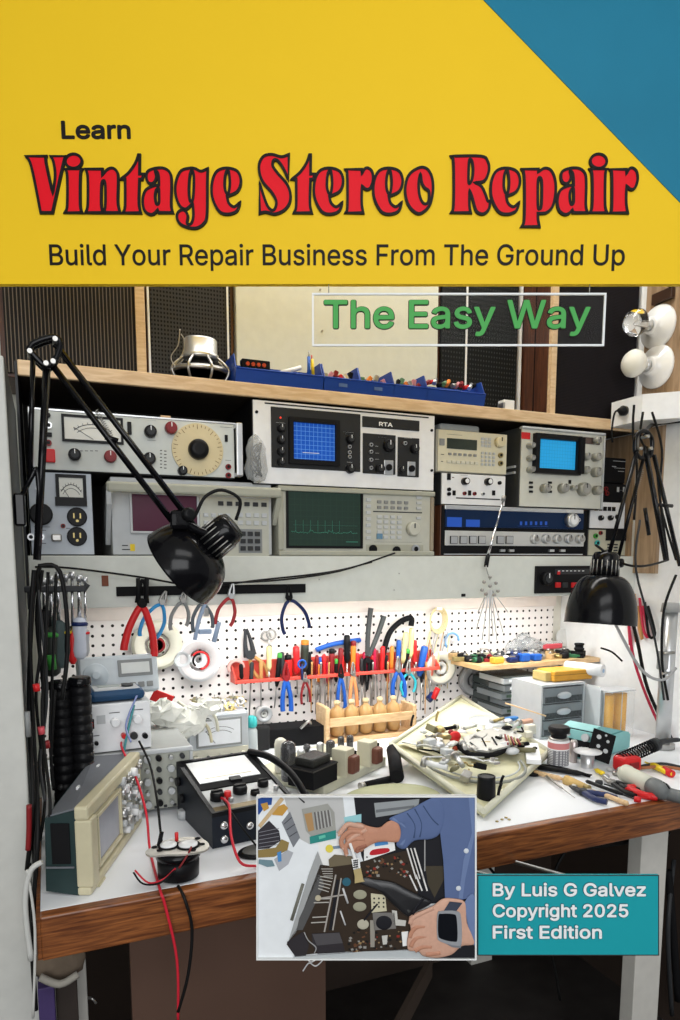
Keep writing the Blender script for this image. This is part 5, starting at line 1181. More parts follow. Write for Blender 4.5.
for k, (pts, m_, lb) in enumerate(((((29, 805), (29, 830), (28, 850)), dred, 'red lead end peeking out at the far left edge of the bench'), (((42, 862), (30, 872), (25, 905), (31, 960)), M('white_grey_cord', (.55, .55, .52), .5), 'white cord wrapped at the left end of the bench'), (((27, 870), (35, 930), (33, 1018)), M('white_grey_cord', (.55, .55, .52), .5), 'thin pale cord hanging down the left bench leg'))):
    solo('cord_end', MB().tube([at(a, b_, 1.12 if k == 0 else 1.035) for a, b_ in pts], .0042 if k < 2 else .002, m_), lb, 'cable')
b = MB(); 
for k in range(3): b.box(at(37, 690+30*k, 1.22), (.008, .010, .014), red, .002)
for i_, k in enumerate((684, 727, 741)): solo('clip_sleeve', MB().cyl(at(36+i_*5, k, 1.205), at(37+i_*5, k+7, 1.205), .0055, [red, M('pink_red', (.6, .08, .1), .4), dred][i_], n=10), 'small red sleeve on the black lead bundle, %s from the top' % ORD[i_], 'sleeve')
# right-hand side: loops of red and black leads, steel pipe, box
for k, (pts, m_, r_, lb) in enumerate((
    (((619, 580), (628, 620), (634, 660), (650, 705), (668, 742)), M('crimson_lead', (.5, .02, .06), .4), .0042, 'crimson lead hanging down the right wall beside the lamp'),
    (((622, 582), (637, 640), (648, 690), (672, 740)), cable, .005, 'thick black lead hanging beside the crimson lead on the right wall'),
    (((612, 618), (640, 668), (662, 680), (676, 668)), M('grey_flex', (.38, .38, .38), .45), .0038, 'grey flexible cord curving under the right lamp to the pipe'),
    (((640, 520), (636, 570), (655, 640), (664, 700)), dgry, .0028, 'dark thin cord running down beside the right lamp arm'),
    (((676, 575), (664, 610), (662, 660), (668, 700)), cable, .0035, 'black cord passing behind the steel pipe'),
    (((601, 648), (612, 652), (622, 661)), cable, .0030, 'short black wire end sticking out right of the wooden shelf'))):
    Yp = (1.46, 1.47, 1.30, 1.30, 1.34, 1.60)[k]
    solo('hanging_cable', MB().tube([at(a, b_, Yp) if at(a, b_, Yp).x < WX-.01 else onX(a, b_, WX-.012) for a, b_ in pts], r_, m_), lb, 'cable')
for k in range(5):
    a = 624+k*5.2; m_ = [M('crimson_lead', (.5, .02, .06), .4), dred, ltan, M('crimson_lead', (.5, .02, .06), .4), blkm][k]
    solo('probe_lead', MB().tube([onX(a, 586+k*4, WX-.01), onX(a+4, 615+k*5, WX-.014), onX(a+6+k, 645-k*3, WX-.010), onX(a+3, 606, WX-.012)], .0042, m_, n=6), 'looped probe lead hanging on the right wall, %s loop from the left' % ORD[k], 'cable', group='looped probe leads on the right wall')
pxx = at(668, 650, 1.36); pipe = thing('steel_pipe', 'grey vertical steel pipe with clamp at the right edge of the bench', 'pipe', (pxx.x, 1.36, .8206))
pr0 = 7.2*mpp(pxx)
part(pipe, 'tube', MB().cyl((pxx.x, 1.36, .8206), (pxx.x, 1.36, at(668, 612, 1.36).z), pr0, alu, n=24)); part(pipe, 'cap', MB().cyl((pxx.x, 1.36, at(668, 612, 1.36).z), (pxx.x, 1.36, at(668, 603, 1.36).z), pr0*1.25, M('grey_paint', (.34, .34, .33), .4), n=24, r1=pr0*1.1))
part(pipe, 'clamp', MB().box((pxx.x-pr0*1.0, 1.355, at(662, 660, 1.36).z), (pr0*1.6, .02, .05), M('grey_paint', (.34, .34, .33), .4), .003)); part(pipe, 'clamp_screw', MB().cyl((pxx.x-pr0*2, 1.34, at(662, 672, 1.36).z), (pxx.x, 1.34, at(662, 672, 1.36).z), .004, steel, n=8))
part(pipe, 'clamp_screw', MB().cyl((pxx.x-pr0*2, 1.34, at(662, 652, 1.36).z), (pxx.x, 1.34, at(662, 652, 1.36).z), .004, steel, n=8))
part(pipe, 'foot', MB().cyl((pxx.x, 1.36, .8206), (pxx.x, 1.36, .834), pr0*1.6, M('grey_paint', (.34, .34, .33), .4), n=24))
# ================================================================== ON THE BENCH
BZ = .8206
def P_(t, name, mb, label=None): return part(t, name, mb, world=False, label=label)   # part in the thing's own frame
def lknob(t, c, r, h, m=None, axis=(0, -1, 0), n=14, name='knob', cap=None):
    b = MB().lathe([(r, 0), (r, h*.7), (r*.88, h), (r*.8, h)], m or blk, n, base=c, axis=axis); return P_(t, name, b)
# --- oscilloscope B (grey, many knobs) under the power supply
so = on(171, 811); yb = so.y
xa, xb = at(57, 790, yb).x+.004, at(193, 780, yb).x
sB = thing('oscilloscope', 'grey many-knobbed oscilloscope behind the tan tilted one, power supply standing on it', 'oscilloscope', (xa, yb, BZ))
W, Hs = xb-xa, .133
P_(sB, 'case', MB().bx(0, W, .006, .27, 0.006, Hs, M('grey_scope_case', (.30, .31, .30), .5), .004))
fpn = M('khaki_panel', (.40, .41, .36), .45)
P_(sB, 'front_panel', MB().bx(.002, W-.002, 0, .0062, .008, Hs-.004, fpn)); P_(sB, 'bezel', MB().bx(0, W, -.006, .004, Hs-.008, Hs+.001, lgry, .002).bx(W-.006, W, -.006, .004, .006, Hs-.0082, lgry, .001).bx(0, .006, -.006, .004, .006, Hs-.0082, lgry, .001))
P_(sB, 'screen', MB().bx(.016, .085, -.004, .001, .05, Hs-.02, pattern('blue_scope_screen', (.02, .16, .42), (.01, .08, .25), 'grid', .011, .011, .3, .05, emit=.2), .002))
random.seed(21)
for i in range(6):
    for j in range(5):
        r = [.0045, .006, .0075, .005][(i*3+j*2) % 4]; c = (.118+i*(W-.135)/5.2, 0, .022+j*.0235)
        k = lknob(sB, c, r, .014, [alu, dgry, lgry, blk][(i+2*j) % 4])
for i in range(8): P_(sB, 'push_button', MB().box((.105+i*.019, -.002, .013), (.006, .006, .004), dgry))
for i in range(2): P_(sB, 'foot', MB().bx(.02+i*(W-.07), .05+i*(W-.07), .02, .24, -.0003, .0062, blk))
zsB = BZ+Hs+.0012
# --- dc power supply standing on it
ps = at(95, 757, yb+.012); xa, xb = at(86, 740, yb+.012).x, at(152, 740, yb+.012).x
pw = thing('power_supply', 'white bench power supply with two knobs standing on the grey oscilloscope', 'power supply', (xa, yb+.012, zsB), rz=R(2))
W = xb-xa; Hp = .098
P_(pw, 'case', MB().bx(0, W, .003, .125, 0, Hp, lgry, .002)); P_(pw, 'front_panel', MB().bx(.001, W-.001, 0, .0035, .001, Hp-.001, whtp, .001))
lknob(pw, (W*.44, 0, Hp*.62), .0088, .016, whtp); lknob(pw, (W*.78, 0, Hp*.64), .0088, .016, whtp); lknob(pw, (W*.72, 0, Hp*.30), .0075, .012, dgry); lknob(pw, (W*.89, 0, Hp*.28), .0055, .014, blk); lknob(pw, (W*.15, 0, Hp*.22), .004, .01, blk); lknob(pw, (W*.56, 0, Hp*.33), .005, .02, red)
P_(pw, 'rocker_switch', MB().bx(W*.04, W*.13, -.004, .0, Hp*.52, Hp*.72, blk, .001).bx(W*.06, W*.11, -.005, -.004, Hp*.56, Hp*.66, red))
P_(pw, 'readout', MB().bx(W*.17, W*.30, -.001, 0, Hp*.60, Hp*.78, lgry)); P_(pw, 'lettering', MB().bx(W*.36, W*.52, -.0008, 0, Hp*.80, Hp*.815, ink).bx(W*.68, W*.88, -.0008, 0, Hp*.82, Hp*.835, ink).bx(W*.10, W*.20, -.0008, 0, Hp*.36, Hp*.375, ink))
# --- blue handheld meter on the supply
zp = zsB+Hp+.001
dm = thing('handheld_meter', 'dark blue handheld meter lying flat on the white power supply', 'multimeter', (at(116, 705, yb+.05).x, yb+.055, zp), rz=R(4))
P_(dm, 'boot', MB().box((0, 0, .012), (.108, .07, .022), M('deep_blue_boot', (.012, .055, .13), .45), .009)); P_(dm, 'face', MB().box((0, 0, .0235), (.088, .052, .003), lgry, .001)); P_(dm, 'display', MB().box((-.012, .012, .0258), (.042, .018, .0015), M('lcd_grey', (.38, .42, .40), .3))); P_(dm, 'dial', MB().cyl((.024, 0, .025), (.024, 0, .029), .012, dgry))
# --- bench multimeter standing behind the handheld one
mm_ = thing('bench_multimeter', 'pale blue-grey bench multimeter with blank display standing behind the handheld meter', 'multimeter', (at(80, 690, yb+.115).x, yb+.105, zp), rz=R(5), rot3=(R(-14), 0, R(5)))
Wm, Hm = .165, .082; pbl = M('pale_blue_grey', (.50, .56, .60), .45)
P_(mm_, 'case', MB().bx(0, Wm, .002, .045, 0.0, Hm, pbl, .005)); P_(mm_, 'front_panel', MB().bx(.003, Wm-.003, -.001, .0025, .003, Hm-.003, M('pale_ice_panel', (.58, .63, .66), .45), .002))
P_(mm_, 'display_frame', MB().bx(Wm*.48, Wm*.92, -.004, -.0008, Hm*.42, Hm*.86, mgry, .001)); P_(mm_, 'display', MB().bx(Wm*.52, Wm*.88, -.005, -.004, Hm*.5, Hm*.78, M('lcd_pale', (.66, .68, .66), .3)))
P_(mm_, 'range_dial', MB().lathe([(.026, 0), (.026, .002), (.024, .003), (.009, .003), (.009, .009), (.007, .010)], pbl, 28, base=(Wm*.2, -.001, Hm*.5), axis=(0, -1, 0)))
for i in range(4): P_(mm_, 'push_button', MB().bx(Wm*(.50+i*.11), Wm*(.58+i*.11), -.004, -.0008, Hm*.12, Hm*.26, mgry, .001))
# --- two big black torches standing on the oscilloscope
for k, (px, pyb, pyt, lab, dy) in enumerate(((69, 764, 680, 'black ribbed torch standing at the far left, nearer the hanging leads', -.0), (90, 758, 676, 'black ribbed torch standing left of the white power supply, right-hand one', -.002))):
    Yt = yb-.03-k*.0; base = at(px-5 if k == 0 else px-6, 770, yb-.052+dy); k_ = mpp(base); r = 12*k_; H = 86*k_
    z0 = BZ
    base.z = BZ
    H = at(px, pyt, base.y).z-BZ
    t = thing('flashlight', lab, 'torch', base)
    part(t, 'head', MB().lathe([(r*1.0, 0), (r*1.05, .004), (r*1.05, .03), (r*.9, .036), (r*.98, .045), (r*.95, .062), (r*.8, .07)], blk, 24, base=base))
    pr = [(r*.8, .07)]
    n = 12; z = .07
    for i in range(n): z0_ = .07+(H-.085)*i/n; z1_ = .07+(H-.085)*(i+1)/n; pr += [(r*.84, z0_+.001), (r*.85, z1_-.0035), (r*.79, z1_-.003), (r*.79, z1_)]
    part(t, 'body', MB().lathe(pr, blk, 22, base=base)); part(t, 'tail_cap', MB().lathe([(r*.88, H-.016), (r*.9, H-.012), (r*.9, H-.002), (r*.7, H)], blkg, 22, base=base))
    part(t, 'trim_ring', MB().lathe([(r*1.06, .033), (r*1.0, .036), (r*1.0, .037)], M('grey_ring', (.2, .2, .2), .25, .6), 24, base=base))
    part(t, 'switch_button', MB().sph(base+Vector((-.3*r, -r*.85, .10)), .006, M('dark_switch', (.03, .03, .03), .4), n=10))
# --- tan and green oscilloscope turned to the right in front
oA = Vector((.040, 1.082, BZ))
sA = thing('oscilloscope', 'tan-fronted oscilloscope with dark green case turned sideways at the bench left end', 'oscilloscope', oA, rz=R(68.5))
Lx, Hz, Dp = .305, .137, .072
tan_ = M('tan_bezel', (.58, .53, .36), .42); dgr = M('dark_green_case', (.022, .042, .042), .42, spec=.25); gtop = M('slate_case_top', (.16, .17, .19), .5)
zt0, zt1 = Hz*.955, Hz*.955
P_(sA, 'case', MB().hexa([(.002, .02, .0), (Lx-.004, .02, 0), (Lx-.004, Dp+.02, .006), (.006, Dp, .006), (.002, .02, Hz), (Lx-.004, .02, Hz), (Lx-.004, Dp+.02, Hz-.004), (.006, Dp-.004, Hz-.014)], dgr))
P_(sA, 'top_cover', MB().hexa([(.004, .022, Hz), (Lx-.006, .022, Hz), (Lx-.006, Dp+.018, Hz-.003), (.008, Dp-.006, Hz-.013), (.004, .022, Hz+.0025), (Lx-.006, .022, Hz+.0025), (Lx-.006, Dp+.016, Hz-.0005), (.008, Dp-.008, Hz-.0105)], gtop), 'slate grey top cover')
P_(sA, 'vent_slot', MB().bx(.10, .112, .05, .053, Hz-.001, Hz+.0035, whtp)); P_(sA, 'vent_slot', MB().bx(.22, .232, .055, .058, Hz-.001, Hz+.0035, whtp))
P_(sA, 'side_recess', MB().bx(.0005, .003, .03, Dp-.014, Hz*.38, Hz*.85, blkm)); P_(sA, 'side_seam', MB().bx(.0, .003, .025, Dp-.004, Hz*.33, Hz*.345, gtop))
f = MB(); bw = .0
f.bx(0, Lx, 0, .022, Hz-.016, Hz+.006, tan_, .004).bx(0, Lx, 0, .022, -.0, .014, tan_, .004).bx(0, .030, -.004, .022, .0135, Hz-.0155, tan_, .003).bx(Lx-.006, Lx, 0, .022, .0135, Hz-.0155, tan_, .002)
P_(sA, 'bezel', f, 'tan front bezel'); P_(sA, 'inner_panel', MB().bx(.0295, Lx-.0055, .008, .021, .0135, Hz-.0155, M('ivory_inner_panel', (.56, .54, .44), .45)))
P_(sA, 'crt_bezel', MB().bx(.045, .175, -.000, .0085, .024, .030, tan_, .001).bx(.045, .175, -.0, .0085, Hz-.030, Hz-.024, tan_, .001).bx(.045, .051, -.0, .0085, .0305, Hz-.0305, tan_, .001).bx(.169, .175, -.0, .0085, .0305, Hz-.0305, tan_, .001))
P_(sA, 'crt_face', MB().bx(.0515, .1685, .004, .0085, .0305, Hz-.0305, M('silvery_crt', (.34, .35, .40), .12), .002))
for j in range(10): P_(sA, 'side_key', MB().bx(.034, .041, .002, .0085, .022+j*.011, .029+j*.011, M('grey_green_key', (.20, .26, .22), .5), .001))
for i in range(7):
    for j in range(6):
        if (i*5+j*3) % 7 == 0: continue
        c = (.186+i*.0185, .008, .024+j*.0195); r = .0042+.0022*((i+j) % 3)
        lknob(sA, c, r, .012+.006*((i*j) % 2), [alu, whtp, lgry, steel][(i+2*j) % 4], n=12)
P_(sA, 'foot', MB().bx(.03, .06, -.003, .006, -.0003, .003, tan_)); 
# --- small analogue meter unit
q0 = on(190, 771); ym = q0.y; xa, xb = at(188, 740, ym).x, at(250, 740, ym).x; ztm = at(220, 714, ym).z
t = thing('level_meter', 'grey instrument with wide white meter behind the black analogue multimeter', 'meter', (xa, ym, BZ), rz=R(1.5))
W, Hm = xb-xa, ztm-BZ; gcase = M('light_grey_case', (.42, .45, .48), .45)
P_(t, 'case', MB().bx(0, W, .005, .14, 0, Hm, gcase, .005)); P_(t, 'front_panel', MB().bx(.003, W-.003, 0, .0055, .003, Hm-.003, M('ice_grey_panel', (.50, .53, .56), .45), .001))
mz0, mz1 = Hm*.44, Hm*.88
P_(t, 'meter_frame', MB().bx(W*.13, W*.87, -.004, .0, mz0-.006, mz1+.006, mgry, .001)); ms_ = P_(t, 'meter_scale', MB().bx(W*.16, W*.84, -.0055, -.004, mz0, mz1, M('meter_white', (.78, .80, .84), .4)))
b = MB(); cx, cz = W*.5, mz0-.012
for rr in (.062, .052): b.tube([(cx+math.sin(a)*rr*1.0, -.0062, cz+math.cos(a)*rr*.92) for a in [(-.62+1.24*i/12) for i in range(13)]], .0006, ink, n=4, smooth_path=False)
b.tube([(cx-.035, -.0062, mz0+.036), (cx-.012, -.0062, mz0+.004)], .0006, ink, n=4, smooth_path=False); P_(t, 'scale_markings', b)
P_(t, 'knob_strip', MB().bx(.004, W-.004, -.003, 0, Hm*.08, Hm*.36, cream, .001))
for i, rr in enumerate((.007, .004, .004, .004, .007)): lknob(t, (W*(.12+.19*i), -.003, Hm*.22), rr, .012, [cream, dgry, alu, dgry, cream][i])
P_(t, 'lettering', MB().bx(W*.12, W*.36, -.0008, 0, Hm*.925, Hm*.945, ink).bx(W*.4, W*.48, -.0008, 0, Hm*.93, Hm*.94, ink))
# heap of brass switch wafers on it
random.seed(33)
for k in range(9):
    c = Vector((xa+.018+(W-.03)*((k*5) % 9)/8, ym+.03+.012*(k % 3), BZ+Hm+.0085+.010*((k*7) % 3))); o = MB()
    Tm = tr(c) @ rot('X', random.uniform(-60, 60)) @ rot('Z', random.uniform(0, 180))
    o.lathe([(.011, -.0012), (.013, 0), (.011, .0012), (.004, .0012), (.004, -.0012), (.011, -.0012)], [brass, steel, M('olive_wafer', (.16, .15, .08), .5)][k % 3], 12, T=Tm, cap=False)
    for j in range(6): a = 2*PI*j/6; o.box((math.cos(a)*.014, math.sin(a)*.014, 0), (.006, .003, .002), brass, T=Tm @ rot('Z', 0))
    o.cyl((0, 0, -.008), (0, 0, .010), .0022, steel, n=8, T=Tm)
    solo('switch_wafer', o, 'brass and olive switch part heaped on the grey level meter, %s of the heap' % ORD[k], 'switch part', group='switch parts heaped on the level meter')
# bags of white stuff between the supply and the meter
b = MB(); random.seed(8)
for (a, c, z, r, sc) in ((168, 735, .03, .030, (1.3, .9, .8)), (185, 722, .07, .034, (1.2, .8, .75)), (165, 712, .10, .026, (1.2, .8, .8)), (205, 708, .12, .022, (1.5, .7, .5))):
    p = at(a, c, 1.60); b.sph(p, r*1.25, M('crumpled_white_plastic', (.74, .74, .68), .35, bump=.8, bscale=45), (sc[0], sc[1], sc[2]), n=14)
for v in b.bm.verts: v.co += Vector((random.uniform(-.009, .009), random.uniform(-.009, .009), random.uniform(-.009, .009)))
for f_ in b.bm.faces: f_.smooth = False
pbg = at(180, 730, 1.72); solo('plastic_bag', b, 'crumpled white plastic bags heaped between power supply and grey level meter', 'bag', (pbg.x, 1.72, BZ))
b = MB(); random.seed(4)
for k in range(14):
    a0 = at(150+k*4, 700+(k*13) % 18, 1.70-.004*k); a1 = a0+Vector((.02+.03*random.random(), 0, -.05-.02*random.random())); b.tube([a0, a0.lerp(a1, .5)+Vector((.01, -.006, .008)), a1], .004, [whtp, cream, M('straw', (.66, .6, .42), .5)][k % 3], n=5)
setp(solo('packing_strips', b, 'loose white and straw coloured strips spilling over the white bags', 'packing'), kind='stuff')
p = at(162, 698, 1.68); solo('paper_slip', MB().box((0, 0, 0), (.05, .003, .03), red, T=tr(p) @ rot('Y', 25) @ rot('X', 20)), 'red packet among the white bags behind the power supply', 'packet')
p = at(183, 752, 1.70); solo('blue_box', MB().bx(p.x-.05, p.x+.01, 1.72, 1.80, BZ+.02-.02, BZ+.10, M('pale_blue_card', (.22, .40, .50), .6), .003), 'pale blue carton behind the grey oscilloscope under the white bags', 'carton')
# --- black analogue multimeter
oV = Vector((.251, 1.182, BZ))
vm = thing('analogue_multimeter', 'big black portable analogue multimeter with white meter face and leather strap', 'multimeter', oV, rz=R(7))
Wv, Lv, H0, H1 = .165, .285, .058, .098
nvy = M('blue_black_leatherette', (.010, .014, .022), .42, spec=.25, bump=.3, bscale=500)
P_(vm, 'body', MB().hexa([(0, 0, 0), (Wv, 0, 0), (Wv, .212, 0), (0, .212, 0), (0, 0, H0), (Wv, 0, H0), (Wv, .212, H1), (0, .212, H1)], nvy))
def vt(x, y, z=0.): return (x, y*.744, H0+(H1-H0)*y/Lv+z)
def vquad(x0, x1, y0, y1, z0, z1, m): return MB().hexa([vt(x0, y0, z0), vt(x1, y0, z0), vt(x1, y1, z0), vt(x0, y1, z0), vt(x0, y0, z1), vt(x1, y0, z1), vt(x1, y1, z1), vt(x0, y1, z1)], m)
rim = MB()
for (a, b, c, d) in ((0, .008, 0, Lv), (Wv-.008, Wv, 0, Lv), (.008, Wv-.008, Lv-.008, Lv), (.008, Wv-.008, 0, .006)):
    rim.hexa([vt(a, c, 0), vt(b, c, 0), vt(b, d, 0), vt(a, d, 0), vt(a, c, .008), vt(b, c, .008), vt(b, d, .008), vt(a, d, .008)], blk)
P_(vm, 'rim', rim); P_(vm, 'control_panel', vquad(.009, Wv-.009, .034, .118, .0, .004, M('silver_grey_panel', (.42, .43, .43), .4, .2))); P_(vm, 'bronze_plate', vquad(.009, Wv-.009, .0065, .032, 0, .005, M('bronze_plate', (.22, .17, .09), .4, .4)))
P_(vm, 'meter_housing', vquad(.009, Wv-.009, .120, Lv-.010, 0, .006, blkm)); mf = P_(vm, 'meter_glass', vquad(.016, Wv-.022, .150, Lv-.018, .006, .0075, M('white_meter_glass', (.80, .81, .80), .15)))
P_(vm, 'scale_markings', vquad(.030, Wv-.036, .168, .170, .0076, .008, M('amber_print', (.45, .38, .18), .5))); P_(vm, 'meter_tab', vquad(.075, .098, .132, .152, .006, .011, blk))
for (x, y, r, h) in ((.028, .068, .013, .016), (.078, .082, .014, .014), (.130, .095, .011, .012), (.102, .060, .009, .008)):
    lknob(vm, vt(x, y, .004), r, h, blk, (0, -.1, 1))
    P_(vm, 'knob_pointer', MB().box(Vector(vt(x, y, .004+h)), (r*1.7, r*.5, .005), blk, .001))
for (x, y) in ((.028, .085), (.050, .048), (.036, .052), (.148, .065)): lknob(vm, vt(x, y, .004), .005, .008, alu, (0, 0, 1))
lknob(vm, vt(.047, .060, .004), .007, .016, red, (0, 0, 1), name='red_plug')
for (x, z) in ((.022, .040), (.022, .014), (.072, .030)):
    P_(vm, 'stud', MB().lathe([(.008, 0), (.008, .003), (.005, .0055), (.001, .006)], chrome, 18, base=(x, 0, z), axis=(0, -1, 0)))
for (y, z) in ((.192, .070), (.170, .042)): P_(vm, 'side_knob', MB().cyl((0, y, z), (-.008, y, z), .009, blk))
P_(vm, 'strap', MB().hexa([(Wv+.001, .14, .05), (Wv+.003, .14, .05), (Wv+.003, .21, .06), (Wv+.001, .21, .06), (Wv+.001, .14, .082), (Wv+.003, .14, .082), (Wv+.003, .21, .092), (Wv+.001, .21, .092)], blk).tube([(Wv-.01, .20, .108), (Wv+.014, .15, .106), (Wv+.035, .095, .085), (Wv+.045, .045, .050), (Wv+.05, .0, .012)], .0075, blk, n=6))
P_(vm, 'foot', MB().cyl((-.002, .17, .0), (-.002, .17, .018), .010, lgry))
# --- small motor on the bench edge
oM = Vector((.176, 1.098, BZ)); mo = thing('cassette_motor', 'small black motor with perforated metal plate and red wires near the bench edge', 'motor', oM)
P_(mo, 'motor_can', MB().lathe([(.026, 0), (.033, .003), (.034, .028), (.030, .033)], blk, 28)); P_(mo, 'upper_can', MB().lathe([(.030, .033), (.036, .036), (.036, .046), (.03, .048)], blkg, 28))
pl = MB(); pts = []
import itertools
pp = smooth_poly([(-.052, .002), (-.046, .020), (-.02, .026), (.0, .034), (.03, .036), (.046, .024), (.048, .0), (.036, -.024), (.01, -.034), (-.02, -.030), (-.040, -.012)], 3)
pl.prism([(q[0], q[1]) for q in pp], .003, M('galvanised_plate', (.52, .50, .45), .35, .6), T=tr(0, 0, .0515) @ rot('X', 90) @ rot('X', 0))
P_(mo, 'mounting_plate', pl)
for (x, y, r) in ((-.014, .006, .0135), (.016, -.004, .0155)):
    P_(mo, 'winding_disc', MB().lathe([(r, 0), (r, .004), (r*.5, .0055), (r*.3, .003)], whtp, 22, base=(x, y, .0515)))
    P_(mo, 'disc_rim', MB().lathe([(r*1.25, 0), (r*1.25, .002), (r*1.02, .002), (r*1.02, 0)], blkm, 22, base=(x, y, .0516)))
for (x, y) in ((.036, .018), (.020, -.026), (-.030, -.006), (.038, -.008), (-.036, .010)): P_(mo, 'plate_hole', MB().cyl((x, y, .0512), (x, y, .0524), .0048, blkm, n=14))
P_(mo, 'pivot_post', MB().cyl((-.028, .016, .05), (-.022, .020, .072), .0035, blkm)); P_(mo, 'post', MB().cyl((.002, .022, .05), (.002, .022, .066), .003, red))
for k, pts in enumerate((((-.010, -.034, .03), (-.03, -.040, .018), (-.052, -.030, .012), (-.07, -.012, .028)), ((-.005, -.036, .03), (.010, -.034, .05), (.018, -.022, .056)), ((-.012, -.036, .028), (-.036, -.044, .015), (-.060, -.026, .010), (-.072, -.010, .024)))):
    P_(mo, 'red_wire', MB().tube(pts, .0016, [redl, dred, blk][k], n=6))
# test leads running over the bench and its edge
def lead_(pts, m, r, lab): return solo('test_lead', MB().tube(pts, r, m, n=7), lab, 'cable')
e1 = at(157, 905, 1.030); lead_([on(128, 738, .93), at(121, 745, 1.385), at(135, 775, 1.32), at(146, 812, 1.24), on(150, 850, .826), on(160, 890, .826), at(165, 905, 1.034), at(177, 960, 1.032), at(178, 1022, 1.034)], redl, .0023, 'red test lead running from the power supply over the bench edge')
lead_([at(139, 741, 1.385), at(150, 765, 1.34), at(157, 800, 1.25), on(162, 845, .83), on(168, 880, .823)], cable, .0023, 'black test lead running from the power supply to the small motor')
lead_([on(178, 886, .823), at(185, 900, 1.034), at(192, 930, 1.032), at(188, 975, 1.030), at(178, 1012, 1.032)], cable, .0026, 'black cord hanging over the bench edge beneath the small motor')
lead_([at(219, 797, 1.235), at(229, 805, 1.18), at(231, 835, 1.12), at(240, 862, 1.075), on(256, 866, .824), on(270, 866, .824)], redl, .0024, 'red test lead curling from the black multimeter to the bench')
lead_([at(222, 798, 1.225), at(240, 825, 1.14), on(258, 848, .826)], cable, .0018, 'thin black lead running from the black multimeter to the oval lid')
lead_([at(131, 742, 1.38), at(126, 725, 1.40), at(135, 700, 1.42), at(139, 692, 1.44)], M('blue_purple_lead', (.25, .3, .55), .45), .002, 'blue and purple lead hanging in front of the power supply knob')
lead_([at(122, 762, 1.38), at(127, 735, 1.40), at(134, 705, 1.42)], M('teal_lead', (.06, .28, .30), .45), .0026, 'teal lead hanging in front of the power supply')
od = on(258, 856); ov = thing('oval_lid', 'black-rimmed oval lid lying beside the black multimeter near the bench edge', 'lid', (od.x+.012, od.y+.01, BZ)); P_(ov, 'rim', MB().lathe([(.044, 0), (.046, .003), (.044, .006), (.038, .006)], blk, 32, sy=.62)); P_(ov, 'inlay', MB().lathe([(.037, .0062), (.037, .0072), (.001, .0072)], M('grey_felt', (.16, .16, .15), .8), 32, sy=.62))

# --- chassis with transformers and tubes
oC = on(325, 797); an_ = math.atan2(.15, .22); ch = thing('amplifier_chassis', 'cream tube amplifier chassis carrying tubes and black transformers on the bench', 'amplifier chassis', (oC.x, oC.y+.006, BZ), rz=R(33))
cm = M('cream_green_chassis', (.56, .55, .42), .45)
P_(ch, 'chassis_pan', MB().box((.135, .105, .012), (.27, .21, .024), cm, .003)); zc = .0245
def ch_at(px, py): # base point on the chassis top in its own frame
    p = on(px, py, BZ+zc); v = ch.matrix_basis.inverted() @ p; return v
def tubev(px, py, r_px, top_py, m, name, lab=None):
    v = ch_at(px, py); w_ = ch.matrix_basis @ v; r = r_px*mpp(w_); H = at(px, top_py, w_.y).z-w_.z
    P_(ch, name, MB().lathe([(r*.9, 0), (r, .004), (r, H*.82), (r*.85, H*.94), (r*.4, H)], m, 20, base=v), lab); return v, r, H
# black power transformer
v = ch_at(322, 786); tp_ = P_(ch, 'power_transformer', MB().box((v.x+.01, v.y+.032, zc+.021), (.092, .070, .044), blkm, .002)); P_(ch, 'transformer_cover', MB().box((v.x+.01, v.y+.032, zc+.0425+.010), (.070, .052, .022), M('black_crackle', (.02, .02, .018), .5, bump=.5, bscale=700), .006))
P_(ch, 'core_band', MB().box((v.x+.01, v.y+.032, zc+.040), (.0935, .0715, .003), M('dark_core', (.04, .035, .03), .5)))
for (px, py, rp, tp, m, nm, lb) in ((288.5, 780, 7.6, 741, dglass, 'vacuum_tube', 'big dark glass tube'), (281, 772, 6.4, 738, M('cream_can', (.66, .64, .54), .4), 'filter_can', 'cream metal can'), (301, 762, 4, 749, alu, 'small_can', None), (307, 758, 3.6, 744, dglass, 'vacuum_tube', None), (313, 762, 4.2, 748, alu, 'small_can', None), (320, 756, 3.6, 742, alu, 'small_can', None), (330.5, 756, 4.6, 740, dglass, 'vacuum_tube', None), (341, 750, 3.4, 736, dglass, 'vacuum_tube', None), (350, 748, 3.6, 735, dglass, 'vacuum_tube', None)):
    tubev(px, py, rp, tp, m, nm, lb)
v = ch_at(288.5, 780); P_(ch, 'tube_collar', MB().lathe([(.0148, .012), (.0152, .014), (.0148, .020)], alu, 20, base=v)); P_(ch, 'tube_base', MB().lathe([(.0155, 0), (.0155, .010), (.014, .0105)], blkm, 20, base=v))
for (px, py, s) in ((347, 776, 1.0), (371, 766, .95)):
    v = ch_at(px, py); b = MB().box((v.x+.008, v.y+.016, zc+.030*s), (.036*s, .040*s, .064*s), M('cream_bell', (.56, .53, .40), .4), .002); P_(ch, 'output_transformer', b)
    P_(ch, 'transformer_coil', MB().box((v.x+.013, v.y-.006, zc+.026*s), (.032*s, .026, .042*s), M('copper_brown_coil', (.16, .06, .04), .45), .006))
    P_(ch, 'coil_core', MB().box((v.x+.028*s+.002, v.y+.010, zc+.028*s), (.008, .030*s, .050*s), blkm, .001))
for (x, y) in ((.03, .015), (.24, .03), (.12, .012), (.245, .19)): P_(ch, 'screw', MB().cyl((x, y, zc), (x, y, zc+.003), .004, blkm, n=10))
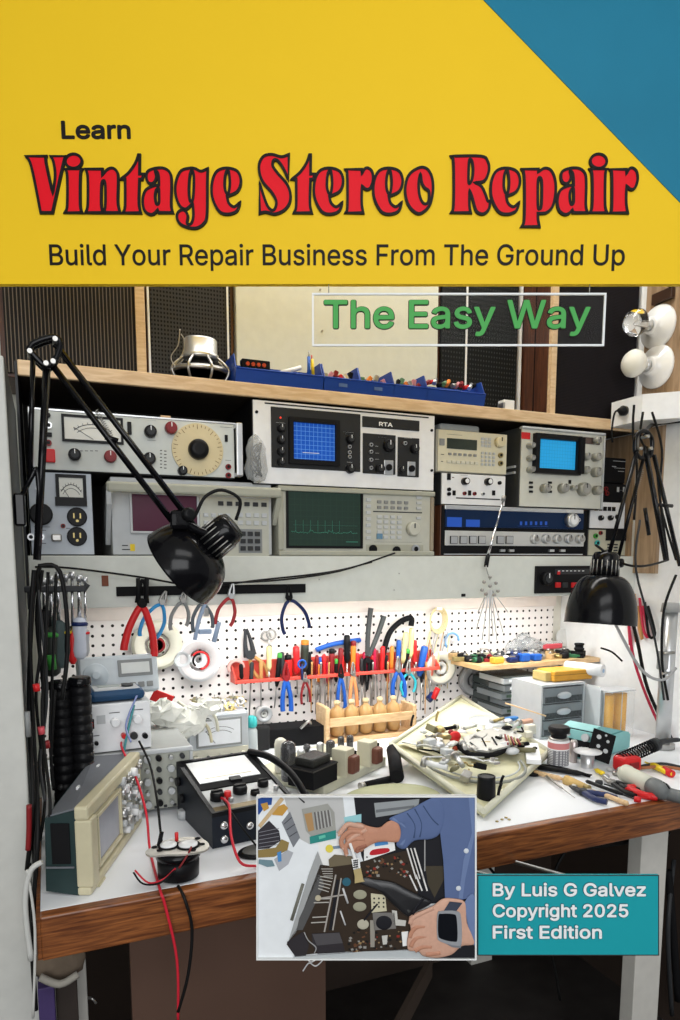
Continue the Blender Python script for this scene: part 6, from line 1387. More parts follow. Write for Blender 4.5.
# black tray behind and aqua box
bb = on(255, 762); b2 = on(340, 735)
tr_ = thing('black_tray', 'long low black box lying before the pegboard behind the tube chassis', 'tray', (.60, 1.80, BZ), rz=R(-3))
P_(tr_, 'tray_body', MB().bx(-.135, .10, -.03, .05, 0, .052, blkm, .003)); P_(tr_, 'raised_block', MB().bx(-.130, -.06, -.045, -.0301, 0, .068, M('near_black', (.014, .014, .015), .6), .006)); P_(tr_, 'lever', MB().tube([(.03, -.031, .05), (.05, -.04, .07), (.06, -.03, .06)], .004, steel))
q = at(254, 748, 1.70); sq_ = thing('dropper_bottle', 'small clear bottle with teal cap beside the grey level meter', 'bottle', (q.x, 1.72, BZ)); P_(sq_, 'cap', MB().lathe([(.013, .080), (.015, .085), (.014, .105), (.006, .110)], teal, 16)); P_(sq_, 'bottle', MB().lathe([(.014, 0), (.016, .004), (.015, .07), (.010, .08)], M('translucent_bottle', (.6, .65, .66), .25, alpha=.7, var=0), 18))
# wooden rack of round bottles
wr0, wr1 = at(326, 752, 1.78), at(408, 738, 1.78)
wr = thing('bottle_rack', 'pale pine rack standing before the pegboard holding small amber bottles', 'rack', ((wr0.x+wr1.x)/2, 1.78, BZ)); hw = (wr1.x-wr0.x)/2+.012
zb_ = at(360, 748, 1.75).z-BZ
P_(wr, 'end_board', MB().bx(-hw, -hw+.012, -.03, .05, 0, .105, cedar, .002)); P_(wr, 'end_board', MB().bx(hw-.012, hw, -.03, .05, 0, .09, cedar, .002)); P_(wr, 'front_rail', MB().bx(-hw+.0125, hw-.0125, -.03, -.022, .048, .072, cedar, .001)); P_(wr, 'base_board', MB().bx(-hw+.0125, hw-.0125, -.03, .05, .0, .012, cedar, .001)); P_(wr, 'back_rail', MB().bx(-hw+.0125, hw-.0125, .042, .05, .05, .08, cedar))
amb = M('amber_bottle', (.50, .30, .12), .3)
for k in range(5):
    X = (wr0.x+wr1.x)/2-hw+.048+k*(2*hw-.09)/4.4; t = thing('bottle', 'amber bottle in the pine rack, %s from the left' % ORD[k], 'bottle', (X, 1.785, BZ+.0125), group='amber bottles in the pine rack')
    P_(t, 'bottle_body', MB().lathe([(.014, 0), (.020, .006), (.022, .04), (.022, .062), (.017, .078), (.008, .086), (.008, .092)], amb, 18)); P_(t, 'stopper', MB().lathe([(.009, .092), (.010, .094), (.009, .102), (.004, .104)], M('cork_cap', (.62, .48, .28), .5), 12))
# --- turntable base lying upside down, holding parts
zc4 = [on(391, 745, .872), on(461, 697, .905), on(549, 752, .850), on(484, 812, .836)]
ctr = sum(zc4, Vector())/4
tt = thing('turntable_plinth', 'cream square turntable base lying tilted on the bench, heaped with metal parts', 'turntable base', (ctr.x, ctr.y, BZ))
crm = M('yellowed_cream_plastic', (.60, .58, .38), .42)
dn = Vector((0, 0, -.012))
b = MB().hexa([c+dn for c in (zc4[3], zc4[2], zc4[1], zc4[0])]+[c for c in (zc4[3], zc4[2], zc4[1], zc4[0])], crm); part(tt, 'base_plate', b)
cc = [c.lerp(ctr, -.0) for c in zc4]; rimb = MB()
for a, c in zip(cc, cc[1:]+cc[:1]): rimb.tube([a+Vector((0, 0, .002)), c+Vector((0, 0, .002))], .0065, M('pale_cream_rim', (.64, .63, .50), .4), n=8, smooth_path=False)
part(tt, 'raised_rim', rimb)
# plane of the plate
nrm = (zc4[2]-zc4[0]).cross(zc4[3]-zc4[1]).normalized(); nrm = nrm if nrm.z > 0 else -nrm
def onp(px, py, h=0.):
    d = ray(px, py); o_ = Vector((0, 0, ZC)); k = (ctr+nrm*h-o_).dot(nrm)/d.dot(nrm); return o_+d*k
part(tt, 'cardboard_sheet', MB().hexa([onp(*q, .0062) for q in ((398, 743), (438, 757), (508, 722), (461, 702))]+[onp(*q, .0085) for q in ((398, 743), (438, 757), (508, 722), (461, 702))], M('yellow_paper', (.66, .63, .44), .6)))
r0 = onp(452, 757, .008)
def ring_path(cx, cy, rx, a0, a1, h, n=24):
    c = onp(cx, cy, h); e1 = (zc4[2]-zc4[0]).normalized(); e2 = nrm.cross(e1); return [c+e1*math.cos(a)*rx+e2*math.sin(a)*rx for a in [a0+(a1-a0)*i/n for i in range(n+1)]]
part(tt, 'platter_groove', MB().tube(ring_path(474, 762, .118, PI*.95, PI*2.05, .008), .0035, M('grey_groove', (.26, .27, .24), .5), n=6))
part(tt, 'platter_rim', MB().tube(ring_path(474, 760, .106, PI*1.0, PI*2.0, .0075), .002, lgry, n=6))
part(tt, 'foot', MB().cyl(onp(393, 750, -.012), Vector((on(397, 785).x, on(397, 785).y, BZ+.019)), .0165, blkm, n=20)); p = onp(486, 797, .004); hh = at(486, 776, p.y).z-p.z
part(tt, 'foot', MB().lathe([(.0185, -.012), (.020, 0), (.0185, hh*.9), (.0185, hh), (.016, hh+.001), (.015, hh-.001)], blk, 24, base=p)); 
p = onp(533, 772, -.02); part(tt, 'foot', MB().cyl(p, (p.x, p.y, BZ+.001), .016, blkm, n=18))
p = onp(461, 700, -.012); part(tt, 'foot', MB().cyl(p, (p.x, p.y, BZ+.001), .016, blkm, n=18))
for (a, c) in ((411, 726), (436, 722), (500, 789), (498, 797)): 
    p = onp(a, c, .006); part(tt, 'clip_post', MB().tube([p, p+Vector((.003, 0, .018)), p+Vector((.006, -.003, .030))], .0032, blkm if a in (411, 500, 498) else brass, n=6))
part(tt, 'round_insert', MB().lathe([(.050, 0), (.050, .003), (.02, .004)], lgry, 30, base=onp(487, 722, .007), axis=nrm))
random.seed(14)
def junk(name, lab, b, cat='metal part'): return solo(name, b, lab, cat)
def bar(p0, p1, w_, h, m, hz=.014): A, B = onp(*p0, hz), onp(*p1, hz); d = (B-A); return MB().box((0, 0, 0), (d.length, w_, h), m, .001, T=tr((A+B)/2) @ d.to_track_quat('X', 'Z').to_matrix().to_4x4())
junk('tonearm_lever', 'long thin steel lever lying across the cream turntable base, nearest the left foot', bar((402, 742), (498, 759), .005, .004, alu))
junk('tonearm_lever', 'flat silver bar lying across the middle of the cream turntable base', bar((424, 757), (484, 757), .008, .004, alu, .018))
o = junk('curved_bracket', 'black curved bracket under the steel plate on the turntable base', MB().tube([onp(455, 744, .02), onp(470, 754, .02), onp(492, 755, .02), onp(512, 747, .02), onp(528, 744, .02)], .0065, blkm, n=6))
b = MB(); pts = [onp(*q, .026) for q in ((463, 739), (482, 732), (505, 728), (522, 737), (510, 747), (488, 753), (468, 750))]
pts2 = [q+nrm*.005 for q in pts]; b.rings([pts, pts2], M('silver_mechanism', (.55, .55, .52), .35, .5), smooth=False); mech = junk('mechanism_plate', 'silver slotted mechanism plate on the pile of the turntable base', b, 'mechanism')
for q in ((470, 742, 476, 747), (482, 738, 486, 746), (492, 737, 497, 745)): part(mech, 'slot', bar(q[:2], q[2:], .004, .002, blkm, .0325))
for k in range(5): part(mech, 'copper_tab', bar((505+k*3, 735+k), (508+k*3, 744), .004, .006, brass if k % 2 else dred, .036))
for q in ((475, 737), (515, 733), (490, 750)):
    p = onp(*q, .031); part(mech, 'screw', MB().cyl(p, p+nrm*.006, .004, steel, n=10))
b = MB().sph(onp(455, 737, .024), .017, red, (1, .55, .9), n=14); o = junk('red_plastic_piece', 'bright red plastic cap lying on the turntable base', b, 'cap'); part(o, 'side_slot', MB().sph(onp(451, 732, .03), .009, M('dark_red_plastic', (.22, .012, .015), .4), (1, .6, .7), n=10))
junk('control_knob', 'small dull red knob below the bright red cap on the turntable base', MB().sph(onp(455, 749, .016), .008, M('rust_red', (.45, .07, .03), .4), (1, .6, 1), n=10), 'knob')
junk('plastic_bracket', 'cream plastic bracket at the right end of the turntable pile', MB().box(onp(530, 729, .02), (.028, .022, .026), M('ivory_part', (.70, .68, .58), .4), .004, T=Matrix.Identity(4)).box(onp(527, 734, .016), (.024, .022, .016), M('ivory_part', (.70, .68, .58), .4), .003), 'bracket')
junk('metal_bracket', 'white metal bracket with black bolts lying at the right corner of the turntable base', bar((531, 745), (534, 762), .034, .012, whtp, .014).box(onp(535, 748, .026), (.009, .009, .006), blkm, .002), 'bracket')
shp = [steel, alu, brass, blkm, lgry, M('olive_wafer', (.16, .15, .08), .5), whtp, M('silver_mechanism', (.55, .55, .52), .35, .5)]
spots = [(428, 738), (438, 745), (444, 737), (432, 752), (447, 752), (420, 745), (462, 733), (470, 727), (478, 738), (488, 728), (497, 733), (507, 729), (515, 726), (520, 742), (505, 744), (496, 750), (475, 750), (459, 761), (468, 765), (480, 766), (444, 762), (455, 770), (436, 765), (428, 747), (466, 776), (492, 762), (440, 730), (450, 728), (424, 733), (433, 729), (440, 748), (452, 745), (464, 746), (474, 744), (486, 745), (500, 738), (512, 752), (525, 750), (472, 759), (450, 757), (440, 742), (508, 722), (498, 720), (520, 733), (430, 742), (484, 733)]
for k, (a, c) in enumerate(spots):
    p = onp(a, c, .018+.006*(k % 3)); T = tr(p) @ rot('Z', k*47 % 180) @ rot('X', (k*31) % 50-25) @ rot('Y', (k*17) % 40-20); b = MB(); m = shp[k % 8]; kind = k % 5; s = 1.15+.6*((k*13) % 7)/7
    if kind == 0: b.box((0, 0, 0), (.026*s, .012*s, .006), m, .001, T=T).cyl((0, 0, -.004), (0, 0, .010), .004, steel, T=T); nm = 'small bracket'
    elif kind == 1: b.lathe([(.010*s, 0), (.011*s, .003), (.007*s, .008), (.003, .009)], m, 14, T=T); nm = 'round cap'
    elif kind == 2: b.cyl((-.016*s, 0, 0), (.016*s, 0, 0), .004*s, m, T=T).cyl((.014*s, 0, 0), (.020*s, 0, 0), .007*s, steel, T=T); nm = 'short shaft'
    elif kind == 3: b.tube([(-.02*s, 0, 0), (-.006, .008, .004), (.008, -.006, .002), (.022*s, .004, 0)], .0024, m, T=T, n=6); nm = 'bent wire lever'
    else: b.box((0, 0, 0), (.020*s, .014*s, .010*s), m, .002, T=T).box((.012*s, 0, .004), (.014, .004, .003), brass, T=T); nm = 'metal block'
    solo(nm.replace(' ', '_'), b, '%s %s in the pile on the turntable base, %s from the left' % (['dull steel', 'bright', 'brass', 'black', 'grey', 'olive', 'white', 'silver'][k % 8], nm, ORD[sorted(spots).index((a, c))]), 'metal part', group='metal parts heaped on the turntable base')
# green oval platter edge showing at the front and black rod
pp_ = on(400, 806); solo('platter', MB().lathe([(.10, 0), (.112, .003), (.112, .012), (.105, .016), (.09, .014), (.01, .014)], M('olive_green_platter', (.36, .37, .22), .4), 48, base=(pp_.x-.01, pp_.y+.02, BZ), sy=.75), 'olive green round platter lying on the bench in front of the chassis', 'platter', (pp_.x-.01, pp_.y+.02, BZ))
solo('black_rod', MB().cyl(on(362, 786, BZ+.009)+Vector((0, 0, 0)), on(392, 779, BZ+.009), .0085, blkm, n=16).cyl(on(360, 786.5, BZ+.009), on(364, 785.5, BZ+.009), .0088, steel, n=16), 'short black cylinder lying left of the turntable base foot', 'rod')
for k, q in enumerate(((497, 822), (502, 820), (506, 818), (509, 820))): solo('washer', MB().lathe([(.0032, 0), (.0034, .0015), (.0014, .0015)], brass, 10, base=on(*q)+Vector((0, 0, .0006))), 'tiny brass washer lying at the bench front, %s from the left' % ORD[k], 'washer', group='tiny brass washers')
# ================================================================== RIGHT END OF THE BENCH
# --- small wooden wall shelf
zS = 1.020
A = on(487, 672, zS-.012); B_ = on(600, 659, zS-.012); yS = (A.y+B_.y)/2
ws = thing('small_shelf', 'small pale wooden shelf on the pegboard crowded with loose electronic parts', 'shelf', ((A.x+B_.x)/2, yS, zS-.014))
x0, x1 = A.x, min(B_.x, WX-.005)
xl_ = at(447, 652, 1.885).x
b = MB().hexa([(x0, yS, zS-.014), (x1, yS, zS-.014), (x1, 1.885, zS-.014), (xl_, 1.885, zS-.014), (x0, yS, zS), (x1, yS, zS), (x1, 1.885, zS), (xl_, 1.885, zS)], M('shelf_pine', (.62, .42, .20), .5)); part(ws, 'board', b)
part(ws, 'front_edge', MB().bx(x0, x1, yS-.002, yS-.0001, zS-.014, zS, cedar))
for xx in (x0+.05, x1-.03): part(ws, 'bracket', MB().bx(xx-.006, xx+.006, yS+.03, 1.89, zS-.018, zS-.0145, steel))
xsp = lambda px, Y: at(px, 650, Y).x
random.seed(41)
cols = [blkm, steel, dgry, brass, navy, M('pcb_green', (.02, .12, .05), .4), lgry, dred, M('tan_part', (.45, .30, .14), .5), whtp, blk, blue]
def junkpart(p, kind, m, s, a): 
    b = MB(); T = tr(p) @ rot('Z', a)
    if kind == 0: b.box((0, 0, .007*s), (.020*s, .014*s, .014*s), m, .002, T=T).cyl((0, 0, .014*s), (0, 0, .020*s), .004*s, steel, T=T)
    elif kind == 1: b.cyl((-.011*s, 0, .006*s), (.011*s, 0, .006*s), .0058*s, m, T=T).cyl((.011*s, 0, .006*s), (.02*s, 0, .006*s), .0012, steel, T=T, n=6)
    elif kind == 2: b.lathe([(.009*s, 0), (.010*s, .003), (.010*s, .010*s), (.006*s, .014*s)], m, 14, T=T)
    else: b.box((0, 0, .004*s), (.030*s, .016*s, .008*s), m, .001, T=T).box((0, 0, .011*s), (.010*s, .008*s, .006*s), blkm, .001, T=T)
    return b
nm_ = {id(blkm): 'black', id(steel): 'steel', id(dgry): 'dark grey', id(brass): 'brass', id(navy): 'navy', id(cols[5]): 'green', id(lgry): 'light grey', id(dred): 'dark red', id(cols[8]): 'tan', id(whtp): 'white', id(blk): 'black', id(blue): 'blue'}
big = [(497, 660, yellow, 'box', .040, .020, 'amber plastic block at the front edge of the small wooden shelf'), (512, 658, navy, 'box', .030, .016, 'navy knob-like part at the front edge of the wooden shelf'), (524, 655, blue, 'box', .034, .026, 'bright blue connector block at the front of the wooden shelf, left one'), (536, 656, blue, 'box', .030, .022, 'bright blue connector block at the front of the wooden shelf, right one')]
for (a, c, m, kd, w_, h_, lb) in big:
    Y = yS+.022; p = Vector((at(a, c, Y).x, Y, zS+.0008)); bb = MB().box((p.x, p.y, p.z+h_/2), (w_, .026, h_), M('amber_block', (.62, .40, .05), .4) if m is yellow else m, .005)
    o = solo('connector_block', bb, lb, 'component'); part(o, 'terminal', MB().box((p.x, p.y, p.z+h_+.002), (w_*.6, .010, .004), steel))
n_ = 0; used = []
for row in range(5):
    for k in range(13):
        Y = yS+.035+row*.026; X = x0-.02*row*.6+.02+(x1-x0-.05+.0*row)*(k+random.uniform(-.2, .2))/12.3; 
        if row == 0 and X < x0+.13: continue
        if X < x0-(x0-xl_)*(Y-yS)/(1.885-yS)+.02: X += .02
        p = Vector((X, Y, zS+.0006)); m = cols[(k*7+row*5) % 12]; used.append((X, Y)); n_ += 1
        solo('component', junkpart(p, (k+row) % 4, m, 1.05+.6*random.random(), random.uniform(0, 180)), '%s part on the wooden shelf, %s row from front, %s from left' % (nm_[id(m)], ORD[row], ORD[k]), 'component', group='loose electronic parts on the wooden shelf')
b = MB(); c = Vector((xsp(578, 1.74), 1.735, zS+.0008)); b.lathe([(.016, 0), (.016, .004), (.013, .005), (.013, .010), (.016, .011), (.016, .016), (.013, .017), (.013, .024), (.016, .025), (.016, .031), (.013, .032), (.013, .040), (.0155, .041), (.0155, .046), (.008, .047)], blkm, 22, base=c)
solo('knob_stack', b, 'stack of black ribbed knobs standing at the right end of the wooden shelf', 'knobs', c)
b = MB(); random.seed(6); c = at(532, 634, 1.80)
for (dx_, dz_, r, sc) in ((-.03, -.005, .030, (1.3, .6, .8)), (.02, .0, .034, (1.4, .6, .75)), (.07, -.012, .028, (1.5, .6, .6)), (.0, .02, .022, (1.2, .5, .8))): b.sph((c.x+dx_, 1.845, zS+.026+dz_+.008), r, baggy, sc, n=12)
for v in b.bm.verts: v.co += Vector((random.uniform(-.006, .006), random.uniform(-.004, .004), random.uniform(-.006, .006)))
solo('plastic_bag', b, 'crumpled grey clear bag lying at the back of the wooden shelf', 'bag', (c.x, 1.845, zS+.001))
solo('plastic_bag', MB().box((at(556, 640, 1.80).x, 1.815, zS+.030), (.075, .012, .018), M('pink_red', (.6, .08, .1), .4), .004).box((at(556, 636, 1.80).x, 1.817, zS+.040), (.085, .014, .012), baggy, .005), 'clear packet with red label right of the crumpled grey bag', 'packet')
c = at(565, 635, 1.87); solo('clear_disc', MB().lathe([(.030, 0), (.032, .002), (.030, .004), (.012, .004)], M('milky_disc', (.60, .60, .58), .4), 26, base=(c.x, 1.878, c.z-.01), axis=(0, -1, .2)), 'thin milky disc leaning on the wall behind the wooden shelf', 'disc')
c = on(480, 655, zS); solo('wire_stand', MB().tube([(xsp(482, 1.80), 1.80, zS+.001), (xsp(482, 1.80), 1.80, zS+.030), (xsp(488, 1.80), 1.80, zS+.034), (xsp(494, 1.80), 1.80, zS+.002)], .003, steel).bx(xsp(481, 1.81), xsp(497, 1.81), 1.81, 1.83, zS+.001, zS+.022, M('yellow_white_label', (.6, .6, .45), .5), .001), 'small clear packet and wire frame under the hanging rods', 'packet')

# --- stacked smoky parts boxes beneath the shelf
yb2 = 1.70; xA, xB = at(503, 700, yb2).x, at(541, 700, yb2).x; zz = BZ; hgt = [.022, .03, .03, .026, .024, .022]
zt_top = at(520, 676, yb2).z
hh_ = (zt_top-BZ)/7
for k in range(7):
    dx_ = (-.012, .006, -.004, .01, -.008, .004, 0)[k]
    t = thing('parts_box', 'smoky plastic parts box in the stack under the wooden shelf, %s from the bottom' % ORD[k], 'box', ((xA+xB)/2+dx_, yb2, zz), group='smoky parts boxes in the stack')
    part(t, 'box_body', MB().bx(xA+dx_, xB+dx_, yb2, yb2+.13, zz, zz+hh_-.0045, smoke if k < 6 else lgry, .003)); part(t, 'lid', MB().bx(xA+dx_-.002, xB+dx_+.002, yb2-.002, yb2+.132, zz+hh_-.0042, zz+hh_-.0008, M('dark_smoke_lid', (.05, .06, .06), .25), .001))
    part(t, 'name_label' if k > 4 else 'contents', MB().bx(xA+dx_+.02, xB+dx_-.03, yb2-.0022, yb2-.0002, zz+.006, zz+hh_-.009, whtp if k > 4 else M('mixed_contents', (.07, .12, .08), .6, var=.6, scale=160)))
    zz += hh_
yb3 = 1.78; xA2, xB2 = at(488, 690, yb3).x, at(503, 690, yb3).x; zz = BZ; h3 = (at(495, 678, yb3).z-BZ)/6
for k in range(6):
    t = solo('parts_box', MB().bx(xA2, xB2, yb3, yb3+.09, zz, zz+h3-.001, M('dark_smoke_lid', (.05, .06, .06), .25), .003), 'dark narrow parts box left of the smoky stack, %s from the bottom' % ORD[k], 'box', group='dark narrow parts boxes'); part(t, 'latch', MB().bx((xA2+xB2)/2-.006, (xA2+xB2)/2+.006, yb3-.002, yb3-.0002, zz+.008, zz+h3-.008, mgry)); zz += h3
# flat things leaning in front of the stack
q = on(510, 730); b = MB().box((0, 0, 0), (.12, .07, .006), M('olive_card', (.36, .33, .22), .6), .001, T=tr(q+Vector((0, .06, .022))) @ rot('X', 18)); solo('circuit_board', b, 'olive flat board lying in front of the smoky parts boxes', 'board')
for k, (a, c, m, lb) in enumerate(((508, 719, M('mint_strip', (.35, .55, .42), .5), 'mint green strip lying before the smoky parts boxes'), (524, 716, M('salmon_strip', (.62, .36, .25), .5), 'salmon strip lying before the smoky parts boxes'), (505, 710, M('cobalt_part', (.05, .2, .5), .4), 'blue connector lying left of the parts boxes'))):
    p = at(a, c, 1.62); p2 = on(a, c+18); solo('strip', MB().box((0, 0, 0), (.06, .018, .010), m, .002, T=tr(Vector((p.x, 1.60, BZ+.036+.012*k))) @ rot('Z', 8)), lb, 'strip')
solo('wooden_stick', MB().tube([at(505, 703, 1.60), at(546, 716, 1.52)], .0022, cedar, n=6, smooth_path=False), 'thin wooden stick sticking out over the turntable pile toward the drawers', 'stick')
# --- clear drawer cabinet
yD = 1.56; xC, xD = at(541, 710, yD).x, at(584, 710, yD).x; zD = at(560, 684, yD).z
dc = thing('drawer_cabinet', 'clear plastic cabinet of three small drawers with dark contents under the shelf', 'drawer cabinet', ((xC+xD)/2, yD, BZ))
frm = M('cloudy_frame', (.62, .64, .66), .3, alpha=.75); Hd = zD-BZ; f = MB()
f.bx(xC, xD, yD, yD+.14, zD-.006, zD, frm).bx(xC, xD, yD, yD+.14, BZ, BZ+.006, frm).bx(xC, xC+.005, yD, yD+.14, BZ+.0062, zD-.0062, frm).bx(xD-.005, xD, yD, yD+.14, BZ+.0062, zD-.0062, frm).bx(xC+.005, xD-.005, yD+.135, yD+.14, BZ+.0062, zD-.0062, frm); part(dc, 'cabinet_frame', f)
for k in range(3):
    z0_, z1_ = BZ+.008+(Hd-.016)*k/3, BZ+.008+(Hd-.016)*(k+1)/3-.003; d = part(dc, 'drawer', MB().bx(xC+.007, xD-.007, yD-.002, yD+.125, z0_, z1_, smoke, .002))
    cz = (z0_+z1_)/2; part(d, 'drawer_pull', MB().lathe([(.016, 0), (.020, .002), (.016, .008), (.006, .009)], M('clear_grey_pull', (.42, .45, .48), .15), 22, base=((xC+xD)/2, yD-.002, cz), axis=(0, -1, 0), sx=1.3, sy=.55)); part(d, 'contents', MB().bx(xC+.012, xD-.012, yD-.0026, yD-.0021, z0_+.003, cz-.002, M('dark_contents', (.06, .065, .07), .5, var=.6, scale=200)))
p0 = at(552, 684, 1.58); ob = solo('orange_box', MB().bx(at(551, 675, 1.60).x, at(589, 675, 1.60).x, 1.585, 1.665, zD+.0008, zD+.032, M('amber_orange_box', (.66, .33, .04), .4), .004), 'amber orange plastic box lying on the clear drawer cabinet', 'box')
part(ob, 'lid_line', MB().bx(at(551, 675, 1.60).x-.0006, at(589, 675, 1.60).x+.0006, 1.5845, 1.60, zD+.019, zD+.021, M('dark_amber', (.35, .16, .02), .4)))
solo('yellow_box', MB().bx(at(541, 675, 1.62).x, at(550, 675, 1.62).x, 1.60, 1.66, zD+.0008, zD+.028, M('ochre_box', (.55, .42, .16), .45), .003), 'small ochre box beside the amber orange one on the drawer cabinet', 'box')
c = at(588, 668, 1.60); rl = thing('paper_roll', 'white roll lying end-on under the right end of the wooden shelf', 'roll', (c.x, 1.60, zD+.01))
part(rl, 'roll_body', MB().cyl(Vector((c.x-.03, 1.66, c.z-.002)), Vector((c.x+.012, 1.55, c.z-.002)), .018, whtp, n=26)); part(rl, 'core', MB().cyl(Vector((c.x+.012, 1.55, c.z-.002)), Vector((c.x+.0125, 1.5488, c.z-.002)), .006, M('pale_blue_core', (.35, .5, .7), .4), n=16))
# --- clear storage cases right of the drawers
yE = 1.50; xE = [at(a, 715, yE).x for a in (586, 600, 604, 616, 629)]; zE = at(605, 692, yE).z
xE[0] = xD+.003; t = thing('clear_case', 'tall clear plastic case standing between the drawer cabinet and the orange rolls', 'case', (xE[0], yE, BZ)); part(t, 'case_body', MB().bx(xE[0], xE[1], yE, yE+.10, BZ, at(592, 688, yE).z, clear, .002)); part(t, 'insert', MB().bx(xE[0]+.004, xE[0]+.010, yE+.003, yE+.09, BZ+.004, at(592, 690, yE).z-.006, M('grey_insert', (.3, .32, .33), .5)).bx(xE[0]+.016, xE[0]+.019, yE+.003, yE+.09, BZ+.004, at(592, 690, yE).z-.012, lgry))
t = thing('clear_case', 'clear twin-tube case holding amber orange rolls near the wall', 'case', (xE[3], yE-.02, BZ))
part(t, 'case_body', MB().bx(xE[2], xE[4], yE-.02, yE+.05, BZ, zE, M('thin_clear_case', (.8, .84, .86), .1, alpha=.10, var=0), .002)); part(t, 'rim', MB().bx(xE[2]-.001, xE[4]+.001, yE-.021, yE+.051, zE+.0005, zE+.004, frm).bx(xE[3]-.001, xE[3]+.001, yE-.021, yE-.0195, BZ, zE, frm))
for k in (0, 1):
    xm = (xE[2+k]+xE[3+k])/2; o = solo('amber_roll', MB().cyl((xm, yE+.013, BZ+.003), (xm, yE+.013, zE-.010), (xE[3]-xE[2])/2-.0035, M('amber_sheet', (.78, .40, .05), .4), n=24), 'amber orange roll inside the clear case, %s one' % ['left', 'right'][k], 'roll', group='amber rolls in the clear case')
# --- spray can and solder spool
c = on(557.5, 767)+Vector((.004, .004, 0)); k_ = mpp(c); r = 10.4*k_; H = at(557, 739, c.y).z-BZ
t = thing('spray_can', 'small white spray can with red band and black cap before the drawer cabinet', 'spray can', c)
part(t, 'can', MB().lathe([(r*.97, 0), (r, .002), (r, H*.96), (r*.92, H)], whtp, 26, base=c)); part(t, 'red_band', MB().lathe([(r*1.005, H*.70), (r*1.005, H*.92)], M('pink_band', (.62, .22, .22), .4), 26, base=c, cap=False)); part(t, 'print_block', MB().lathe([(r*1.004, H*.10), (r*1.004, H*.66)], pattern('small_print', (.68, .68, .68), (.20, .20, .22), 'grid', .0075, .0042, .5, .24), 26, base=c, cap=False))
part(t, 'collar', MB().lathe([(r*.94, H), (r*.94, H+.004), (r*.6, H+.006)], steel, 24, base=c)); part(t, 'cap', MB().lathe([(r*.72, H+.004), (r*.75, H+.010), (r*.70, H+.014), (r*.98, H+.018), (r*1.04, H+.028), (r*.9, H+.033)], blk, 22, base=c))
part(t, 'nozzle', MB().tube([c+Vector((0, 0, H+.026)), c+Vector((.020, -.004, H+.022)), c+Vector((.026, -.004, H+.012))], .004, blk))
c = on(587, 768); k_ = mpp(c); r = 9.5*k_; H = at(587, 752, c.y).z-BZ
t = thing('solder_spool', 'silver solder spool with wide white top flange beside the spray can', 'spool', c); part(t, 'winding', MB().lathe([(r*.68, .002), (r*.70, .004), (r*.70, H), (r*.68, H)], alu, 24, base=c)); part(t, 'flange', MB().lathe([(r*.2, H), (r*1.42, H+.0005), (r*1.45, H+.003), (r*.2, H+.004)], whtp, 30, base=c)); part(t, 'foot_flange', MB().lathe([(r*.76, 0), (r*.76, .002), (r*.2, .002)], whtp, 24, base=c))
c = on(573, 762); solo('metal_tube', MB().lathe([(.009, 0), (.010, .002), (.010, .052), (.007, .058)], M('pinkish_steel', (.5, .44, .42), .3, .7), 18, base=c), 'narrow metal tube standing between the spray can and the solder spool', 'tube')
# --- soldering station
oS = on(600, 756); oS = Vector((1.265, 1.33, BZ)); ss = thing('soldering_station', 'pale teal soldering station with dark front panel and slanted top', 'soldering station', oS, rz=R(18))
aq = M('pale_aqua_case', (.26, .56, .56), .45); Ws, Ls, Hs1, Hs2 = .085, .20, .050, .085
P_(ss, 'case', MB().prism([(0, 0), (Ls, 0), (Ls, .045), (.035, .088), (0, .078)], .095, aq, T=tr(0, .095, 0), bev=.004))
P_(ss, 'lettering', MB().prism([(.08, .0), (.15, .0), (.148, .004), (.078, .004)], .0008, M('teal_print', (.08, .30, .30), .5), T=tr(.0, -.0001, .055) @ rot('Y', 0)))
P_(ss, 'front_panel', MB().box((-.004, .048, .042), (.006, .092, .074), blkm, .002, T=rot('Y', 8)))
for (y, z, r) in ((.020, .060, .010), (.070, .060, .006), (.03, .028, .006), (.07, .03, .009)): P_(ss, 'control_knob', MB().cyl((-.008, y, z), (-.018, y, z), r, lgry, T=rot('Y', 8)))
# iron holder: tilted black perforated plate, coil spring and red base
c = on(604, 766); ih = thing('iron_holder', 'soldering iron stand with black perforated plate, red base and steel coil', 'iron stand', (c.x, c.y, BZ))
pc = at(603, 738, c.y-.01)
Tp = tr(Vector((c.x+.0, c.y+.012, BZ+.048))) @ rot('Z', -22) @ rot('X', -28) @ rot('Y', 22)
pb2 = MB().box((0, 0, 0), (.058, .004, .078), blkm, .002, T=Tp); part(ih, 'sponge_plate', pb2)
for (x, z, r) in ((-.012, .020, .006), (.012, .016, .004), (-.008, -.004, .005), (.012, -.010, .006), (-.014, -.024, .004), (.004, .030, .003)): part(ih, 'plate_hole', MB().cyl((x, -.0022, z), (x, -.0032, z), r, lgry, T=Tp, n=12))
part(ih, 'red_base', MB().box((c.x+.022, c.y-.052, BZ+.019), (.055, .045, .038), red, .008)); part(ih, 'base_notch', MB().box((c.x+.022, c.y-.0755, BZ+.018), (.03, .003, .016), dred, .001))
cA, cB = at(620, 760, c.y-.045), at(652, 746, c.y-.035); d = cB-cA; qm = d.to_track_quat('Z', 'Y').to_matrix(); nt_ = 13*12
part(ih, 'coil_spring', MB().tube([cA+d*i/nt_+qm @ Vector((math.cos(2*PI*i/12)*.0155, math.sin(2*PI*i/12)*.0155, 0)) for i in range(nt_+1)], .0018, blkm, n=5, smooth_path=False)); part(ih, 'coil_core', MB().cyl(cA, cB, .006, steel, n=12))
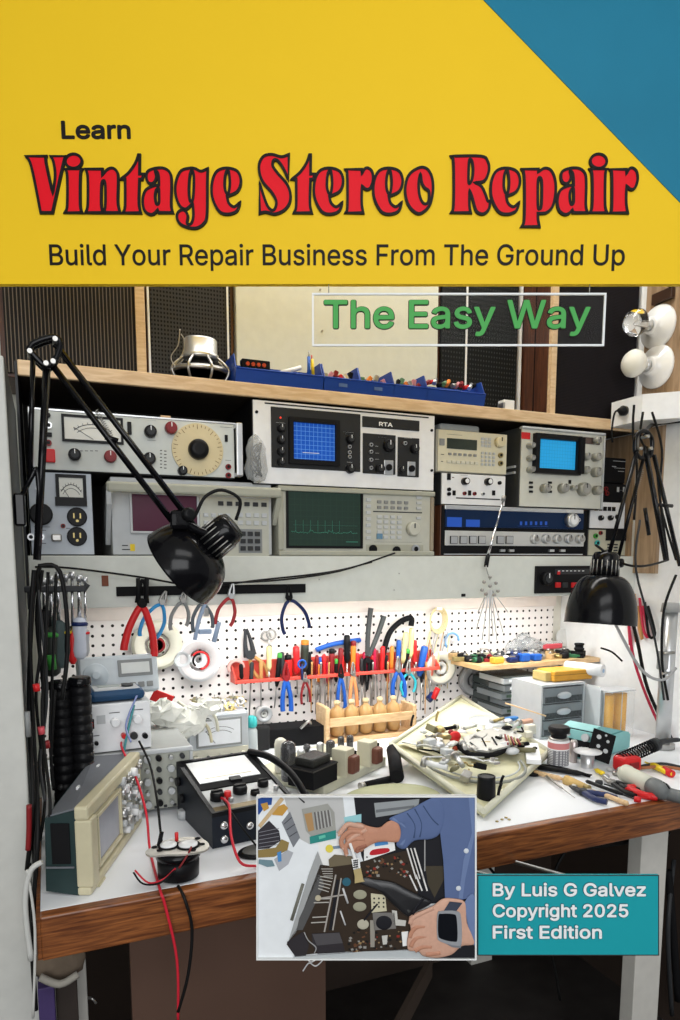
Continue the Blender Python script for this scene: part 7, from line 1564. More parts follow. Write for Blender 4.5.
si = thing('soldering_iron', 'soldering iron with dark grey handle resting in the coil stand', 'soldering iron', cB); hB = at(664, 741, c.y-.03); part(si, 'collar', MB().cyl(cB+d*.01, cB+Vector((.018, .003, .002)), .017, dgry, n=18)); part(si, 'handle', MB().tube([cB+Vector((.018, .003, .002)), cB.lerp(hB, .55), hB, hB+Vector((.05, .0, -.002))], .0095, dgry, n=12, taper=(1.1, .6)))
part(si, 'cord', MB().tube([hB+Vector((.05, .0, -.002)), hB+Vector((.09, -.03, -.012)), Vector((hB.x+.11, hB.y-.07, BZ+.02)), Vector((hB.x+.09, hB.y-.11, BZ+.005))], .0038, dgry))
# --- heat gun lying at the right
gA, gB = on(625, 773, BZ+.022), on(652, 786, BZ+.022); d = (gB-gA).normalized(); hg = thing('heat_gun', 'ivory and grey heat gun lying on its side at the right edge of the bench', 'heat gun', (gA.x, gA.y, BZ))
ivo = M('ivory_plastic', (.62, .62, .52), .4); L = (gB-gA).length
part(hg, 'nozzle', MB().lathe([(.0095, -.020), (.0105, -.018), (.011, 0), (.008, 0)], steel, 20, base=gA, axis=d)); part(hg, 'body', MB().lathe([(.016, -.002), (.0205, .0), (.0210, .010), (.0190, .012), (.0200, L*.6), (.0190, L)], ivo, 26, base=gA, axis=d))
part(hg, 'rear_cover', MB().lathe([(.0198, 0), (.0203, .012), (.019, .035), (.015, .046), (.006, .050)], M('gun_grey', (.16, .17, .17), .4), 24, base=gB, axis=d)); 
for k in range(4): part(hg, 'vent_slot', MB().tube([gB+d*(.012+k*.008)+Vector((0, -.006, .0195)), gB+d*(.012+k*.008)+Vector((0, -.016, .011))], .0014, blkm, n=5))
part(hg, 'handle', MB().tube([gB+d*.02+Vector((0, 0, -.004)), gB+d*.05+Vector((.02, -.012, -.006)), gB+d*.07+Vector((.05, -.028, -.006))], .014, M('gun_grey', (.16, .17, .17), .4), n=14))
# --- yellow, red and black hand tools by the gun
def lying(name, label, cat, pts, r, mats, z=.0075, fr=.45):
    P = [on(*q, BZ+z) for q in pts]; A, B = P[0], P[-1]; d = (B-A); t = thing(name, label, cat, (A.x, A.y, BZ)); u = d.normalized(); H = d.length*fr
    part(t, 'handle', MB().lathe([(r*.5, 0), (r, .004), (r*.9, H*.5), (r, H*.85), (r*.5, H)], mats[0], 14, base=A, axis=u)); part(t, 'shaft', MB().cyl(A+u*H*.97, B, r*.35, mats[1], n=10, r1=r*.25)); return t
lying('screwdriver', 'black-handled screwdriver lying behind the other tools, tip to the right', 'screwdriver', ((537, 767), (592, 775)), .0065, (blk, blkm), fr=.86)
t = lying('paint_brush', 'yellow-ended brush lying behind the row of tools', 'brush', ((604, 774), (594, 769)), .006, (yellow, yellow), fr=.8)
lying('wood_handle_awl', 'pale wooden handled tool lying nearest the turntable corner', 'tool', ((534, 772), (583, 784)), .006, (cedar, cedar), fr=.6)
lying('tweezers', 'slim steel probe lying in front of the wooden handled tools', 'tweezers', ((546, 776), (575, 798)), .003, (steel, steel), fr=.6)
t = lying('paint_brush', 'wooden brush with tan bristles lying in the middle of the tools', 'brush', ((628, 804), (585, 787)), .006, (cedar, cedar), fr=.7); A, B = on(585, 787, BZ+.008), on(566, 780, BZ+.008); u = (B-A).normalized(); part(t, 'ferrule', MB().cyl(A-u*.012, A, .0075, brass, n=14)); part(t, 'bristles', MB().cyl(A, B, .0075, M('tan_bristle', (.62, .42, .16), .8), r1=.012, n=12))
lying('soldering_tool', 'black rod tool with red tip lying across the row of tools', 'tool', ((586, 781), (640, 801)), .0045, (blk, blk), fr=.7); part(bpy.data.objects['soldering_tool'], 'red_tip', MB().cyl(on(634, 799, BZ+.008), on(641, 800, BZ+.008), .0065, red, n=12))
lying('soldering_tool', 'second black rod with red end just behind the first one', 'tool', ((652, 798), (604, 784)), .006, (red, blk), fr=.25)
t = lying('screwdriver', 'yellow and red handled screwdriver lying behind the heat gun', 'screwdriver', ((672, 774), (645, 762)), .0085, (yellow, yellow), fr=.8, z=.009); A, B = on(672, 774, BZ+.009), on(664, 770, BZ+.009); part(t, 'red_band', MB().cyl(A, B, .0092, red, n=16))
# dark blue pliers lying in front
def liepl(label, V, J, H1, H2, hc, jc, r=.006):
    V, J, H1, H2 = (on(*q, BZ+.008) for q in (V, J, H1, H2)); t = thing('pliers', label, 'pliers', (V.x, V.y, BZ)); d = J-V; s_ = Vector((d.y, -d.x, 0)).normalized()
    b = MB()
    for k in (-1, 1): b.tube([V+s_*k*.005, V+d*.5+s_*k*.005, J+s_*k*.0012], .0048, jc, n=6, taper=(1.1, .5))
    part(t, 'jaw', b); part(t, 'pivot', MB().cyl(V+Vector((0, 0, -.006)), V+Vector((0, 0, .007)), .008, jc, n=16))
    for Hh in (H1, H2):
        o_ = (Hh-(H1+H2)/2); part(t, 'handle', MB().tube([V, V.lerp(Hh, .35)+o_*.35, V.lerp(Hh, .7)+o_*.45, Hh], r, hc, n=8))
    return t
liepl('small pliers with dark navy handles lying at the bench front edge', (583, 792), (570, 786), (607, 802), (616, 798), M('ink_blue_grip', (.02, .03, .10), .4), dgry, .0065)
liepl('bright red-handled cutters lying against the heat gun', (628, 788), (617, 781), (657, 797), (664, 790), red, dgry, .0085)
liepl('steel-jawed pliers with black grips lying left of the red cutters', (612, 783), (602, 776), (640, 790), (636, 796), blk, steel, .0055)
for k, (a, c, m, nm) in enumerate(((575, 788, steel, 'steel ring'), (606, 778, alu, 'bright fitting'), (616, 775, steel, 'small steel joint'), (599, 784, dgry, 'dark clip'), (610, 771, lgry, 'light grey clip'), (590, 793, alu, 'thin bright washer'))):
    p = on(a, c, BZ+.0006); solo('small_fitting', MB().lathe([(.008, 0), (.009, .003), (.008, .008), (.004, .009)], m, 14, base=p), '%s lying among the hand tools on the bench' % nm, 'fitting')
c = on(672, 775, BZ); solo('wire_bundle', MB().tube([(c.x-.05, c.y+.06, BZ+.005), (c.x, c.y+.03, BZ+.012), (c.x+.05, c.y+.0, BZ+.005)], .004, M('ginger_wire', (.35, .13, .05), .5)).tube([(c.x-.05, c.y+.07, BZ+.005), (c.x+.02, c.y+.05, BZ+.012), (c.x+.06, c.y+.02, BZ+.005)], .0035, dgry), 'brown and dark wires lying by the foot of the steel pipe', 'wire')
solo('wiper_strip', MB().tube([on(531, 764, BZ+.004), on(560, 768, BZ+.006), on(590, 776, BZ+.004)], .004, blkm, n=6), 'flat black strip lying behind the brushes on the bench', 'strip')

# ================================================================== BELOW THE BENCH
yC = 1.14
bgm = M('beige_cloth', (.16, .12, .085), .9, var=.25, scale=20, bump=.6, bscale=30)
b = MB(); random.seed(2); pts = [(37, 950), (62, 944), (84, 950), (76, 972), (45, 990), (38, 975)]
c = at(60, 962, 1.12); b.sph(c, .034, bgm, (1.15, .5, .9), n=18)
for v in b.bm.verts: v.co += Vector((random.uniform(-.004, .004), random.uniform(-.003, .003), random.uniform(-.004, .004)))
sk = solo('cloth_bag', b, 'crumpled beige cloth bag hanging under the left end of the bench', 'bag', c+Vector((0, 0, .03))); part(sk, 'strap', MB().tube([c+Vector((0, 0, .02)), c+Vector((.004, .02, .05)), (c.x, 1.16, .783)], .004, bgm)); part(sk, 'cuff', MB().tube([at(40, 977, 1.09), at(60, 984, 1.085), at(78, 974, 1.09)], .006, M('pale_cuff', (.30, .28, .24), .8)))
solo('purple_box', MB().bx(at(38, 1000, 1.11).x, at(55, 1000, 1.11).x, 1.11, 1.15, .0005, at(45, 988, 1.11).z, M('purple_card', (.055, .035, .12), .6), .002), 'dark purple carton standing on the floor at the bench left end', 'carton')
solo('dark_carton', MB().bx(at(56, 1000, 1.125).x, at(78, 1000, 1.125).x, 1.125, 1.155, .0005, at(60, 978, 1.125).z, M('dark_brown_card', (.03, .022, .018), .8), .002), 'dark brown carton standing beside the purple one under the bench', 'carton')
lt_ = at(92, 998, 1.155); part(bpy.data.objects['workbench'], 'door_latch', MB().tube([(lt_.x-.006, 1.158, lt_.z), (lt_.x, 1.150, lt_.z+.002), (lt_.x+.006, 1.150, lt_.z-.008)], .002, steel, n=6))
for k, (pts, r) in enumerate(((((550, 835), (590, 846), (660, 836), (668, 832)), .006), (((575, 838), (560, 860), (552, 880)), .004), (((480, 856), (545, 940), (560, 1000)), .0035))):
    solo('hanging_cable', MB().tube([at(a, c_, 1.20+.05*k) for a, c_ in pts], r, cable), 'dark cable slung under the bench top, %s' % ['thickest, along the right leg', 'short one left of the white leg', 'thin one behind the added boards'][k], 'cable')
c = at(672, 940, 1.25)
solo('cable_tangle', MB().tube([at(668, 870, 1.25), at(672, 920, 1.24), at(678, 1000, 1.26)], .010, blkm).tube([at(674, 860, 1.27), at(668, 930, 1.22), at(672, 1015, 1.25)], .006, dgry), 'dark cables hanging right of the white bench leg', 'cable')
solo('wood_bits', MB().tube([(1.18, 1.30, .012), (1.24, 1.36, .012), (1.30, 1.34, .012)], .010, M('orange_straw', (.55, .30, .12), .7)), 'orange-brown offcuts on the floor behind the white bench leg', 'offcut')
# ================================================================== COVER INSET PICTURE, BUILT AS AN ADDED BOARD AT THE BENCH EDGE
PBd = Board(1.02, PITCH)
prn = PBd.root('cover_inset_board', 'added board bearing the white-bordered cover inset of hands brushing a circuit chassis', 'cover inset')
x0, x1, za, zb = PBd.rect(256.8, 795, 475.8, 958.5); pm1 = 1.02/FPX
P_(prn, 'backing_board', MB().bx(x0, x1, .0002, .006, za, zb, wht))
ix0, ix1, iz0, iz1 = PBd.rect(258.2, 796.6, 474.2, 957)
ib = MB(); ib.bx(x0, x1, -.0062, .0002, iz1, zb, wht).bx(x0, x1, -.0062, .0002, za, iz0, wht).bx(x0, ix0, -.0062, .0002, iz0, iz1, wht).bx(ix1, x1, -.0062, .0002, iz0, iz1, wht); P_(prn, 'white_border', ib)
S_ = PBd.S
def Q(k): ox, oy = ((254, 792), (364, 792), (254, 874), (364, 874))[k-1]; return lambda x, y: S_(ox+x/5.965, oy+y/5.965)
q1, q2, q3, q4 = Q(1), Q(2), Q(3), Q(4)
def clampP(P): return [(min(max(p[0], ix0), ix1), min(max(p[1], iz0), iz1)) for p in P]
def C(n, c, r=.6): return M('print_'+n, c, r, var=.05, spec=.15)
lay = [0]
def pp(name, P, m, lv, smooth=False, parent=None, th=None):
    if smooth: P = [tuple(v) for v in smooth_poly([tuple(p) for p in P], 4)]
    P = clampP(P); lay[0] += 1; y_ = -lv*.0004
    return text_part(parent or prn, name, flat_curve([P], None, th or .0004, 0, m, y_))
def dome(name, P, h, m, lv, parent=None, sub=4):
    """softly rounded relief over an outline"""
    P = clampP([tuple(v) for v in smooth_poly([tuple(p) for p in P], sub)]); n = len(P); cx = sum(p[0] for p in P)/n; cz = sum(p[1] for p in P)/n; y_ = -lv*.0004
    R3 = []
    for k in range(6):
        a = PI/2*k/6; s_ = math.cos(a)**.7; R3.append([(cx+(p[0]-cx)*s_, y_-h*math.sin(a), cz+(p[1]-cz)*s_) for p in P])
    return P_(parent or prn, name, MB().rings(R3, m, cap=True))
def stroke(name, pts, w_, m, lv, parent=None, h=None):
    b = MB().tube([(p[0], 0, p[1]) for p in clampP(pts)], w_, m, n=10, sub=4); hh = h or .5
    for v in b.bm.verts: v.co.y = -lv*.0004+v.co.y*hh
    return P_(parent or prn, name, b)
def multi(name, quads, m, lv, parent=None):
    b = MB(); y_ = -lv*.0004
    for P in quads: b.prism(clampP(P), .0004, m, y0=y_)
    return P_(parent or prn, name, b)
def seg(f, x0_, y0_, x1_, y1_, w):
    d = math.hypot(x1_-x0_, y1_-y0_); nx, ny = -(y1_-y0_)/d*w/2, (x1_-x0_)/d*w/2
    return [f(x0_+nx, y0_+ny), f(x1_+nx, y1_+ny), f(x1_-nx, y1_-ny), f(x0_-nx, y0_-ny)]
W1 = C('white_table', (.80, .83, .85)); pp('printed_table', [(ix0, iz0), (ix1, iz0), (ix1, iz1), (ix0, iz1)], W1, 0)
pp('printed_wall', [q1(180, 20), q1(530, 20), q1(545, 170), q1(500, 240), q1(330, 310), q1(240, 260)], C('grey_white', (.52, .52, .51)), 1)
pp('printed_sheet', [q1(380, 300), q1(520, 280), q1(560, 420), q1(400, 440)], C('paper_white', (.84, .84, .82)), 1)
# dark background at upper right, grey unit, floor
DK = C('near_black', (.012, .012, .016)); pp('printed_background', [q1(595, 20), (ix1, iz1), (ix1, S_(475, 900)[1]), q4(100, 200), q1(640, 380), q1(610, 150)], DK, 1)
pp('printed_unit', [q2(60, 65), q2(330, 40), q2(320, 110), q2(70, 150)], C('grey_unit', (.30, .32, .33)), 2); pp('printed_unit_edge', [q2(70, 105), q2(300, 78), q2(300, 92), q2(72, 122)], C('mid_unit', (.15, .16, .17)), 3)
pp('printed_floor', [q2(365, 440), q2(480, 440), q2(480, 513), q4(420, 140), q4(380, 60)], C('brown_floor', (.055, .045, .03)), 2); pp('printed_cable', seg(q2, 362, 280, 362, 470, 7), C('grey_wire', (.35, .35, .35)), 3)
# upper left clutter
pp('printed_drawers', [q1(165, 180), q1(215, 115), q1(275, 270), q1(235, 330)], C('grey_drawers', (.20, .21, .23)), 2)
multi('printed_drawer_gap', [seg(q1, 180, 190, 225, 150, 5), seg(q1, 195, 225, 245, 190, 5), seg(q1, 212, 265, 258, 235, 5)], C('drawer_gap', (.06, .06, .07)), 3)
pp('printed_parts_boxes', [q1(22, 230), q1(90, 170), q1(150, 230), q1(160, 290), q1(90, 335), q1(25, 340)], C('dark_boxes', (.035, .032, .04)), 2)
multi('printed_box_edge', [seg(q1, 30, 240+22*k, 150, 215+24*k, 3) for k in range(5)], C('box_edge', (.25, .25, .28)), 3)
pp('printed_tan_case', [q1(25, 345), q1(130, 330), q1(165, 280), q1(210, 300), q1(200, 345), q1(120, 385), q1(25, 390)], C('ochre_case', (.28, .20, .07)), 3)
pp('printed_blue_part', [q1(22, 40), q1(60, 25), q1(110, 30), q1(105, 75), q1(70, 80), q1(30, 135), q1(22, 130)], C('blue', (.02, .07, .28)), 2)
pp('printed_orange_part', [q1(40, 70), q1(80, 60), q1(90, 95), q1(60, 115)], C('amber', (.55, .30, .06)), 3); pp('printed_orange_part', [q1(105, 100), q1(180, 70), q1(205, 95), q1(170, 140), q1(110, 135)], C('amber', (.55, .30, .06)), 3)
pp('printed_stick', seg(q1, 30, 205, 170, 35, 26), C('pale_wood', (.58, .42, .24)), 4)
pp('printed_blue_bits', [q1(30, 400), q1(110, 405), q1(125, 440), q1(80, 445), q1(28, 425)], C('teal_grey', (.16, .26, .30)), 4); pp('printed_blue_bits', [q1(138, 360), q1(162, 350), q1(165, 410), q1(145, 415)], C('clear_blue', (.07, .25, .55)), 4)
pp('printed_clear_tray', [q1(120, 400), q1(200, 345), q1(235, 360), q1(205, 430), q1(150, 470)], C('clear_grey', (.42, .43, .46)), 2)
pp('printed_dark_tool', seg(q1, 262, 25, 302, 62, 9), DK, 3)
# clear box with spools and green base
bx_ = pp('printed_clear_box', [q1(285, 100), q1(440, 68), q1(480, 120), q1(488, 225), q1(340, 262), q1(310, 230)], C('pale_box', (.34, .34, .31)), 3)
pp('printed_orange_roll', [q1(300, 130), q1(345, 120), q1(360, 225), q1(325, 235)], C('tan_roll', (.42, .25, .11)), 4)
multi('printed_vial', [seg(q1, 362+20*k, 118-3*k, 376+20*k, 222-5*k, 8) for k in range(5)], C('dark_vial', (.13, .12, .12)), 5); multi('printed_vial_edge', [seg(q1, 372+20*k, 116-3*k, 386+20*k, 220-5*k, 3) for k in range(5)], C('white_line', (.6, .6, .6)), 6)
pp('printed_green_base', [q1(332, 265), q1(488, 225), q1(490, 275), q1(335, 308)], C('teal_base', (.03, .25, .22)), 4); pp('printed_green_shine', [q1(385, 262), q1(425, 252), q1(428, 268), q1(390, 280)], C('teal_light', (.12, .5, .38)), 5)
pp('printed_yellow_cap', [q1(450+24*math.cos(a), 336+24*math.sin(a)) for a in [i*PI/6 for i in range(12)]], C('lemon', (.75, .62, .08)), 4); pp('printed_cap_shaft', seg(q1, 470, 330, 520, 325, 16), C('blue_grey', (.2, .27, .36)), 4)
pp('printed_cyan_note', [q1(535, 150), q1(640, 130), q1(640, 180), q1(545, 200)], C('cyan_note', (.30, .58, .62)), 2)
pp('printed_white_tool_tray', [q2(20, 300), q2(180, 290), q2(186, 345), q2(0, 410), q2(0, 340)], C('paper_white', (.84, .84, .82)), 4)
pp('printed_red_tool', [q2(35, 358), q2(60, 340), q2(140, 332), q2(150, 352), q2(100, 368), q2(40, 374)], C('red', (.5, .02, .03)), 5, True); pp('printed_blue_tool', [q2(60, 298), q2(140, 290), q2(145, 310), q2(65, 322)], C('clear_blue', (.07, .25, .55)), 5)
# the open chassis
ch_ = pp('printed_chassis', [q1(395, 430), q1(460, 440), q1(600, 425), q2(100, 380), q2(260, 345), q2(330, 513), q4(300, 250), q4(270, 445), q4(0, 460), q3(540, 460), q3(370, 470), q3(245, 485), q3(195, 415), q3(250, 330)], C('chassis_brown', (.035, .023, .015)), 5)
pp('printed_chassis_wall', [q1(330, 480), q1(380, 350), q1(410, 430), q3(395, 0), q3(250, 345), q3(205, 400)], C('grey_wall', (.36, .37, .37)), 5); pp('printed_wall_shade', [q3(395, 0), q3(270, 260), q3(255, 330), q3(290, 330), q3(420, 60)], C('dark_wall', (.09, .09, .09)), 6)
stroke('printed_slot', [q3(293, 55), q3(225, 272)], .0024, C('olive_slot', (.17, .17, .14)), 6)
pp('printed_top_board', [q1(445, 400), q1(480, 370), q1(585, 380), q1(600, 425), q1(450, 445)], C('khaki_board', (.16, .13, .08)), 6)
fins = []
for k in range(5): fins.append(seg(q3, 395-3*k, 10+18*k, 470-6*k, 22+20*k, 5))
for k in range(4): fins.append(seg(q3, 365-8*k, 145+22*k if k < 2 else 210+32*k-20, 455-8*k, 142+22*k if k < 2 else 205+32*k-20, 6))
for k in range(4): fins.append(seg(q1, 400+5*k, 455+14*k, 470, 455+14*k, 4))
multi('printed_heat_fin', fins, C('fin_silver', (.48, .46, .42)), 7); multi('printed_long_bar', [seg(q3, 520, 20, 470, 330, 8), seg(q3, 488, 0, 420, 340, 9), seg(q3, 400, 140, 540, 118, 9)], C('bar_grey', (.38, .35, .32)), 8)
multi('printed_heat_sink', [seg(q3, 500, 30, 455, 330, 18)], C('near_black', (.012, .012, .016)), 7); pp('printed_knob', [q3(383+18*math.cos(a), 138+18*math.sin(a)) for a in [i*PI/5 for i in range(10)]], C('cream_knob', (.5, .45, .32)), 9)
tf = pp('printed_transformer', [q3(345, 350), q3(510, 342), q3(545, 460), q3(380, 470), q3(350, 420)], C('transformer_dark', (.030, .026, .030)), 8); pp('printed_transformer_top', [q3(348, 352), q3(508, 344), q3(530, 405), q3(375, 420)], C('transformer_top', (.075, .07, .075)), 9)
pp('printed_corner_block', [q3(198, 400), q3(290, 340), q3(330, 420), q3(310, 480), q3(245, 486)], C('transformer_dark', (.030, .026, .030)), 8); stroke('printed_wire', [q3(300, 340), q3(325, 390), q3(370, 430), q3(360, 465)], .0008, C('grey_wire', (.35, .35, .35)), 10)
for (x, y) in ((632, 118), (630, 190)): dome('printed_capacitor', [q3(x+40*math.cos(a), y+28*math.sin(a)) for a in [i*PI/6 for i in range(12)]], .0010, C('olive_disc', (.34, .33, .24)), 8)
pp('printed_blue_part', [q3(552+26*math.cos(a), 42+26*math.sin(a)) for a in [i*PI/5 for i in range(10)]], C('teal_part', (.03, .12, .17)), 8); stroke('printed_capacitor', [q3(530, 80), q3(560, 170)], .0016, C('white_line', (.6, .6, .6)), 8); stroke('printed_capacitor', [q3(515, 215), q3(545, 300)], .0012, C('white_line', (.6, .6, .6)), 8)
dome('printed_round_part', [q3(650+35*math.cos(a), 295+30*math.sin(a)) for a in [i*PI/6 for i in range(12)]], .001, C('cream_round', (.46, .43, .34)), 8)
pp('printed_perforated_plate', [q4(40, 110), q4(125, 120), q4(135, 215), q4(45, 225)], C('cream_plate', (.58, .54, .38)), 8); multi('printed_plate_hole', [[q4(60+28*i+6*math.cos(a), 140+25*j+6*math.sin(a)) for a in [n*PI/3 for n in range(6)]] for i in range(3) for j in range(3)], DK, 9)
stroke('printed_pointer', [q4(0, 270), q4(40, 220), q4(80, 172)], .0013, DK, 10)
pp('printed_metal_arm', [q4(165, 210), q4(195, 215), q4(200, 265), q4(250, 272), q4(245, 305), q4(180, 300)], C('arm_silver', (.55, .54, .50)), 8); pp('printed_cassette_block', [q4(50, 225), q4(180, 225), q4(190, 320), q4(60, 330)], C('block_grey', (.18, .17, .16)), 8); dome('printed_black_wheel', [q4(118+48*math.cos(a), 285+42*math.sin(a)) for a in [i*PI/6 for i in range(12)]], .0008, DK, 9)
pp('printed_strip', [q4(35, 270), q4(65, 270), q4(62, 430), q4(38, 430)], C('strip_grey', (.30, .28, .24)), 8); pp('printed_white_part', [q4(222, 340), q4(262, 335), q4(258, 420), q4(230, 425)], C('paper_white', (.84, .84, .82)), 9); pp('printed_white_part', [q4(105, 362), q4(140, 358), q4(135, 412), q4(112, 415)], C('arm_silver', (.55, .54, .50)), 9)
random.seed(77); bits = {}
cb = [C('brown_bit', (.14, .06, .03)), C('tan_bit', (.30, .20, .10)), C('red_bit', (.25, .03, .02)), C('black_bit', (.01, .01, .01)), C('grey_bit', (.28, .27, .25))]
for k in range(110):
    if k % 2: x, y = random.uniform(10, 260), random.uniform(380, 500); f = q2
    elif k % 4: x, y = random.uniform(10, 240), random.uniform(330, 445); f = q4
    else: x, y = random.uniform(560, 670), random.uniform(330, 460); f = q3
    s_ = random.uniform(5, 13); a0 = random.uniform(0, 3); bits.setdefault(random.randrange(5), []).append([f(x+s_*math.cos(a0+i*PI/2), y+s_*.8*math.sin(a0+i*PI/2)) for i in range(4)])
for k, v in bits.items(): o = multi('printed_components', v, cb[k], 6.5+.2*k); o['kind'] = 'stuff'
multi('printed_rod', [seg(q2, 255+22*k, 330, 300+22*k+10, 513, 7 if k % 2 else 9) for k in range(3)]+[seg(q4, 270+38*k, 0, 315+30*k, 95, 9) for k in range(3)], C('rod_silver', (.72, .70, .68)), 9)
pp('printed_front_rim', [q3(240, 488), q3(545, 465), q4(0, 455), q4(270, 448), q4(420, 475), q4(420, 500), q3(230, 500)], C('rim_grey', (.46, .49, .50)), 9)
# shirt
DN = C('denim_shirt', (.10, .145, .29)); DNl = C('denim_light', (.15, .21, .38)); DNd = C('denim_dark', (.045, .075, .16))
sh = thing_sh = pp('printed_shirt', [q2(395, 20), q2(658, 20), q2(658, 513), q4(655, 130), q4(560, 150), q4(480, 135), q4(475, 0), q2(470, 400), q2(450, 230)], DN, 11)
pp('shirt_placket', [q2(620, 20), q2(656, 20), q2(656, 250), q2(600, 513), q4(585, 140), q4(560, 140), q2(590, 400), q2(640, 240)], DNl, 12, parent=sh)
for f, x, y in ((q2, 606, 345), (q4, 560, 78)): dome('shirt_button', [f(x+15*math.cos(a), y+15*math.sin(a)) for a in [i*PI/6 for i in range(12)]], .0009, C('button_white', (.66, .70, .75)), 13, parent=sh)
sl = dome('printed_sleeve', [q2(440, 25), q2(370, 45), q2(280, 95), q2(160, 145), q2(155, 165), q2(190, 175), q2(215, 230), q2(190, 310), q2(240, 335), q2(300, 285), q2(400, 275), q2(455, 235), q2(480, 120)], .0026, DN, 11)
stroke('sleeve_fold', [q2(165, 155), q2(225, 185), q2(262, 235), q2(215, 318)], .0030, DNl, 13, parent=sl, h=.5)
for pts in ([(300, 95), (340, 180), (330, 260)], [(350, 75), (400, 150), (440, 190)], [(255, 120), (300, 190), (295, 265)]): stroke('sleeve_crease', [q2(*p) for p in pts], .0009, DNd, 16.5, parent=sl, h=.6)
lsv = dome('printed_sleeve', [q4(600, 150), q4(658, 125), q4(658, 410), q4(630, 350), q4(605, 250)], .0014, DNl, 15)
# left hand with brush
SK = M('print_skin', (.52, .25, .16), .5, var=.08, scale=200, spec=.2); SKd = M('print_skin_shadow_side', (.34, .14, .09), .55, var=.08, scale=200, spec=.2); SKl = M('print_skin_light', (.62, .36, .26), .5, var=.08, scale=200)
hd_ = dome('printed_hand', [q2(190, 165), q2(218, 225), q2(205, 290), q2(120, 290), q2(60, 300), q2(0, 335), q1(640, 350), q1(590, 350), q1(545, 300), q1(560, 200), q1(620, 175), q2(20, 195), q2(90, 205), q2(140, 170)], .0030, SK, 13)
for nm, pts, w_, m_ in (('index_finger', [(655, 200), (600, 190), (560, 185), (530, 215), (508, 245)], .0036, SKl), ('middle_finger', [(650, 240), (590, 225), (545, 245), (520, 285), (530, 325)], .0036, SK), ('ring_finger', [(660, 275), (605, 270), (565, 290), (545, 325), (552, 365)], .0034, SK), ('little_finger', [(670, 310), (640, 320), (615, 335), (622, 352)], .0031, SKd), ('thumb', [(670, 215), (630, 240), (590, 262), (560, 290)], .0032, SKl)):
    o = stroke(nm, [q1(*p) for p in pts], w_, m_, 18, parent=hd_, h=.45)
for p in ((506, 248), (530, 328), (551, 366)): dome('fingernail', [q1(p[0]+7*math.cos(a), p[1]+8*math.sin(a)) for a in [i*PI/4 for i in range(8)]], .0004, SKl, 22, parent=hd_)
br = stroke('printed_brush_handle', [q1(572, 295), q1(590, 350), q1(602, 390)], .0022, C('paper_white', (.84, .84, .82)), 23, h=.4); pp('brush_label', [q1(580, 388), q1(628, 380), q1(634, 440), q1(592, 450)], C('paper_white', (.84, .84, .82)), 24, parent=br)
multi('label_print', [seg(q1, 590, 398+i*13, 620, 392+i*13, 6) for i in range(4)]+[seg(q1, 596+i*9, 394, 602+i*9, 444, 3) for i in range(3)], DK, 25, parent=br)
pp('brush_bristles', [q1(592, 452), q1(636, 440), q1(652, 513), q3(660, 30), q3(600, 42), q1(600, 490)], C('bristle_tan', (.46, .36, .17)), 24, parent=br)
# blower
bl = dome('printed_blower', [q3(600, 30), q3(660, 10), q4(60, 22), q4(170, 40), q4(260, 85), q4(340, 125), q4(400, 165), q4(300, 220), q4(260, 245), q4(180, 180), q4(70, 80), q4(0, 58)], .0034, M('print_blower_black', (.016, .016, .018), .3, spec=.4), 14)
stroke('blower_highlight', [q4(90, 72), q4(180, 140), q4(270, 215)], .0024, C('blower_grey', (.075, .078, .075), .35), 18, parent=bl, h=.4); stroke('blower_collar', [q4(350, 135), q4(320, 170), q4(285, 228)], .0022, DK, 19, parent=bl, h=.5)
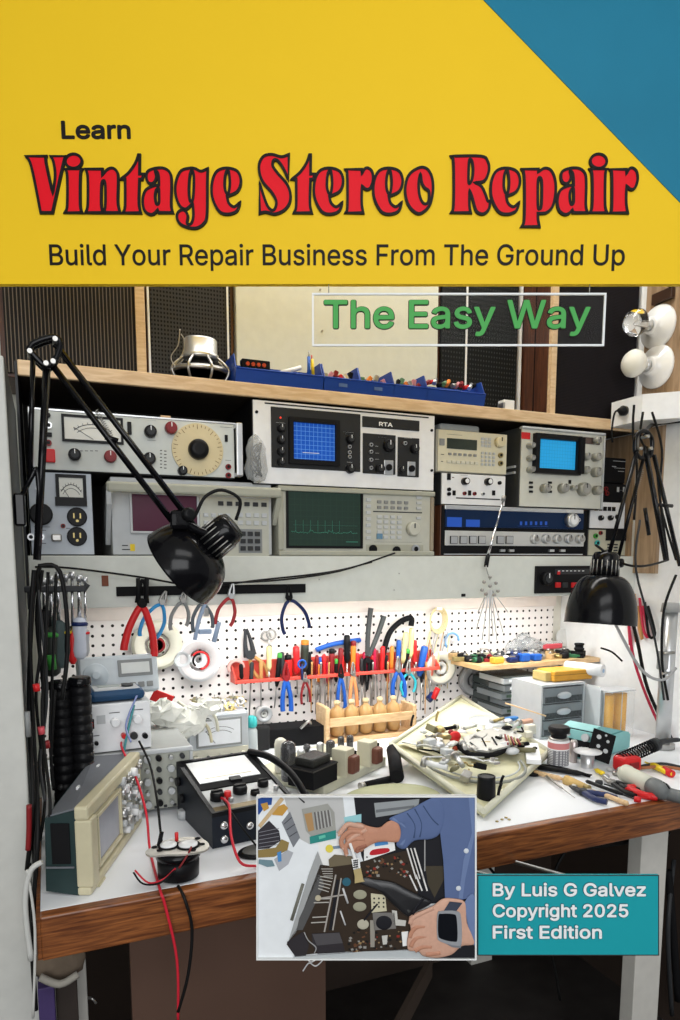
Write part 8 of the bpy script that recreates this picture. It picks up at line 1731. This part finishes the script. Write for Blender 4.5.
# right hand and watch
rh = dome('printed_hand', [q4(265, 250), q4(320, 215), q4(400, 185), q4(460, 140), q4(520, 135), q4(600, 160), q4(610, 280), q4(650, 360), q4(652, 410), q4(580, 420), q4(520, 470), q4(430, 490), q4(350, 478), q4(320, 450), q4(262, 445), q4(255, 380), q4(275, 320)], .0034, SKl, 15)
for nm, pts in (('thumb', [(410, 190), (340, 222), (285, 252), (272, 285)]), ('index_finger', [(360, 300), (310, 305), (280, 335), (270, 365)]), ('middle_finger', [(370, 360), (320, 365), (290, 390), (276, 420)]), ('ring_finger', [(400, 420), (350, 420), (320, 432), (300, 445)]), ('little_finger', [(450, 455), (400, 462), (365, 466)])):
    stroke(nm, [q4(*p) for p in pts], .0032, SK if nm != 'thumb' else SKl, 20, parent=rh, h=.42)
wt = pp('printed_watch', [tuple(v) for v in smooth_poly([q4(432, 225), q4(455, 205), q4(545, 205), q4(572, 240), q4(575, 385), q4(550, 410), q4(450, 385), q4(430, 345)], 3)], C('watch_frame', (.30, .31, .33), .3), 24, th=.0012)
pp('watch_face', [tuple(v) for v in smooth_poly([q4(438, 232), q4(460, 220), q4(525, 222), q4(545, 245), q4(550, 365), q4(532, 385), q4(455, 368), q4(436, 340)], 3)], C('watch_glass', (.006, .007, .010), .2), 27, parent=wt); pp('watch_strap', [q4(470, 205), q4(505, 150), q4(580, 158), q4(545, 205)], C('strap_navy', (.045, .055, .085)), 23.5, parent=wt); pp('watch_strap', [q4(470, 392), q4(550, 410), q4(575, 400), q4(570, 425), q4(520, 420)], C('strap_grey', (.20, .21, .23)), 23.5, parent=wt)
pp('printed_dark_gap', [q4(575, 400), q4(655, 415), q4(655, 488), q4(440, 488), q4(520, 470)], DK, 14.5)
for fx in (.3, .7):
    a_ = prn.matrix_basis @ Vector((x0+(x1-x0)*fx, .005, za+.055)); b_ = Vector((a_.x+.015, BY+.075, min(a_.z, .735))); part(prn, 'support_bracket', MB().tube([a_, b_, (b_.x, b_.y, .7815)], .004, steel, smooth_path=False))  # brackets added to carry the inset board
# white cable end below the print
c = on(300, 860); 
solo('cable_tie', MB().tube([at(306, 958, 1.06), at(311, 962, 1.05), at(317, 959, 1.05), at(324, 958, 1.06), at(316, 966, 1.05), at(309, 963, 1.06), at(303, 971, 1.05)], .0012, whtp, n=6).tube([at(316, 959, 1.055), at(312, 940, 1.07), (at(316, 940, 1.06).x, 1.055, .753)], .0010, whtp, n=6), 'thin white tie looped under the bench edge below the print', 'cable tie')
if not PRINTED_BOARDS:
    def drop(o):
        for c_ in list(o.children): drop(c_)
        bpy.data.objects.remove(o)
    bpy.context.view_layer.update()
    for n_ in ('cover_title_board', 'cover_subtitle_pane', 'cover_inset_board', 'cover_credit_board', 'cable_tie'): drop(bpy.data.objects[n_])
